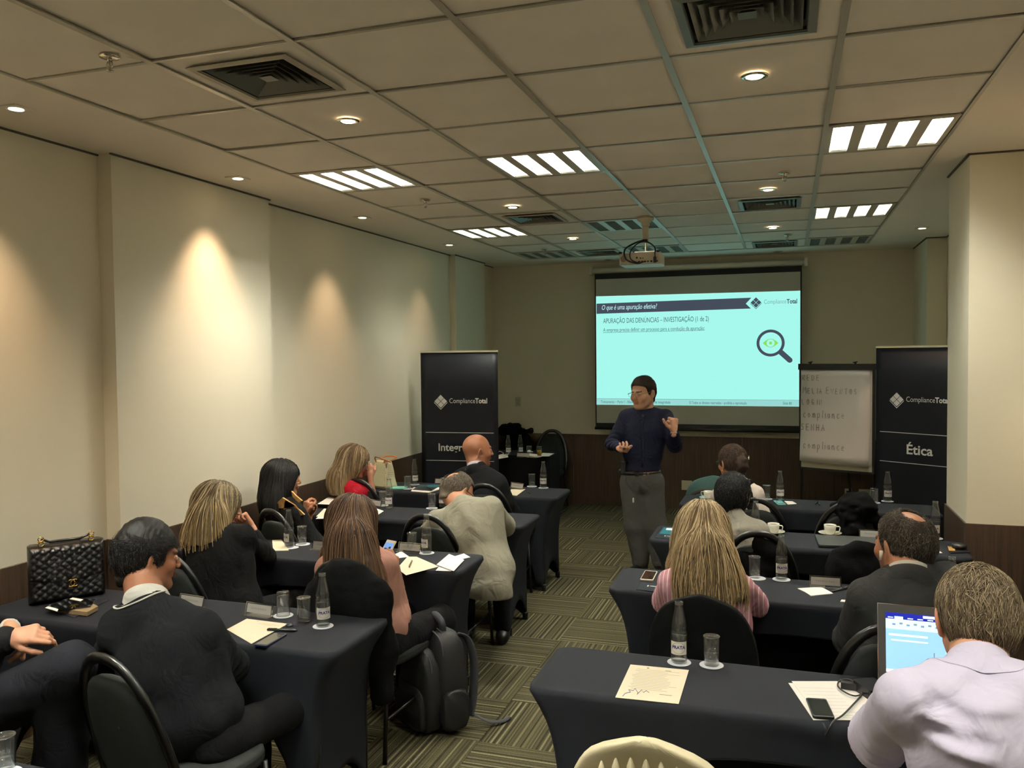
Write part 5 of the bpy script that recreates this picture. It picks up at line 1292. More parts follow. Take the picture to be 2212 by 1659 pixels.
SKIN = {'fair': (196, 146, 118), 'tan': (178, 126, 96), 'warm': (184, 130, 100), 'brown': (150, 100, 74), 'light': (218, 168, 138)}
m_skin = mat('skin', (200, 150, 120), .48, bump=.12, bscale=300, attr=True, var=.05, vscale=25, spec=.4)
m_hair = mat('hair', (60, 45, 30), .55, attr=True, spec=.3)
m_hairb = mat('hair_base', (60, 45, 30), .7, attr=True, spec=.25, bump=.4, bscale=90, stretch=(1, 1, .15))
m_eye = mat('eye_white', (225, 220, 212), .2)
m_iris = mat('eye_iris', (40, 28, 20), .15)
m_frame = mat('spectacle_frame', (28, 26, 26), .25)
m_nail = mat('red_nail', (150, 26, 30), .2)

def strands(sd, P0, dirs, length, seg, r, cols, rnd, lift=0., wave=0., grav=.0, drop=None, rs=None, taper=.4, zlim=None):
    """hair strands that run along the surface of sd: P0 roots, dirs start directions; returns verts, quads, cols"""
    N_ = len(P0); P = P0.copy(); D = dirs.copy(); pts = [P.copy()]; nr = [sd.grad(P)]
    st = length/seg
    for k in range(seg):
        g = sd.grad(P)
        D = D+np.array([0, 0, -grav])+rs.normal(size=D.shape)*wave
        D = D-g*((D*g).sum(-1, keepdims=True))
        D /= np.linalg.norm(D, axis=-1, keepdims=True)+1e-9
        P_old = P; P = P+D*np.asarray(st).reshape(-1, 1) if np.ndim(st) else P+D*st
        d = sd.ev(P); g = sd.grad(P); free = np.zeros(N_, bool) if drop is None else drop(P)
        corr = (lift-d)[:, None]*g
        corr = np.where((free & (d > 0))[:, None], 0, corr); P = P+np.clip(corr, -.03, .03)
        if zlim is not None: P = np.where((P[:, 2] < zlim)[:, None], P_old+(P-P_old)*.02, P)
        D = np.where(free[:, None], D*.6+np.array([0, 0, -.4]), D)
        pts.append(P.copy()); nr.append(g)
    pts = np.stack(pts, 1); nr = np.stack(nr, 1)        # N, seg+1, 3
    t = np.gradient(pts, axis=1); t /= np.linalg.norm(t, axis=-1, keepdims=True)+1e-9
    b = np.cross(t, nr); b /= np.linalg.norm(b, axis=-1, keepdims=True)+1e-9
    w = (r*(1-(1-taper)*np.linspace(0, 1, seg+1)**2))[None, :, None]
    ring = np.stack([pts+b*w, pts-b*w*.0+nr*w*.7, pts-b*w, pts-nr*w*.5], 2)   # N,S,4,3
    S = seg+1; V = ring.reshape(-1, 3); base = np.arange(N_)[:, None, None]*S*4+np.arange(seg)[None, :, None]*4; j = np.arange(4)[None, None, :]
    a0 = base+j; a1 = base+(j+1) % 4; Q = np.stack([a0, a1, a1+4, a0+4], -1).reshape(-1, 4)
    cc = np.repeat(cols, S*4, 0)
    return V, Q, cc

def join(parts):
    V, Q, Cc, k = [], [], [], 0
    for v, q, c in parts:
        V.append(v); Q.append(q+k); Cc.append(c if np.ndim(c) == 2 else np.tile(np.array(c, float), (len(v), 1))); k += len(v)
    return np.concatenate(V), np.concatenate(Q), np.concatenate(Cc)

def s_g(sd, P): return sd.grad(P)

class Person:
    def __init__(s, label, head, head_rot, neck, SL, SR, hip, yaw, arms, legs, skin='warm', female=False, sc=1., fat=0., group=None, seed=1):
        s.seed = seed; s.rs = np.random.RandomState(seed); s.female = female; s.sc = sc; s.fat = fat
        s.F = frame_from(*head_rot); s.hc = np.array(head, float); s.neck = np.array(neck, float)
        s.SL, s.SR, s.hip = np.array(SL, float), np.array(SR, float), np.array(hip, float)
        s.up = unit((s.SL+s.SR)/2-s.hip); r = unit(s.SR-s.SL); s.fw = unit(np.cross(s.up, r)); s.rt = unit(np.cross(s.fw, s.up)); s.B = np.stack([s.rt, s.fw, s.up], 1)
        s.arms = arms; s.legs = legs; s.skin = np.array(lin(SKIN[skin]))
        s.root = thing('person', label, 'person', (float(s.hip[0]), float(s.hip[1]), 0), 0, group)
        s.inv = Matrix.Translation((-float(s.hip[0]), -float(s.hip[1]), 0))
        s.off = np.array([s.hip[0], s.hip[1], 0])
    def add(s, name, V, Q, m, cols=None, parent=None, label=None, mats=None):
        o = mesh_np(name, V-s.off, Q=Q, m=m, parent=parent or s.root, cols=cols)
        if label: o['label'] = label
        return o
    def T(s, x, y, z): return s.hc+s.F @ (np.array([x, y, z])*s.sc)
    def body(s, paint=None, hh=.0042, bare=(), hands=True):
        parts = []
        hd = head_sd(s.F, s.hc, s.sc, s.female, s.neck, s.fat); s.hd = hd
        V, Q = hd.mesh(hh)
        L = (V-s.hc) @ s.F/s.sc; c = np.tile(s.skin, (len(V), 1))
        lips = (np.abs(L[:, 0]) < .024) & (L[:, 1] > .088) & (L[:, 2] < -.047) & (L[:, 2] > -.067); c[lips] = c[lips]*np.array([.85, .55, .55])
        for sx in (-1, 1):
            br = (np.abs(L[:, 0]-sx*.031) < .020) & (L[:, 1] > .068) & (L[:, 2] > .020) & (L[:, 2] < .029); c[br] *= .35
        chk = np.exp(-((np.abs(L[:, 0])-.042)**2+(L[:, 2]+.025)**2)/.0006)*(L[:, 1] > .02); c *= 1-np.stack([chk*0, chk*.12, chk*.1], 1)
        if paint: paint(L, c)
        parts.append((V, Q, c))
        # eyes
        core = SD(); B = s.B; mid = (s.SL+s.SR)/2; w = np.linalg.norm(s.SR-s.SL)/2; f = s.female
        core.cone(s.neck, s.neck+(s.hc-s.neck)*.2, .045, .045, .02)
        core.cone(s.SL, s.SR, .048, .048, .03); core.ell(mid-s.up*.15, (w*.95, .095, .17), B, .04)
        core.ell(s.hip+s.up*.06, (.155, .105, .13), B, .05); core.cone(mid-s.up*.2, s.hip, .10, .11, .05)
        for (sh, el, wr, hd_, pn, side, curl) in s.arms:
            core.path([sh, el, wr], [.042, .034, .026] if not f else [.036, .030, .022], .02)
        for (hp, kn, an, toe) in s.legs:
            core.path([hp, kn, an], [.075, .052, .034], .03); ft = np.array(an, float)*np.array([1, 1, 0])+np.array([0, 0, .05]); core.cone(an, ft, .03, .025, .02); core.cone(ft, ft+(np.array(toe)-np.array(an))*np.array([.7, .7, 0]), .022, .018, .02)
        V, Q = core.mesh(.014); parts.append((V, Q, s.skin))
        if hands:
            for (sh, el, wr, hd_, pn, side, curl) in s.arms:
                if hd_ is None: continue
                h = SD(); fa = unit(np.array(el)-np.array(wr)); r = .024 if not f else .0215
                h.cone(wr, np.array(wr)+fa*.07, r, r+.004, .01, flat=(pn, .8))
                if side in bare: h.cone(np.array(wr)+fa*.07, el, r+.004, r+.015, .01)
                hand_sd(h, np.array(wr, float), hd_, pn, side, curl, sc=(1. if not f else .92)*s.sc)
                V, Q = h.mesh(.0036); parts.append((V, Q, s.skin*np.array([1, .95, .93])))
        V, Q, c = join(parts)
        s.b = s.add('body', V, Q, m_skin, c)
        for sx in (-1, 1):
            e = MB().ball(tuple(s.T(sx*.031, .0813, .004)-s.off), .0124*s.sc, 14, 10).obj('eye', m_eye, s.root, True)
            p = s.T(sx*.031-.001, .0900, .004)-s.off; MB().ball(tuple(p), .0048*s.sc, 10, 6).obj('iris', m_iris, e, True)
        return s
    # -------- clothes
    def torso(s, grow=.0, k=.05, w=None, chest=.115, waist=.15, hipr=.17, pad=.058, trap=.05):
        c = SD(); B = s.B; mid = (s.SL+s.SR)/2; W = np.linalg.norm(s.SR-s.SL)/2 if w is None else w
        L = np.linalg.norm(mid-s.hip)
        for sh in (s.SL, s.SR):
            c.cone(s.neck-s.up*.05-s.fw*.005, s.neck+unit(s.hc-s.neck)*.008, .088+grow*.5, .060+grow*.4, .03)
            c.path([s.neck-s.up*.01-s.fw*.01, (s.neck+sh)/2-s.up*.005, sh], [trap+grow, trap+.004+grow, pad+grow], k*.6)
        c.ell(mid-s.up*.13-s.fw*.01, (W+.035+grow, chest+grow, .19), B, k)
        c.ell(mid-s.up*(L*.55), (waist+grow, chest*.92+grow, .17), B, k)
        c.ell(s.hip+s.up*.05, (hipr+grow, chest+.02+grow, .15), B, k)
        return c
    def sleeves(s, c, r=(.058, .050, .040), k=.03, frac=1., sides=(-1, 1), fr=None):
        for (sh, el, wr, hd_, pn, side, curl) in s.arms:
            if side not in sides: continue
            f = fr[side] if fr else frac
            sh, el, wr = map(lambda p: np.array(p, float), (sh, el, wr))
            e2 = el+(wr-el)*(f-1) if f > 1 else None
            if f <= 1: c.path([sh, sh+(el-sh)*f], [r[0], r[0]+(r[1]-r[0])*f], k)
            else: c.path([sh, el], [r[0], r[1]], k); c.path([el, e2], [r[1]*.96, r[2]], k*.6)
        return c
    def garment(s, name, c, m, h=.0085, folds=.004, seed=None, hem=None, label=None, fold2=None):
        sd_ = seed or s.seed
        # soft folds: broad ones across the body, finer creases at the bends
        if folds:
            c.noise(folds, 16, sd_, (1, 1, .55), s.B); c.noise(folds*.55, 38, sd_+3, (1, 1, .5), s.B)
            for (sh, el, wr, *_r) in s.arms:
                el = np.array(el, float); ax = unit(np.array(wr, float)-np.array(sh, float))
                c.fun(lambda P, el=el, ax=ax: folds*1.3*np.sin((P-el) @ ax*150+6*np.sin((P-el) @ s.fw*9))*np.exp(-((P-el)**2).sum(-1)/.012))
        if hem: c.cut(*hem)
        s.gar = c; V, Q = c.mesh(h); o = s.add(name, V, Q, m, label=label); return o
    def collar(s, name, m, r=.064, hgt=.035, drop=.0, th=.006, lean=None, open_front=False, z0=-.005, label=None, flare=.034):
        """standing collar round the neck"""
        ax = unit(s.hc-s.neck+s.F @ np.array([0, -.03, 0])*1.); x = unit(np.cross(s.fw, ax)); y = unit(np.cross(ax, x)); n = 36; V = []; c0 = s.neck+ax*z0
        for j, (rr, z) in enumerate(((r+flare, -.012-flare*.8), (r+flare*.45, -.012), (r+.005, hgt*.4), (r, hgt), (r-th*.6, hgt+.002), (r-th, hgt*.5), (r-th, -.012))):
            for k in range(n+1):
                a = 2*PI*k/n+(.12 if open_front else 0)*(1-2*k/n)*1.; q = -.5*PI+0
                a2 = PI/2+a
                up = z*(1-.35*(1+math.sin(a2))/2)
                V.append(c0+x*rr*math.cos(a2)*1.0+y*rr*1.08*math.sin(a2)+ax*up)
        if getattr(s, 'gar', None) is not None:   # its lower edge lies on the garment
            W = s.onto(s.gar, V[:n+1], .001); V = list(W)+list((np.array(V[n+1:2*n+2])*.5+s.onto(s.gar, V[n+1:2*n+2], .004)*.5))+V[2*n+2:]
        F = [(j*(n+1)+k, j*(n+1)+k+1, (j+1)*(n+1)+k+1, (j+1)*(n+1)+k) for j in range(6) for k in range(n)]
        o = MB().add([v-s.off for v in V], F).obj(name, m, s.root, True)
        if label: o['label'] = label
        return o
    def onto(s, sd, P, lift=.004):
        P = np.array(P, float)
        for _ in range(8): P = P-s_g(sd, P)*np.clip(sd.ev(P)-lift, -.03, .03)[:, None]
        return P
    def ring(s, name, m, sd, r, drop, th=.003, label=None, n=40):
        """thin cord lying on a garment round the neck"""
        a = np.linspace(0, 2*PI, n+1); P = s.neck+np.outer(np.cos(a), s.rt)*r+np.outer(np.sin(a), s.fw)*r*1.0+s.up*drop
        for _ in range(6): P = P-sd.grad(P)*np.clip(sd.ev(P)-.002, -.03, .03)[:, None]
        o = MB().tube([tuple(p-s.off) for p in P], th, 6).obj(name, m, s.root, True)
        if label: o['label'] = label
    def trousers(s, m, r=(.095, .068, .052), name='trousers', shoes=True, folds=.004, waist=True, h=.010):
        c = SD(); 
        if waist: c.ell(s.hip+s.up*.02, (.168, .125, .13), s.B, .04)
        for (hp, kn, an, toe) in s.legs:
            hp, kn, an = map(lambda p: np.array(p, float), (hp, kn, an)); c.path([hp, kn, an], r, .04)
        if folds: c.noise(folds, 14, s.seed+9, (1, 1, .5)); c.noise(folds*.5, 40, s.seed+11)
        V, Q = c.mesh(h); s.add(name, V, Q, m)
        if shoes:
            for (hp, kn, an, toe) in s.legs:
                an, toe = np.array(an, float), np.array(toe, float); q = SD(); d = unit((toe-an)*np.array([1, 1, 0])); b = np.array([an[0], an[1], .045])
                q.cone(b-d*.04, b+d*.17+np.array([0, 0, -.008]), .045, .036, .02); q.cone(b, b+np.array([0, 0, .05]), .042, .04, .02); q.cut((0, 0, -1), -.002)
                V, Q = q.mesh(.008); s.add('shoe', V, Q, m_shoe)
    # -------- hair
    def short_hair(s, col, t=.010, n=2600, front=.028, low=(-.031, .6), bald=None, length=.028, r=.0011, noise=.003, hl=None, var=.25, up=.0, base_m=None, top=0., wave=.12, face=(.030, .066), rough=.006):
        F, sc = s.F, s.sc; base = SD()
        base.ell(s.T(0, -.020, .030+top*.5), np.array([.077+t, .100+t, .092+t+top*.5])*sc, F, 0)
        base.cone(s.T(0, -.055, -.02), s.T(0, -.055, -.062), (.062+t*.5)*sc, (.054+t*.3)*sc, .03)
        loc = lambda P: (P-s.hc) @ F/sc
        yc, zc = face
        def fcut(P):
            q = (P-s.hc) @ F/sc; a_, b_ = q[..., 1]-yc-.18*q[..., 2]+.25*np.abs(q[..., 0])-.02, zc-q[..., 2]-2.2*q[..., 0]**2
            k = .02; h = np.maximum(k-np.abs(a_-b_), 0)/k; return (np.minimum(a_, b_)-h*h*k*.25)*sc
        base.ops.append(('int', fcut, None, None, .005))
        nl = F @ np.array([0, low[1], -1.]); base.cut(nl, -low[0]*sc+nl @ s.hc, .006)
        if bald is not None: base.ell(s.T(*bald[0]), np.array(bald[1])*sc, F, .008, 'sub')
        smooth_base = SD(); smooth_base.ops = list(base.ops)
        if noise: base.noise(noise, 70, s.seed, (1, 1, 1)); base.noise(noise*.5, 200, s.seed+1)
        V, Q = base.mesh(.0045); cols = [(V, Q, np.array(lin(col))*.6)]
        # strands on it
        rs = s.rs; u = rs.normal(size=(n*3, 3)); u /= np.linalg.norm(u, axis=1, keepdims=True)
        P = s.hc+(np.array([0, -.02, .03])*sc) @ F.T+(u*np.array([.077+t, .100+t, .092+t])*sc) @ F.T
        k2 = n//3; a = rs.uniform(0, 2*PI, k2); z = rs.uniform(-.075, .0, k2)
        P2 = s.hc+(np.stack([np.cos(a)*.066, -.055+np.sin(a)*.066, z], 1)*sc) @ F.T
        P = np.concatenate([P, P2]); d = smooth_base.ev(P); P = P[(np.abs(d) < .006)][:n]
        Lc = loc(P)
        # combed from the crown outwards and down
        crown = np.array([.01, -.055, .115]); D = Lc-crown; D[:, 2] -= .12+.0*D[:, 2]; D[:, 1] += up*(Lc[:, 2] > .06); D[:, 0] += .35*(Lc[:, 2] > .05)*up
        D = D @ F.T; D += rs.normal(size=D.shape)*.05
        cc = np.array(lin(col))*(1+rs.normal(size=(len(P), 1))*var).clip(.35, 2)
        if hl is not None: m_ = rs.uniform(size=len(P)) < hl[1]; cc[m_] = np.array(lin(hl[0]))*(1+rs.normal(size=(m_.sum(), 1))*.15).clip(.5, 1.6)
        V, Q, c2 = strands(smooth_base, P, D, length*(.6+.8*rs.uniform(size=len(P))), 4, r, cc, 0, lift=.0005+rough*rs.uniform(size=len(P))**2, wave=wave, rs=rs)
        d = smooth_base.ev(V.reshape(-1, 20, 3)[:, ::4].mean(1)) if False else None
        cols.append((V, Q, c2))
        V, Q, c = join(cols); o = s.add('hair', V, Q, m_hair, c); o['kind'] = 'stuff'; return o
    def long_hair(s, col, vol, n=1500, length=.34, r=.0018, hl=None, var=.22, wave=.06, grav=.35, part=(0, .03, .128), seg=16, front=None, tips=None, face_r=(.062, .075, .100), loose=.010, ragged=.05):
        """vol(sd) adds the body of the hair below the skull cap"""
        F, sc = s.F, s.sc; base = SD()
        base.ell(s.T(0, -.022, .030), np.array([.090, .112, .103])*sc, F, 0); vol(base, s)
        nf = F @ np.array([0, .83, -.55]); fr = front if front is not None else .034
        face = SD()
        base.ell(s.T(0, .105, -.045), np.array(face_r)*sc, F, .012, 'sub')
        cuts = [o for o in base.ops if o[0] == 'int']; clean = SD(); clean.ops = [o for o in base.ops if o[0] != 'int']
        zc = -float(cuts[0][1](np.zeros((1, 3)))[0])*0+s.cutz; base.ops = list(clean.ops); base.cut((0, 0, -1), -(zc+.030), .03)
        base.noise(.004, 60, s.seed, (1, 1, .15)); base.noise(.002, 160, s.seed+1, (1, 1, .12))
        V, Q = base.mesh(.006); zt = V[:, 2]; cb = np.tile(np.array(lin(col))*.55, (len(V), 1)); parts = [(V, Q, cb)]
        rs = s.rs; u = rs.normal(size=(n*4, 3)); u[:, 2] = np.abs(u[:, 2])*.9+.0*u[:, 2]; u /= np.linalg.norm(u, axis=1, keepdims=True)
        P = s.hc+(np.array([0, -.022, .030])*sc+u*np.array([.090, .112, .103])*sc) @ F.T
        L = (P-s.hc) @ F/sc; keep = (L[:, 1] < .085-.4*np.maximum(0, .09-L[:, 2])) & (clean.ev(P) > -.006); P = P[keep][:n]; L = L[keep][:n]
        D = np.stack([(L[:, 0]-part[0])*9+np.sign(L[:, 0]-part[0])*.45*(L[:, 1] > -.03), (L[:, 1]+.02)*6*(L[:, 1] < .0)-.25, -.5-0*L[:, 2]], 1) @ F.T
        D += np.array([0, 0, -.4])
        cc = np.array(lin(col))*(1+rs.normal(size=(len(P), 1))*var).clip(.4, 1.9)
        if hl is not None: m_ = rs.uniform(size=len(P)) < hl[1]; cc[m_] = np.array(lin(hl[0]))*(1+rs.normal(size=(m_.sum(), 1))*.15).clip(.5, 1.5)
        ln = length*(1-ragged*2*rs.uniform(size=len(P)))
        V, Q, c2 = strands(clean, P, D, ln, seg, r, cc, 0, lift=.002+.008*rs.uniform(size=len(P))**1.5, wave=wave, grav=grav, rs=rs, taper=.75, zlim=zc+.02-.06*rs.uniform(size=len(P))**1.5)
        c2 = c2.copy()
        # each strand lies a little above or below its neighbours
        S4 = (seg+1)*4; jit = np.repeat(rs.normal(size=(len(P), 3))*loose*.35, S4, 0)*np.tile(np.repeat(np.linspace(.1, 1, seg+1), 4), len(P))[:, None]; V = V+jit
        if tips is not None:
            w = np.tile(np.repeat(np.linspace(0, 1, seg+1)**1.5, 4), len(P))[:, None]; c2 = c2*(1-w)+np.array(lin(tips))*w*(c2.mean(1, keepdims=True)/np.array(lin(col)).mean()).clip(.5, 1.6)
            wz = ((cb*0)[:, :1]+np.clip((s.hc[2]-V[:, 2].min()), .01, 1)); h_ = np.clip((s.hc[2]-parts[0][0][:, 2])/wz[:, 0], 0, 1)[:, None]; cb[:] = cb*(1-h_)+np.array(lin(tips))*.55*h_
        parts.append((V, Q, c2)); V, Q, c = join(parts); o = s.add('hair', V, Q, m_hair, c); o['kind'] = 'stuff'; return o
    def back_hair(s, b, n=2, w=(.10, .11, .115), down=(.03, -.06, -.16, -.26), back=(.05, .105, .125, .135), side=0.):
        """the curtain of hair that lies on the nape and the back"""
        P = [s.T(0, -.045, -.01)]+[s.neck+s.up*down[k]-s.fw*back[k]+s.rt*side*k for k in range(n+1)]
        R = [.092]+list(w[:n+1]); b.path(P[:2], [R[0], R[1]], .09, flat=(s.fw, .95)); b.path([P[0]-s.fw*.02, P[1], P[2]], [R[0]*.9, R[1], R[2]], .07, flat=(s.fw, .6)); b.path(P[1:], R[1:], .06, flat=(s.fw, .42))
    def glasses(s, m=None, rim=True, col=None):
        m = m or m_frame; b = MB(); T = lambda x, y, z: tuple(s.T(x, y, z)-s.off)
        for sx in (-1, 1):
            b.tube([T(sx*.031+.022*math.cos(2*PI*k/16), .106-.25*abs(.022*math.cos(2*PI*k/16)*sx+.031-.031)*0, .002+.016*math.sin(2*PI*k/16)) for k in range(17)], .0016*(1 if rim else .7), 5)
            b.tube([T(sx*.053, .104, .008), T(sx*.075, .085, .010), T(sx*.086, .0, .012), T(sx*.086, -.02, .002)], .0018, 5)
        b.tube([T(-.010, .108, .006), T(0, .112, .009), T(.010, .108, .006)], .0016, 5)
        return b.obj('glasses', m, s.root, True)
def P_(u, v, y): return at(u, v, y=y)
m_shoe = mat('shoe_black', (20, 19, 19), .3)
def cloth(name, col, rough=.9, sheen=0., bump=.2, bs=700, wr=.5, **kw):
    """fabric: fine weave plus soft wrinkles"""
    new = name not in MATS
    m = mat(name, tuple(v*.70 for v in col) if max(col) < 70 else tuple(v*.93 for v in col), rough, bump=bump, bscale=bs, spec=.15, **kw)
    if new and wr:
        N, L = m.node_tree.nodes, m.node_tree.links; tc = N.new('ShaderNodeTexCoord'); n = N.new('ShaderNodeTexNoise'); n.inputs['Scale'].default_value = 9; n.inputs['Detail'].default_value = 2.5; n.inputs['Distortion'].default_value = 1.6
        b2 = N.new('ShaderNodeBump'); b2.inputs['Strength'].default_value = wr; b2.inputs['Distance'].default_value = .018
        L.new(tc.outputs['Object'], n.inputs['Vector']); L.new(n.outputs[0], b2.inputs['Height'])
        b1 = [q for q in N if q.type == 'BUMP' and q is not b2 and q.name != b2.name][0]; L.new(b2.outputs[0], b1.inputs['Normal'])
    return m
CUR = (.35, .45, .5, .5, .55)
def sit_legs(hip, yaw, w=.09, fwd=.42, kz=.50, spread=.0):
    y = math.radians(yaw); f = np.array([math.sin(y), math.cos(y), 0]); r = np.array([math.cos(y), -math.sin(y), 0]); out = []
    for sx in (-1, 1):
        hp = np.array(hip)+r*sx*w+np.array([0, 0, -.02]); kn = hp+f*fwd+r*sx*(.03+spread); kn[2] = kz; an = kn+f*.02; an[2] = .10; out.append((hp, kn, an, an+f*.16+np.array([0, 0, -.05])))
    return out
def drape(name, label, pts, rs, seed, m, noise=.010, flat_=None, h=.009, extra=None, kk=.04):
    q = SD().path(pts, rs, kk, flat=flat_)
    if extra: 
        for pp, rr in extra: q.path(pp, rr, kk, flat=flat_)
    q.noise(noise, 28, seed, (1, 1, .6)); q.noise(noise*.5, 60, seed+1)
    V, Q = q.mesh(h); o = mesh_np(name, V-V.mean(0), Q=Q, m=m); o.location = tuple(V.mean(0)); return tag(o, label, 'jacket', 'jackets hung over chairs')
m_jk = mat('jacket_black', (9, 9, 10), .95, bump=.3, bscale=300, spec=.1)
Yf = ((0, 1, 0), .5)
a = lambda u, v, y: at(u, v, y=y)
drape('draped_jacket', 'black jacket bunched over the empty chair at the farthest right table', [a(1814, 1098, 5.64), a(1845, 1094, 5.64), a(1885, 1106, 5.64)], [.055, .085, .045], 1, m_jk, .012, extra=[([a(1838, 1108, 5.62), a(1842, 1138, 5.62)], [.07, .08]), ([a(1885, 1103, 5.62), a(1893, 1120, 5.62)], [.045, .03])])
drape('draped_jacket', 'black suit jacket with lapels hung over the brown-haired woman\'s chair', [a(690, 1262, 3.27), a(735, 1238, 3.26), a(790, 1250, 3.27), a(822, 1290, 3.27)], [.045, .045, .045, .045], 4, m_jk, .006, flat_=Yf, extra=[([a(700, 1300, 3.25), a(740, 1275, 3.24), a(790, 1300, 3.25)], [.10, .12, .12]), ([a(705, 1400, 3.24), a(800, 1400, 3.24)], [.12, .13]), ([a(810, 1290, 3.25), a(826, 1400, 3.25), a(826, 1500, 3.25)], [.07, .06, .05])])
drape('draped_jacket', 'black jacket over the chair of the person in the grey sweater', [a(1640, 1178, 4.58), a(1660, 1200, 4.58), a(1672, 1240, 4.58)], [.04, .06, .07], 6, m_jk, .007, extra=[([a(1610, 1215, 4.57), a(1650, 1240, 4.57)], [.06, .08])], flat_=Yf)
drape('draped_jacket', 'black jacket over the empty covered chair left of the suited man', [a(1815, 1205, 4.40), a(1860, 1190, 4.39), a(1905, 1200, 4.40)], [.05, .05, .05], 7, m_jk, .006, flat_=Yf, extra=[([a(1825, 1240, 4.39), a(1900, 1240, 4.39)], [.10, .10])])
drape('draped_coat', 'black coat and bag heap behind the left banner\'s edge', [np.array([-3.40, 9.98, .93]), np.array([-3.28, 9.96, .92]), np.array([-3.25, 9.93, .80])], [.08, .09, .08], 9, m_jk, .016, extra=[([np.array([-3.28, 9.96, .93]), np.array([-3.05, 9.92, .93])], [.05, .02])])
# clutter of the corner table
tag(drape('white_towel', 'crumpled white cloth on the cluttered corner table', [a(1130, 985, 9.22), a(1145, 982, 9.24), a(1160, 984, 9.22)], [.02, .035, .02], 12, m_paper, .006, h=.006), 'crumpled white cloth on the cluttered corner table', 'cloth')
C.objects['white_towel']['group'] = 'things on the corner table'
flat('paper_sheet', 'white papers at the left of the corner table', 'paper', [(1072, 985), (1096, 981), (1098, 988), (1074, 992)], m_paper, th=.004, group='loose sheets')
flat('paper_sheet', 'white papers at the right of the corner table', 'paper', [(1172, 979), (1197, 980), (1186, 986), (1168, 986)], m_paper, th=.004, group='loose sheets')
tag(MB().tube([tuple(p) for p in bez([tuple(at(u, v, z=TT+.012)) for u, v in ((1074, 978), (1080, 975), (1088, 980), (1076, 984), (1090, 986), (1100, 978), (1094, 976))], 5)], .004, 5).obj('white_cable', m_white, None, True), 'tangled white cable on the corner table', 'cable')
pl_ = MB().lathe([(.0005, 0), (.05, 0), (.085, .010), (.085, .012), (.05, .004), (.0005, .004)], 26).obj('plate', m_porc, None, True); tag(pl_, 'white plate with a folded napkin on the corner table', 'plate'); pl_.location = tuple(A(1154, 988))
np_ = MB().box(-.05, .04, -.035, .035, .0, .022, Matrix.Rotation(.4, 4, 'Z') @ Matrix.Rotation(.15, 4, 'Y')).obj('paper_napkin', m_paper); tag(np_, 'folded napkin on the corner table plate', 'napkin'); np_.location = tuple(A(1152, 988)+np.array([0, 0, .014]))
# phone held by the brown-haired woman
t_ = thing('smartphone', 'white phone with a lit screen held by the brown-haired woman', 'phone', tuple(at(834, 1192, y=3.93)), -.25, None); t_.rotation_euler = (-.7, 0, -.35)
bevel(MB().box(-.034, .034, -.004, .004, -.068, .068).obj('case', m_pwhite, t_), .002)
ds = MB().box(-.029, .029, -.0048, -.004, -.052, .052).obj('display', mat('phone_lit', (96, 140, 200), .3, emit=(96, 140, 200), es=.8), t_)
MB().box(-.02, .005, -.0052, -.0047, -.03, .02).box(.008, .022, -.0052, -.0047, -.01, .03).obj('picture_tile', mat('phone_tile', (24, 34, 60), .4), ds)
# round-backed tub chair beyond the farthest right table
tc_ = make_cover_chair('tub_chair', mat('teal_lit_vinyl', (44, 84, 80), .5), 'low round-backed chair by the front wall, teal light painted into its colour', w=.24, top=.80, flare=.0)  # teal light falling on the chair is put into the cover colour
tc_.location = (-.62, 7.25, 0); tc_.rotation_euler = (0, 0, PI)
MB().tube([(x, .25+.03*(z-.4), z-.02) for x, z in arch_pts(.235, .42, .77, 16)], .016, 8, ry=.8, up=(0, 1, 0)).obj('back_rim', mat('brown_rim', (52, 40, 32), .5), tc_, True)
# ---- 1 presenter
SL, SR = P_(1437, 902, 7.12), P_(1352, 900, 7.12)      # he faces the room: his right is on the viewer's left
hip = P_(1386, 1040, 7.12)
y = 7.12
armR = (SR, P_(1322, 958, 7.05), P_(1338, 968, 6.88), unit([.45, -.8, -.1]), unit([.1, .2, .95]), 1, (.3, .35, .8, .9, .9))
armL = (SL, P_(1456, 962, 7.02), P_(1455, 932, 6.86), unit([.05, .0, 1]), unit([-.75, .5, 0]), -1, (-.35, 1.25, 1.3, 1.3, 1.3))
legs = [(P_(1364, 1045, y), P_(1371, 1135, y-.03), np.array([-1.20, 7.10, .10]), np.array([-1.26, 6.94, .05])), (P_(1410, 1045, y), P_(1417, 1135, y), np.array([-1.03, 7.12, .10]), np.array([-1.02, 6.95, .05]))]
pr = Person('man presenting, dark blue shirt and grey trousers, standing in front of the screen', P_(1388, 850, 7.08), (206, 6, 2), P_(1393, 888, 7.14), SL, SR, hip, 180, [armR, armL], legs, 'light', sc=1.12, fat=.004, seed=11)
def paint_stub(amount, z0=-.02):
    def f(L, c):
        w = np.clip((z0-L[:, 2])/.02, 0, 1)*np.clip((L[:, 1]-.0)/.02, 0, 1); c *= 1-amount*w[:, None]
    return f
pr.body(paint_stub(.12), hh=.004)
m = cloth('navy_shirt', (34, 37, 66), .7)
c = pr.torso(.004, chest=.128, waist=.168, hipr=.165, pad=.055, trap=.045); pr.sleeves(c, (.062, .055, .044), frac=1.9)
pr.garment('shirt', c, m, .0085, .006, hem=((0, 0, -1), -.885))
pr.collar('collar', m, .068, .045)
for sx in (-1, 1):   # collar points, lying on the chest
    n_ = pr.neck; pts = pr.onto(c, [n_+np.array([sx*.012, -.12, -.012]), n_+np.array([sx*.070, -.085, .02]), n_+np.array([sx*.082, -.13, -.058])], .006)
    q = [tuple(p-pr.off) for p in pts]+[tuple(p-pr.off+np.array([0, -.004, 0])) for p in pts]
    MB().add(q, [(0, 1, 2), (5, 4, 3), (0, 3, 4, 1), (1, 4, 5, 2), (2, 5, 3, 0)]).obj('collar_point', m, pr.root)
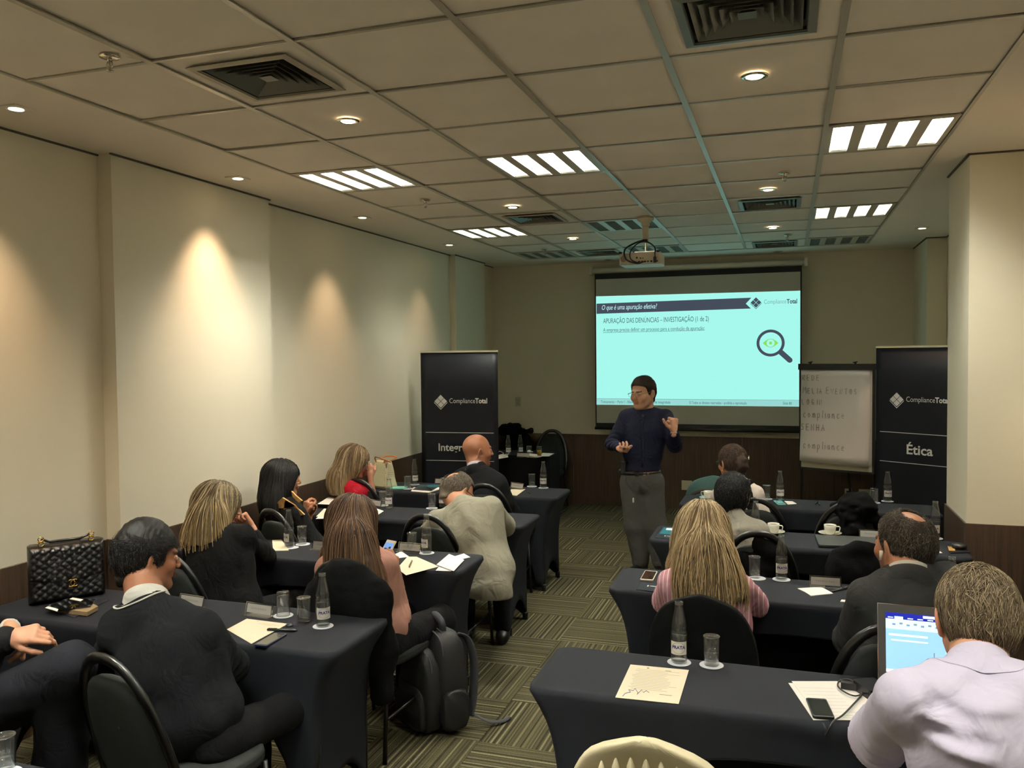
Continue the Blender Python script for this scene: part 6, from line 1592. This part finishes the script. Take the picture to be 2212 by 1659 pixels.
pk_pts = pr.onto(c, [pr.neck+np.array([.004*k*0, -.14, -.03-.055*k]) for k in range(9)], .002)
MB().tube([tuple(p-pr.off) for p in pk_pts], .010, 6, ry=.15, up=(0, 1, 0)).obj('placket', m, pr.root, True)
b0 = pr.onto(c, [pr.neck+np.array([0, -.14, -.06-.085*k]) for k in range(5)], .003)
for p in b0: MB().ball(tuple(p-pr.off), .005, 8, 6).obj('shirt_button', m_black, pr.root, True)
v_ = pr.onto(c, [pr.neck+np.array([-.012, -.14, -.005]), pr.neck+np.array([.012, -.14, -.005]), pr.neck+np.array([0, -.14, -.05])], .003)
MB().add([tuple(p-pr.off) for p in v_], [(0, 1, 2)]).obj('undershirt', MATS['black_metal'], pr.root)
pr.trousers(cloth('grey_trousers', (78, 76, 72), .9), (.100, .085, .078))
wc = P_(1381, 1019, y); b = MB()
b.tube([tuple(np.array([wc[0]+.178*math.cos(2*PI*k/28), y+.02+.137*math.sin(2*PI*k/28), wc[2]-.005])-pr.off) for k in range(29)], .018, 8, ry=.35, up=(1, 0, 0)).obj('belt', mat('belt', (14, 14, 14), .4), pr.root, True)
MB().box(-.018, .018, -.006, .0, -.014, .014, Matrix.Translation(tuple(np.array([wc[0], y-.130, wc[2]-.005])-pr.off))).obj('belt_buckle', mat('buckle', (60, 58, 55), .3, metal=.8), pr.root)
pr.short_hair((50, 36, 28), t=.008, n=2200, front=.016, length=.03, noise=.001, top=.006, low=(-.020, .65), face=(.024, .074))
pr.glasses(mat('wire_frame', (150, 140, 120), .3, metal=.8), rim=False)
MB().box(-.02, .02, -.02, .015, -.05, .05, Matrix.Translation(tuple(P_(1347, 1010, 7.05)-pr.off))).obj('microphone_pack', m_black, pr.root)
MB().tube([tuple(p-pr.off) for p in (P_(1352, 1020, 6.97), P_(1352, 1042, 6.95), P_(1372, 1070, 6.95), P_(1368, 1075, 6.95))], .0015, 5).obj('microphone_cable', m_black, pr.root)
ps = P_(1368, 1080, 6.98)-pr.off; MB().tube([tuple(ps+[0, 0, .02]), tuple(ps+[0, 0, .012]), tuple(ps-[0, 0, .022])], [.002, .007, .007], 8).obj('white_clip', m_white, pr.root, True)['label'] = 'small white cylinder hanging at his trousers'
MB().tube([tuple(p-pr.off) for p in (P_(1380, 906, 6.985), P_(1388, 905, 6.98))], .006, 6).obj('lapel_microphone', m_black, pr.root)
wr = np.array(armL[2])-pr.off
MB().tube([tuple(wr+np.array([.029*math.cos(2*PI*k/16), .026*math.sin(2*PI*k/16), -.012])) for k in range(17)], .005, 6).obj('wristwatch', mat('watch_steel', (170, 170, 165), .25, metal=.9), pr.root, True)
hR = np.array(armR[2])+unit([.45, -.8, -.1])*.10
rc = tag(MB().box(-.008, .008, -.04, .03, -.006, .006, Matrix.Translation(tuple(hR+[.0, .0, .02])) @ Matrix.Rotation(.5, 4, 'Z')).obj('slide_clicker', m_black), 'small black slide clicker held in the presenter\'s hand', 'remote control')

# ---- 2 man in black sweater with white piping
yb = 2.42
pm = Person('dark-haired man in a black sweater with white piping, seated at the left table', at(322, 1207, y=2.62), (34, 8, -4), at(318, 1305, y=2.50), at(262, 1362, y=2.44), at(425, 1362, y=2.50), np.array([-2.03, 2.46, .53]), 10,
 [(at(262, 1362, y=2.44), at(222, 1490, y=2.58), at(300, 1500, y=2.80), None, (0, 0, 1), -1, CUR), (at(432, 1366, y=2.50), at(500, 1440, y=2.66), at(430, 1500, y=2.78), None, (0, 0, 1), 1, CUR)], sit_legs((-2.03, 2.46, .53), 8, spread=.02), 'brown', sc=1.06, fat=.004, seed=21)
pm.body(paint_stub(.1), hands=False)
m_bs = cloth('black_sweater', (24, 26, 30), .95)
c = pm.torso(.012, chest=.130, waist=.175, hipr=.18, pad=.066, trap=.056); pm.sleeves(c, (.074, .066, .052), frac=2.)
pm.garment('sweater', c, m_bs, .0085, .007)
pm.collar('shirt_collar', cloth('white_cotton', (206, 204, 196), .8), .076, .036, z0=.006, label='white collar', flare=.004)
pm.ring('piping', MATS['white_cotton'], c, .106, .03, .0038, 'thin white piping round the sweater neck')
pm.trousers(cloth('black_trousers', (20, 20, 22), .9))
pm.short_hair((20, 17, 16), t=.008, n=3600, front=.030, length=.045, noise=.0022, top=.024, var=.5, up=-.1, low=(-.030, .75), face=(.022, .062), rough=.014)

# ---- 3 person cut off at the left edge
pc = Person('person in a black suit cut off by the left edge, hands folded', np.array([-3.05, 2.12, 1.20]), (70, 10, 0), np.array([-3.05, 2.08, 1.06]), np.array([-3.0, 2.26, .99]), np.array([-2.98, 1.88, .99]), np.array([-2.97, 2.07, .54]), 90,
 [(np.array([-3.0, 2.26, .98]), np.array([-2.93, 2.36, .74]), at(22, 1356, y=2.24), unit([.85, -.25, -.28]), unit([-.1, -.6, -.6]), -1, (.2, .5, .6, .7, .7)), (np.array([-2.98, 1.88, .98]), at(-70, 1420, y=2.05), at(18, 1378, y=2.13), unit([.8, .35, .12]), unit([-.1, .5, -.75]), 1, (.35, .15, .5, .6, .7))],
 [(np.array([-2.93, 2.15, .52]), at(140, 1470, y=2.22), np.array([-2.42, 2.24, .12]), np.array([-2.3, 2.3, .06])), (np.array([-2.93, 1.98, .54]), at(150, 1440, y=2.18), np.array([-2.62, 2.32, .16]), np.array([-2.5, 2.4, .1]))], 'fair', seed=31)
pc.body()
m_suit = cloth('black_suit', (26, 26, 29), .9)
c = pc.torso(.01, chest=.13); pc.sleeves(c, (.066, .058, .046), frac=1.86); pc.garment('jacket', c, m_suit, .009, .005)
for a in pc.arms:
    w_ = np.array(a[2]); e_ = unit(np.array(a[1])-w_); q = SD().cone(w_-e_*.005, w_+e_*.06, .034, .037, 0); q.cut(-e_, -(e_ @ w_)+.006); V, Q = q.mesh(.006)
    pc.add('shirt_cuff', V, Q, MATS['white_cotton'], label='cream shirt cuff')
pc.trousers(cloth('navy_trousers', (34, 35, 44), .9), (.098, .078, .06))
pc.short_hair((60, 44, 32), n=500)

# ---- 4 blonde woman in black, hand at her face
pb = Person('blonde woman in a black sweater, resting her face on her hand', at(478, 1093, y=3.86), (48, 14, 0), at(462, 1142, y=3.76), at(416, 1160, y=3.70), at(524, 1158, y=3.74), np.array([-2.83, 3.70, .52]), 0,
 [(at(418, 1164, y=3.70), at(408, 1240, y=3.84), at(450, 1240, y=4.02), None, (0, 0, 1), -1, CUR), (at(524, 1160, y=3.74), at(578, 1203, y=4.0), at(543, 1138, y=4.02), unit([-.62, -.02, .75]), unit([-.3, -.7, 0]), 1, (.2, .9, 1.0, 1.1, 1.1))], sit_legs((-2.83, 3.70, .52), 10), 'fair', True, 1.0, seed=41)
pb.body(bare=())
c = pb.torso(.01, chest=.115, waist=.15, hipr=.175, pad=.052, trap=.045); pb.sleeves(c, (.056, .050, .038), frac=1.72); pb.garment('sweater', c, cloth('black_knit', (25, 25, 27), .95), .0085, .005)
pb.collar('sweater_collar', MATS['black_knit'], .060, .040)
pb.trousers(MATS['black_trousers'])
def vol4(b, s):
    s.back_hair(b, 2, (.092, .094, .08), down=(.03, -.04, -.09), side=-.012)
    for sx in (-1, 1): b.path([s.T(sx*.05, -.01, .03), s.T(sx*.070, -.012, -.05), s.T(sx*.068, -.04, -.14)], [.045, .040, .030], .03)
    s.cutz = float(s.neck[2]-.09); b.cut((0, 0, -1), -s.cutz, .02)
pb.long_hair((92, 80, 60), vol4, n=2600, length=.48, hl=((176, 162, 130), .38), tips=(172, 148, 104), r=.0019, wave=.05)

# ---- 5 woman with long straight black hair
pk = Person('woman with long straight black hair, fingers interlaced, peach collar', at(614, 1034, y=4.84), (66, 4, 0), at(608, 1080, y=4.80), at(590, 1106, y=4.88), at(640, 1108, y=4.70), np.array([-3.0, 4.80, .52]), 20,
 [(at(586, 1108, y=4.90), at(640, 1160, y=5.08), at(668, 1114, y=5.06), unit([.12, -.1, 1]), unit([.5, -.85, 0]), -1, (.3, .75, .75, .75, .8)), (at(634, 1110, y=4.72), at(664, 1160, y=4.92), at(660, 1110, y=4.97), unit([.06, .14, 1]), unit([.5, .85, 0]), 1, (.3, .75, .75, .75, .8))], sit_legs((-3.0, 4.80, .52), 15), 'tan', True, .98, seed=51)
pk.body(bare=(1, -1))
c = pk.torso(.008, chest=.11, waist=.14, pad=.05, trap=.042); pk.sleeves(c, (.054, .048, .038), frac=1.0); pk.garment('blouse', c, cloth('black_blouse', (22, 22, 23), .9), .0085, .004)
m_pc = cloth('peach_cloth', (216, 170, 112), .85)
for pts in (((616, 1080), (635, 1091), (657, 1112), (640, 1116), (612, 1105)), ((594, 1090), (610, 1075), (637, 1092), (630, 1098), (602, 1098)), ((629, 1061), (640, 1072), (652, 1082), (645, 1086), (632, 1073))):
    V = [at(u, v, y=4.66) for u, v in pts]; W = [p+np.array([0, .014, .0]) for p in V]; k = len(V)
    MB().add([tuple(p-pk.off) for p in V+W], [tuple(range(k-1, -1, -1)), tuple(range(k, 2*k))]+[(i, (i+1) % k, k+(i+1) % k, k+i) for i in range(k)]).obj('collar_flap', m_pc, pk.root)['label'] = 'peach collar flap'
pk.trousers(MATS['black_trousers'])
def vol5(b, s):
    s.back_hair(b, 2, (.092, .09, .085), down=(.03, -.05, -.12))
    for sx in (-1, 1): b.path([s.T(sx*.05, .0, .03), s.T(sx*.074, .012, -.05), s.T(sx*.075, -.01, -.18), s.T(sx*.072, -.02, -.25)], [.046, .040, .034, .024], .03)
    s.cutz = float(s.neck[2]-.13); b.cut((0, 0, -1), -s.cutz, .02)
pk.long_hair((14, 12, 13), vol5, n=1800, length=.52, var=.5, wave=.015, r=.0018, loose=.004, ragged=.02)

# ---- 6 woman in red
pd = Person('woman in a red top with highlighted brown hair, head bowed over her hands', at(769, 998, y=5.86), (62, 22, 0), at(748, 1042, y=5.78), at(738, 1066, y=5.88), at(772, 1064, y=5.66), np.array([-3.12, 5.84, .52]), 20,
 [(at(738, 1068, y=5.88), at(775, 1092, y=6.05), at(800, 1040, y=6.06), unit([.05, -.05, 1]), unit([-.6, -.6, 0]), -1, (.3, .8, .9, .9, 1.)), (at(774, 1066, y=5.66), at(806, 1082, y=5.93), at(800, 1030, y=5.93), unit([-.1, .1, 1]), unit([-.5, .8, 0]), 1, (.3, .7, .9, 1., 1.))], sit_legs((-3.12, 5.84, .52), 15), 'fair', True, .98, seed=61)
pd.body(bare=(1, -1))
c = pd.torso(.008, chest=.11, waist=.14, pad=.05, trap=.044); pd.sleeves(c, (.060, .060, .038), frac=.62); pd.garment('red_top', c, cloth('red_cloth', (168, 14, 36), .6, sheen=.0), .0085, .006)
pd.trousers(MATS['black_trousers'])
def vol6(b, s):
    s.back_hair(b, 2, (.09, .085, .07), down=(.03, -.05, -.12))
    for sx in (-1, 1): b.path([s.T(sx*.05, .005, .03), s.T(sx*.066, .005, -.05), s.T(sx*.064, -.05, -.14), s.T(sx*.05, -.11, -.22)], [.045, .036, .034, .026], .03)
    s.cutz = float(s.neck[2]-.12); b.cut((0, 0, -1), -s.cutz, .02)
pd.long_hair((92, 68, 46), vol6, n=1600, length=.50, hl=((176, 156, 122), .28), tips=(150, 128, 94), r=.0019, wave=.05, face_r=(.105, .080, .115))

# ---- 7 bald man in a black suit
pl = Person('bald man in a black suit with his back turned, looking to the right', at(1033, 974, y=5.98), (52, 2, 0), at(1030, 1012, y=5.92), at(976, 1046, y=5.92), at(1072, 1046, y=5.88), np.array([-2.12, 5.98, .53]), 0,
 [(at(974, 1048, y=5.92), at(955, 1095, y=6.1), at(990, 1090, y=6.3), None, (0, 0, 1), -1, CUR), (at(1074, 1048, y=5.88), at(1105, 1108, y=6.02), at(1080, 1095, y=6.3), None, (0, 0, 1), 1, CUR)], sit_legs((-2.12, 5.98, .53), 5), 'brown', sc=1.06, fat=.005, seed=71)
def paint7(L, c):
    c *= 1.18
    w = np.clip((-.02-L[:, 2])/.02, 0, 1)*np.clip((L[:, 1]+.02)/.03, 0, 1); c *= 1-.25*w[:, None]
    w = np.clip((.03-L[:, 2])/.04, 0, 1)*np.clip((.02-L[:, 1])/.03, 0, 1); c *= 1-.12*w[:, None]
pl.body(paint7, hands=False)
c = pl.torso(.012, chest=.13, waist=.17, hipr=.18, pad=.064, trap=.052); pl.sleeves(c, (.07, .062, .048), frac=2.); pl.garment('suit_jacket', c, m_suit, .0085, .004)
pl.collar('jacket_collar', m_suit, .074, .030, z0=-.008); pl.collar('shirt_collar', cloth('lilac_cotton', (196, 190, 204), .8), .067, .042, z0=.002, label='pale lilac shirt collar', flare=.004)
pl.trousers(MATS['black_trousers'])

# ---- 8 man in a grey jacket, leaning over
pg_ = Person('older man in a light grey jacket leaning over the table, balding grey hair', at(990, 1066, y=4.96), (42, 36, -14), at(1000, 1098, y=4.82), at(948, 1134, y=4.78), at(1058, 1100, y=4.76), np.array([-1.66, 4.62, .56]), 0,
 [(at(948, 1124, y=4.78), at(930, 1150, y=5.02), at(965, 1140, y=5.22), None, (0, 0, 1), -1, CUR), (at(1060, 1098, y=4.76), at(1092, 1136, y=5.0), at(1050, 1135, y=5.2), None, (0, 0, 1), 1, CUR)], sit_legs((-1.80, 4.66, .54), -12), 'warm', sc=1.04, fat=.004, seed=81)
pg_.body(hands=False)
m_gj = cloth('grey_jacket', (148, 143, 126), .85, sheen=.1)
c = pg_.torso(.014, chest=.120, waist=.150, hipr=.150, pad=.062, trap=.052, k=.06); pg_.sleeves(c, (.070, .062, .05), frac=1.9)
c.path([pg_.hip+pg_.up*.16, np.array([-1.665, 4.54, .50])], [.15, .150], .05, flat=((0, 1, 0), .7))
pg_.garment('jacket', c, m_gj, .008, .0045, hem=((0, 0, -1), -.475))
pg_.collar('jacket_collar', m_gj, .070, .020, z0=-.004)
pg_.trousers(MATS['black_trousers'], waist=False)
pg_.short_hair((120, 108, 92), t=.006, n=2600, front=.022, bald=((-.010, -.100, .088), (.056, .055, .062)), hl=((70, 60, 50), .4), length=.035, noise=.0012, low=(-.034, .6), face=(.0, .09))
pg_.glasses()

# ---- 9 woman with long brown hair, pink blouse
pw = Person('woman with very long brown hair in a dusty pink blouse, holding a phone', at(768, 1128, y=3.72), (14, 16, 0), at(768, 1182, y=3.60), at(712, 1226, y=3.56), at(826, 1218, y=3.60), np.array([-1.90, 3.64, .52]), 0,
 [(at(712, 1228, y=3.56), at(690, 1330, y=3.70), at(740, 1300, y=3.90), None, (0, 0, 1), -1, CUR), (at(828, 1222, y=3.60), at(856, 1315, y=3.72), at(852, 1240, y=3.88), unit([-.05, .1, 1]), unit([-.95, .1, 0]), 1, (.3, .5, .55, .6, .7))], sit_legs((-1.92, 3.60, .52), 10), 'tan', True, 1.02, seed=91)
pw.body(bare=(1,))
m_pk = cloth('pink_satin', (188, 140, 126), .6, sheen=.0)
c = pw.torso(.010, chest=.115, waist=.15, pad=.052, trap=.044); pw.sleeves(c, (.060, .058, .05), fr={-1: 1.6, 1: 1.28})
c.path([at(846, 1290, y=3.68), at(862, 1330, y=3.66), at(852, 1372, y=3.62)], [.045, .048, .030], .04)
pw.garment('blouse', c, m_pk, .008, .007)
pw.trousers(MATS['black_trousers'])
def vol9(b, s):
    s.back_hair(b, 3, (.098, .115, .13, .115), down=(.02, -.07, -.16, -.25))
    for sx in (-1, 1): b.path([s.T(sx*.05, .0, .03), s.T(sx*.072, .0, -.06), s.T(sx*.095, -.03, -.17), s.T(sx*.10, -.06, -.29)], [.045, .038, .038, .026], .04)
    s.cutz = float(s.neck[2]-.27); b.cut((0, 0, -1), -s.cutz, .02)
pw.long_hair((62, 46, 36), vol9, n=2800, length=.66, hl=((120, 92, 66), .25), tips=(112, 84, 58), r=.0019, wave=.03, var=.35, ragged=.10, seg=20)

# ---- 10 blonde woman in a pink striped shirt
def stripe_mat():
    m = cloth('pink_stripe', (214, 160, 176), .8, sheen=0); nt = m.node_tree; N, L = nt.nodes, nt.links
    b = N['Principled BSDF']; tc = N.new('ShaderNodeTexCoord'); w = N.new('ShaderNodeTexWave'); w.inputs['Scale'].default_value = 17; w.inputs['Distortion'].default_value = .4; w.inputs['Detail'].default_value = 1; w.bands_direction = 'X'
    r = N.new('ShaderNodeValToRGB'); r.color_ramp.elements[0].position = .80; r.color_ramp.elements[0].color = (*lin((206, 150, 166)), 1); r.color_ramp.elements[1].position = .93; r.color_ramp.elements[1].color = (*lin((240, 218, 220)), 1)
    L.new(tc.outputs['Object'], w.inputs['Vector']); L.new(w.outputs['Fac'], r.inputs[0]); L.new(r.outputs[0], b.inputs['Base Color']); return m
m_st = stripe_mat()
ps_ = Person('woman with long blonde hair in a pink striped shirt, seen from behind', at(1517, 1150, y=3.80), (-6, 18, 4), at(1522, 1212, y=3.66), at(1452, 1262, y=3.62), at(1604, 1268, y=3.66), np.array([-.33, 3.70, .52]), 0,
 [(at(1450, 1264, y=3.62), at(1434, 1300, y=3.80), at(1470, 1290, y=4.0), None, (0, 0, 1), -1, CUR), (at(1606, 1270, y=3.66), at(1632, 1306, y=3.84), at(1590, 1290, y=4.0), None, (0, 0, 1), 1, CUR)], sit_legs((-.33, 3.70, .52), 0), 'fair', True, 1.04, seed=101)
ps_.body(hands=False)
c = ps_.torso(.008, chest=.115, waist=.15, pad=.050, trap=.045); ps_.sleeves(c, (.056, .052, .044), frac=1.7); ps_.garment('shirt', c, m_st, .008, .006)
ps_.trousers(MATS['black_trousers'])
def vol10(b, s):
    s.back_hair(b, 2, (.10, .125, .14), down=(.02, -.06, -.12), side=.012)
    for sx in (-1, 1): b.path([s.T(sx*.05, .0, .03), s.T(sx*.074, .0, -.05), s.T(sx*.095+.01, -.03, -.15), s.T(sx*.13+.03, -.05, -.23)], [.046, .042, .040, .026], .04)
    s.cutz = float(s.neck[2]-.17); b.cut((0, 0, -1), -s.cutz, .02)
ps_.long_hair((108, 92, 66), vol10, n=3400, length=.58, hl=((192, 176, 142), .42), tips=(176, 152, 114), r=.0019, wave=.09, var=.25, ragged=.09, seg=18)

# ---- 11 short-haired woman in a grey sweater
pt = Person('person with short black hair in a light grey sweater, behind the blonde', at(1583, 1076, y=4.92), (6, 8, 2), at(1586, 1122, y=4.84), at(1556, 1148, y=4.82), at(1632, 1146, y=4.86), np.array([-.16, 4.86, .52]), 0,
 [(at(1556, 1150, y=4.82), at(1540, 1180, y=5.0), at(1570, 1170, y=5.2), None, (0, 0, 1), -1, CUR), (at(1634, 1148, y=4.86), at(1646, 1195, y=5.02), at(1610, 1180, y=5.2), None, (0, 0, 1), 1, CUR)], sit_legs((-.16, 4.86, .52), 0), 'tan', True, 1.02, seed=111)
pt.body(hands=False)
c = pt.torso(.010, chest=.115, waist=.15, pad=.050, trap=.045); pt.sleeves(c, (.058, .052, .044), frac=1.8); pt.garment('sweater', c, cloth('heather_grey', (160, 155, 142), .95), .0085, .006)
pt.trousers(MATS['black_trousers'])
pt.short_hair((16, 14, 14), t=.014, n=3000, front=.034, length=.06, noise=.0015, low=(-.055, .45), var=.5, top=.006, face=(.045, .05), rough=.012)

# ---- 12 woman in white with a black scarf, hair pinned up
pz = Person('woman in white with a black scarf and pinned-up brown hair, wearing glasses', at(1580, 1000, y=6.06), (-42, 6, 0), at(1590, 1040, y=6.0), at(1556, 1068, y=5.98), at(1628, 1066, y=5.98), np.array([-.20, 6.0, .52]), 0,
 [(at(1556, 1070, y=5.98), at(1540, 1105, y=6.15), at(1560, 1095, y=6.35), None, (0, 0, 1), -1, CUR), (at(1630, 1068, y=5.98), at(1642, 1105, y=6.1), at(1620, 1095, y=6.3), None, (0, 0, 1), 1, CUR)], sit_legs((-.20, 6.0, .52), 0), 'tan', True, 1.0, seed=121)
pz.body(hands=False)
c = pz.torso(.010, chest=.115, waist=.15, pad=.050, trap=.045); pz.sleeves(c, (.056, .050, .042), frac=1.8); pz.garment('top', c, cloth('white_knit', (232, 222, 212), .9), .0085, .005)
q = SD().path([pz.neck+np.array([-.07, .02, .0]), pz.neck+np.array([-.03, -.07, .0]), pz.neck+np.array([.05, -.075, -.005]), pz.neck+np.array([.09, -.01, -.01])], [.026, .032, .036, .028], .02)
q.path([pz.neck+np.array([.05, -.085, -.01]), pz.neck+np.array([.085, -.135, -.09]), pz.neck+np.array([.13, -.15, -.20]), pz.neck+np.array([.16, -.14, -.34])], [.04, .034, .030, .026], .02); q.noise(.005, 50, 5)
V, Q = q.mesh(.007); pz.add('scarf', V, Q, cloth('black_scarf', (18, 18, 20), .9))
pz.trousers(MATS['black_trousers'])
pz.short_hair((52, 38, 30), t=.011, n=2200, front=.030, length=.06, noise=.002, hl=((96, 72, 54), .3))
q = SD().ell(pz.T(0, -.115, .0), (.050, .042, .072), pz.F, 0); q.noise(.006, 70, 9); V, Q = q.mesh(.006); pz.add('hair_twist', V, Q, m_hairb, np.tile(np.array(lin((48, 34, 27))), (len(V), 1)))
MB().tube([tuple(pz.T(.03, -.150, .02)-pz.off), tuple(pz.T(.045, -.135, .045)-pz.off)], .006, 6).obj('hair_clip', m_chrome, pz.root, True)
pz.glasses()
q = pz.T(-.082, -.004, -.052)-pz.off; MB().tube([tuple(q+np.array([0, .010*math.cos(2*PI*k/12), .012*math.sin(2*PI*k/12)])) for k in range(13)], .002, 5).obj('earring', mat('gold', (200, 160, 80), .25, metal=1.), pz.root, True)

# ---- 13 grey-suited man with a thinning crown
pq = Person('bearded man in a charcoal suit with a thinning crown, earbud in his ear', at(1950, 1178, y=3.56), (-38, 6, 0), at(1962, 1246, y=3.46), at(1880, 1290, y=3.42), at(2040, 1262, y=3.50), np.array([.44, 3.50, .53]), 0,
 [(at(1880, 1294, y=3.42), at(1836, 1384, y=3.56), at(1850, 1350, y=3.84), None, (0, 0, 1), -1, CUR), (at(2046, 1266, y=3.50), at(2085, 1340, y=3.6), at(2050, 1310, y=3.86), None, (0, 0, 1), 1, CUR)], sit_legs((.44, 3.50, .53), 0), 'warm', sc=1.10, fat=.006, seed=131)
def paint13(L, c):
    w = np.clip((-.025-L[:, 2])/.02, 0, 1)*np.clip((L[:, 1]-.0)/.02, 0, 1); n = np.sin(L[:, 0]*900)*np.sin(L[:, 1]*850)*np.sin(L[:, 2]*800); c *= 1-(.55+.25*n)[:, None]*w[:, None]
pq.body(paint13, hands=False)
m_cs = cloth('charcoal_suit', (62, 62, 62), .9)
c = pq.torso(.014, chest=.135, waist=.18, hipr=.185, pad=.066, trap=.054); pq.sleeves(c, (.074, .064, .05), frac=1.9); pq.garment('suit_jacket', c, m_cs, .008, .006)
pq.collar('jacket_collar', m_cs, .080, .028, z0=-.010); pq.collar('shirt_collar', MATS['white_cotton'], .073, .036, z0=.0, label='white shirt collar', flare=.003)
pq.trousers(MATS['black_trousers'])
pq.short_hair((54, 46, 38), t=.007, n=4200, front=.026, bald=((.005, -.070, .128), (.050, .058, .050)), hl=((110, 98, 84), .22), length=.034, noise=.0012, low=(-.036, .6), face=(.018, .09))
MB().tube([tuple(pq.T(-.094, .004, -.012)-pq.off), tuple(pq.T(-.093, .012, -.045)-pq.off)], [.007, .004], 8).obj('earbud', m_white, pq.root, True)

# ---- 14 man in a lavender shirt at the laptop
ph = Person('man in a lavender-white shirt with grey-brown hair working at the laptop', at(2108, 1342, y=2.34), (-6, 14, 2), at(2112, 1466, y=2.18), at(1972, 1518, y=2.08), at(2262, 1520, y=2.10), np.array([.52, 2.10, .54]), 0,
 [(at(1966, 1522, y=2.08), at(1893, 1596, y=2.30), at(1936, 1522, y=2.56), unit([.12, .9, .12]), unit([.2, .1, -.9]), -1, (.2, .35, .5, .6, .6)), (at(2264, 1510, y=2.10), at(2330, 1600, y=2.3), at(2260, 1540, y=2.6), None, (0, 0, 1), 1, CUR)], sit_legs((.52, 2.10, .54), 0), 'fair', sc=1.06, seed=141)
def paint14(L, c):
    e = (np.abs(L[:, 0]) > .074) & (L[:, 2] < .03); c[e] *= np.array([1.0, .8, .74])
pk_ = ph.body(paint14, hh=.0038)
m_lv = cloth('lavender_shirt', (208, 200, 222), .8, sheen=0, bump=.15, bs=900)
c = ph.torso(.014, chest=.13, waist=.175, hipr=.18, pad=.062, trap=.052); ph.sleeves(c, (.074, .068, .046), frac=1.88)
for (u0, v0, u1, v1, a) in ((1990, 1545, 2100, 1600, .012), (2000, 1600, 2150, 1640, .014), (2080, 1530, 2210, 1550, .009), (1985, 1490, 2000, 1560, .008)):
    p0, p1 = at(u0, v0, y=1.99), at(u1, v1, y=1.97); pm_ = (p0+p1)/2; dd = unit(p1-p0); ln = np.linalg.norm(p1-p0)
    up_ = unit(np.cross(dd, [0, 1, 0]))
    def crease(P, p0=p0, dd=dd, ln=ln, a=a, up_=up_):
        q = P-p0; t = q @ dd/ln; h = q @ up_; return -a*np.exp(-(h/.014)**2)*np.exp(-((t-.5)/.45)**4)+a*.8*np.exp(-((h-.03)/.016)**2)*np.exp(-((t-.5)/.45)**4)
    c.fun(crease)
ph.garment('shirt', c, m_lv, .0065, .006)
ph.collar('shirt_collar', m_lv, .068, .050, z0=.004)
ph.trousers(MATS['black_trousers'])
ph.short_hair((92, 78, 58), t=.008, n=9000, front=.030, hl=((136, 120, 96), .30), length=.050, noise=.002, low=(-.062, .64), var=.22, r=.0013, wave=.05, top=.004)
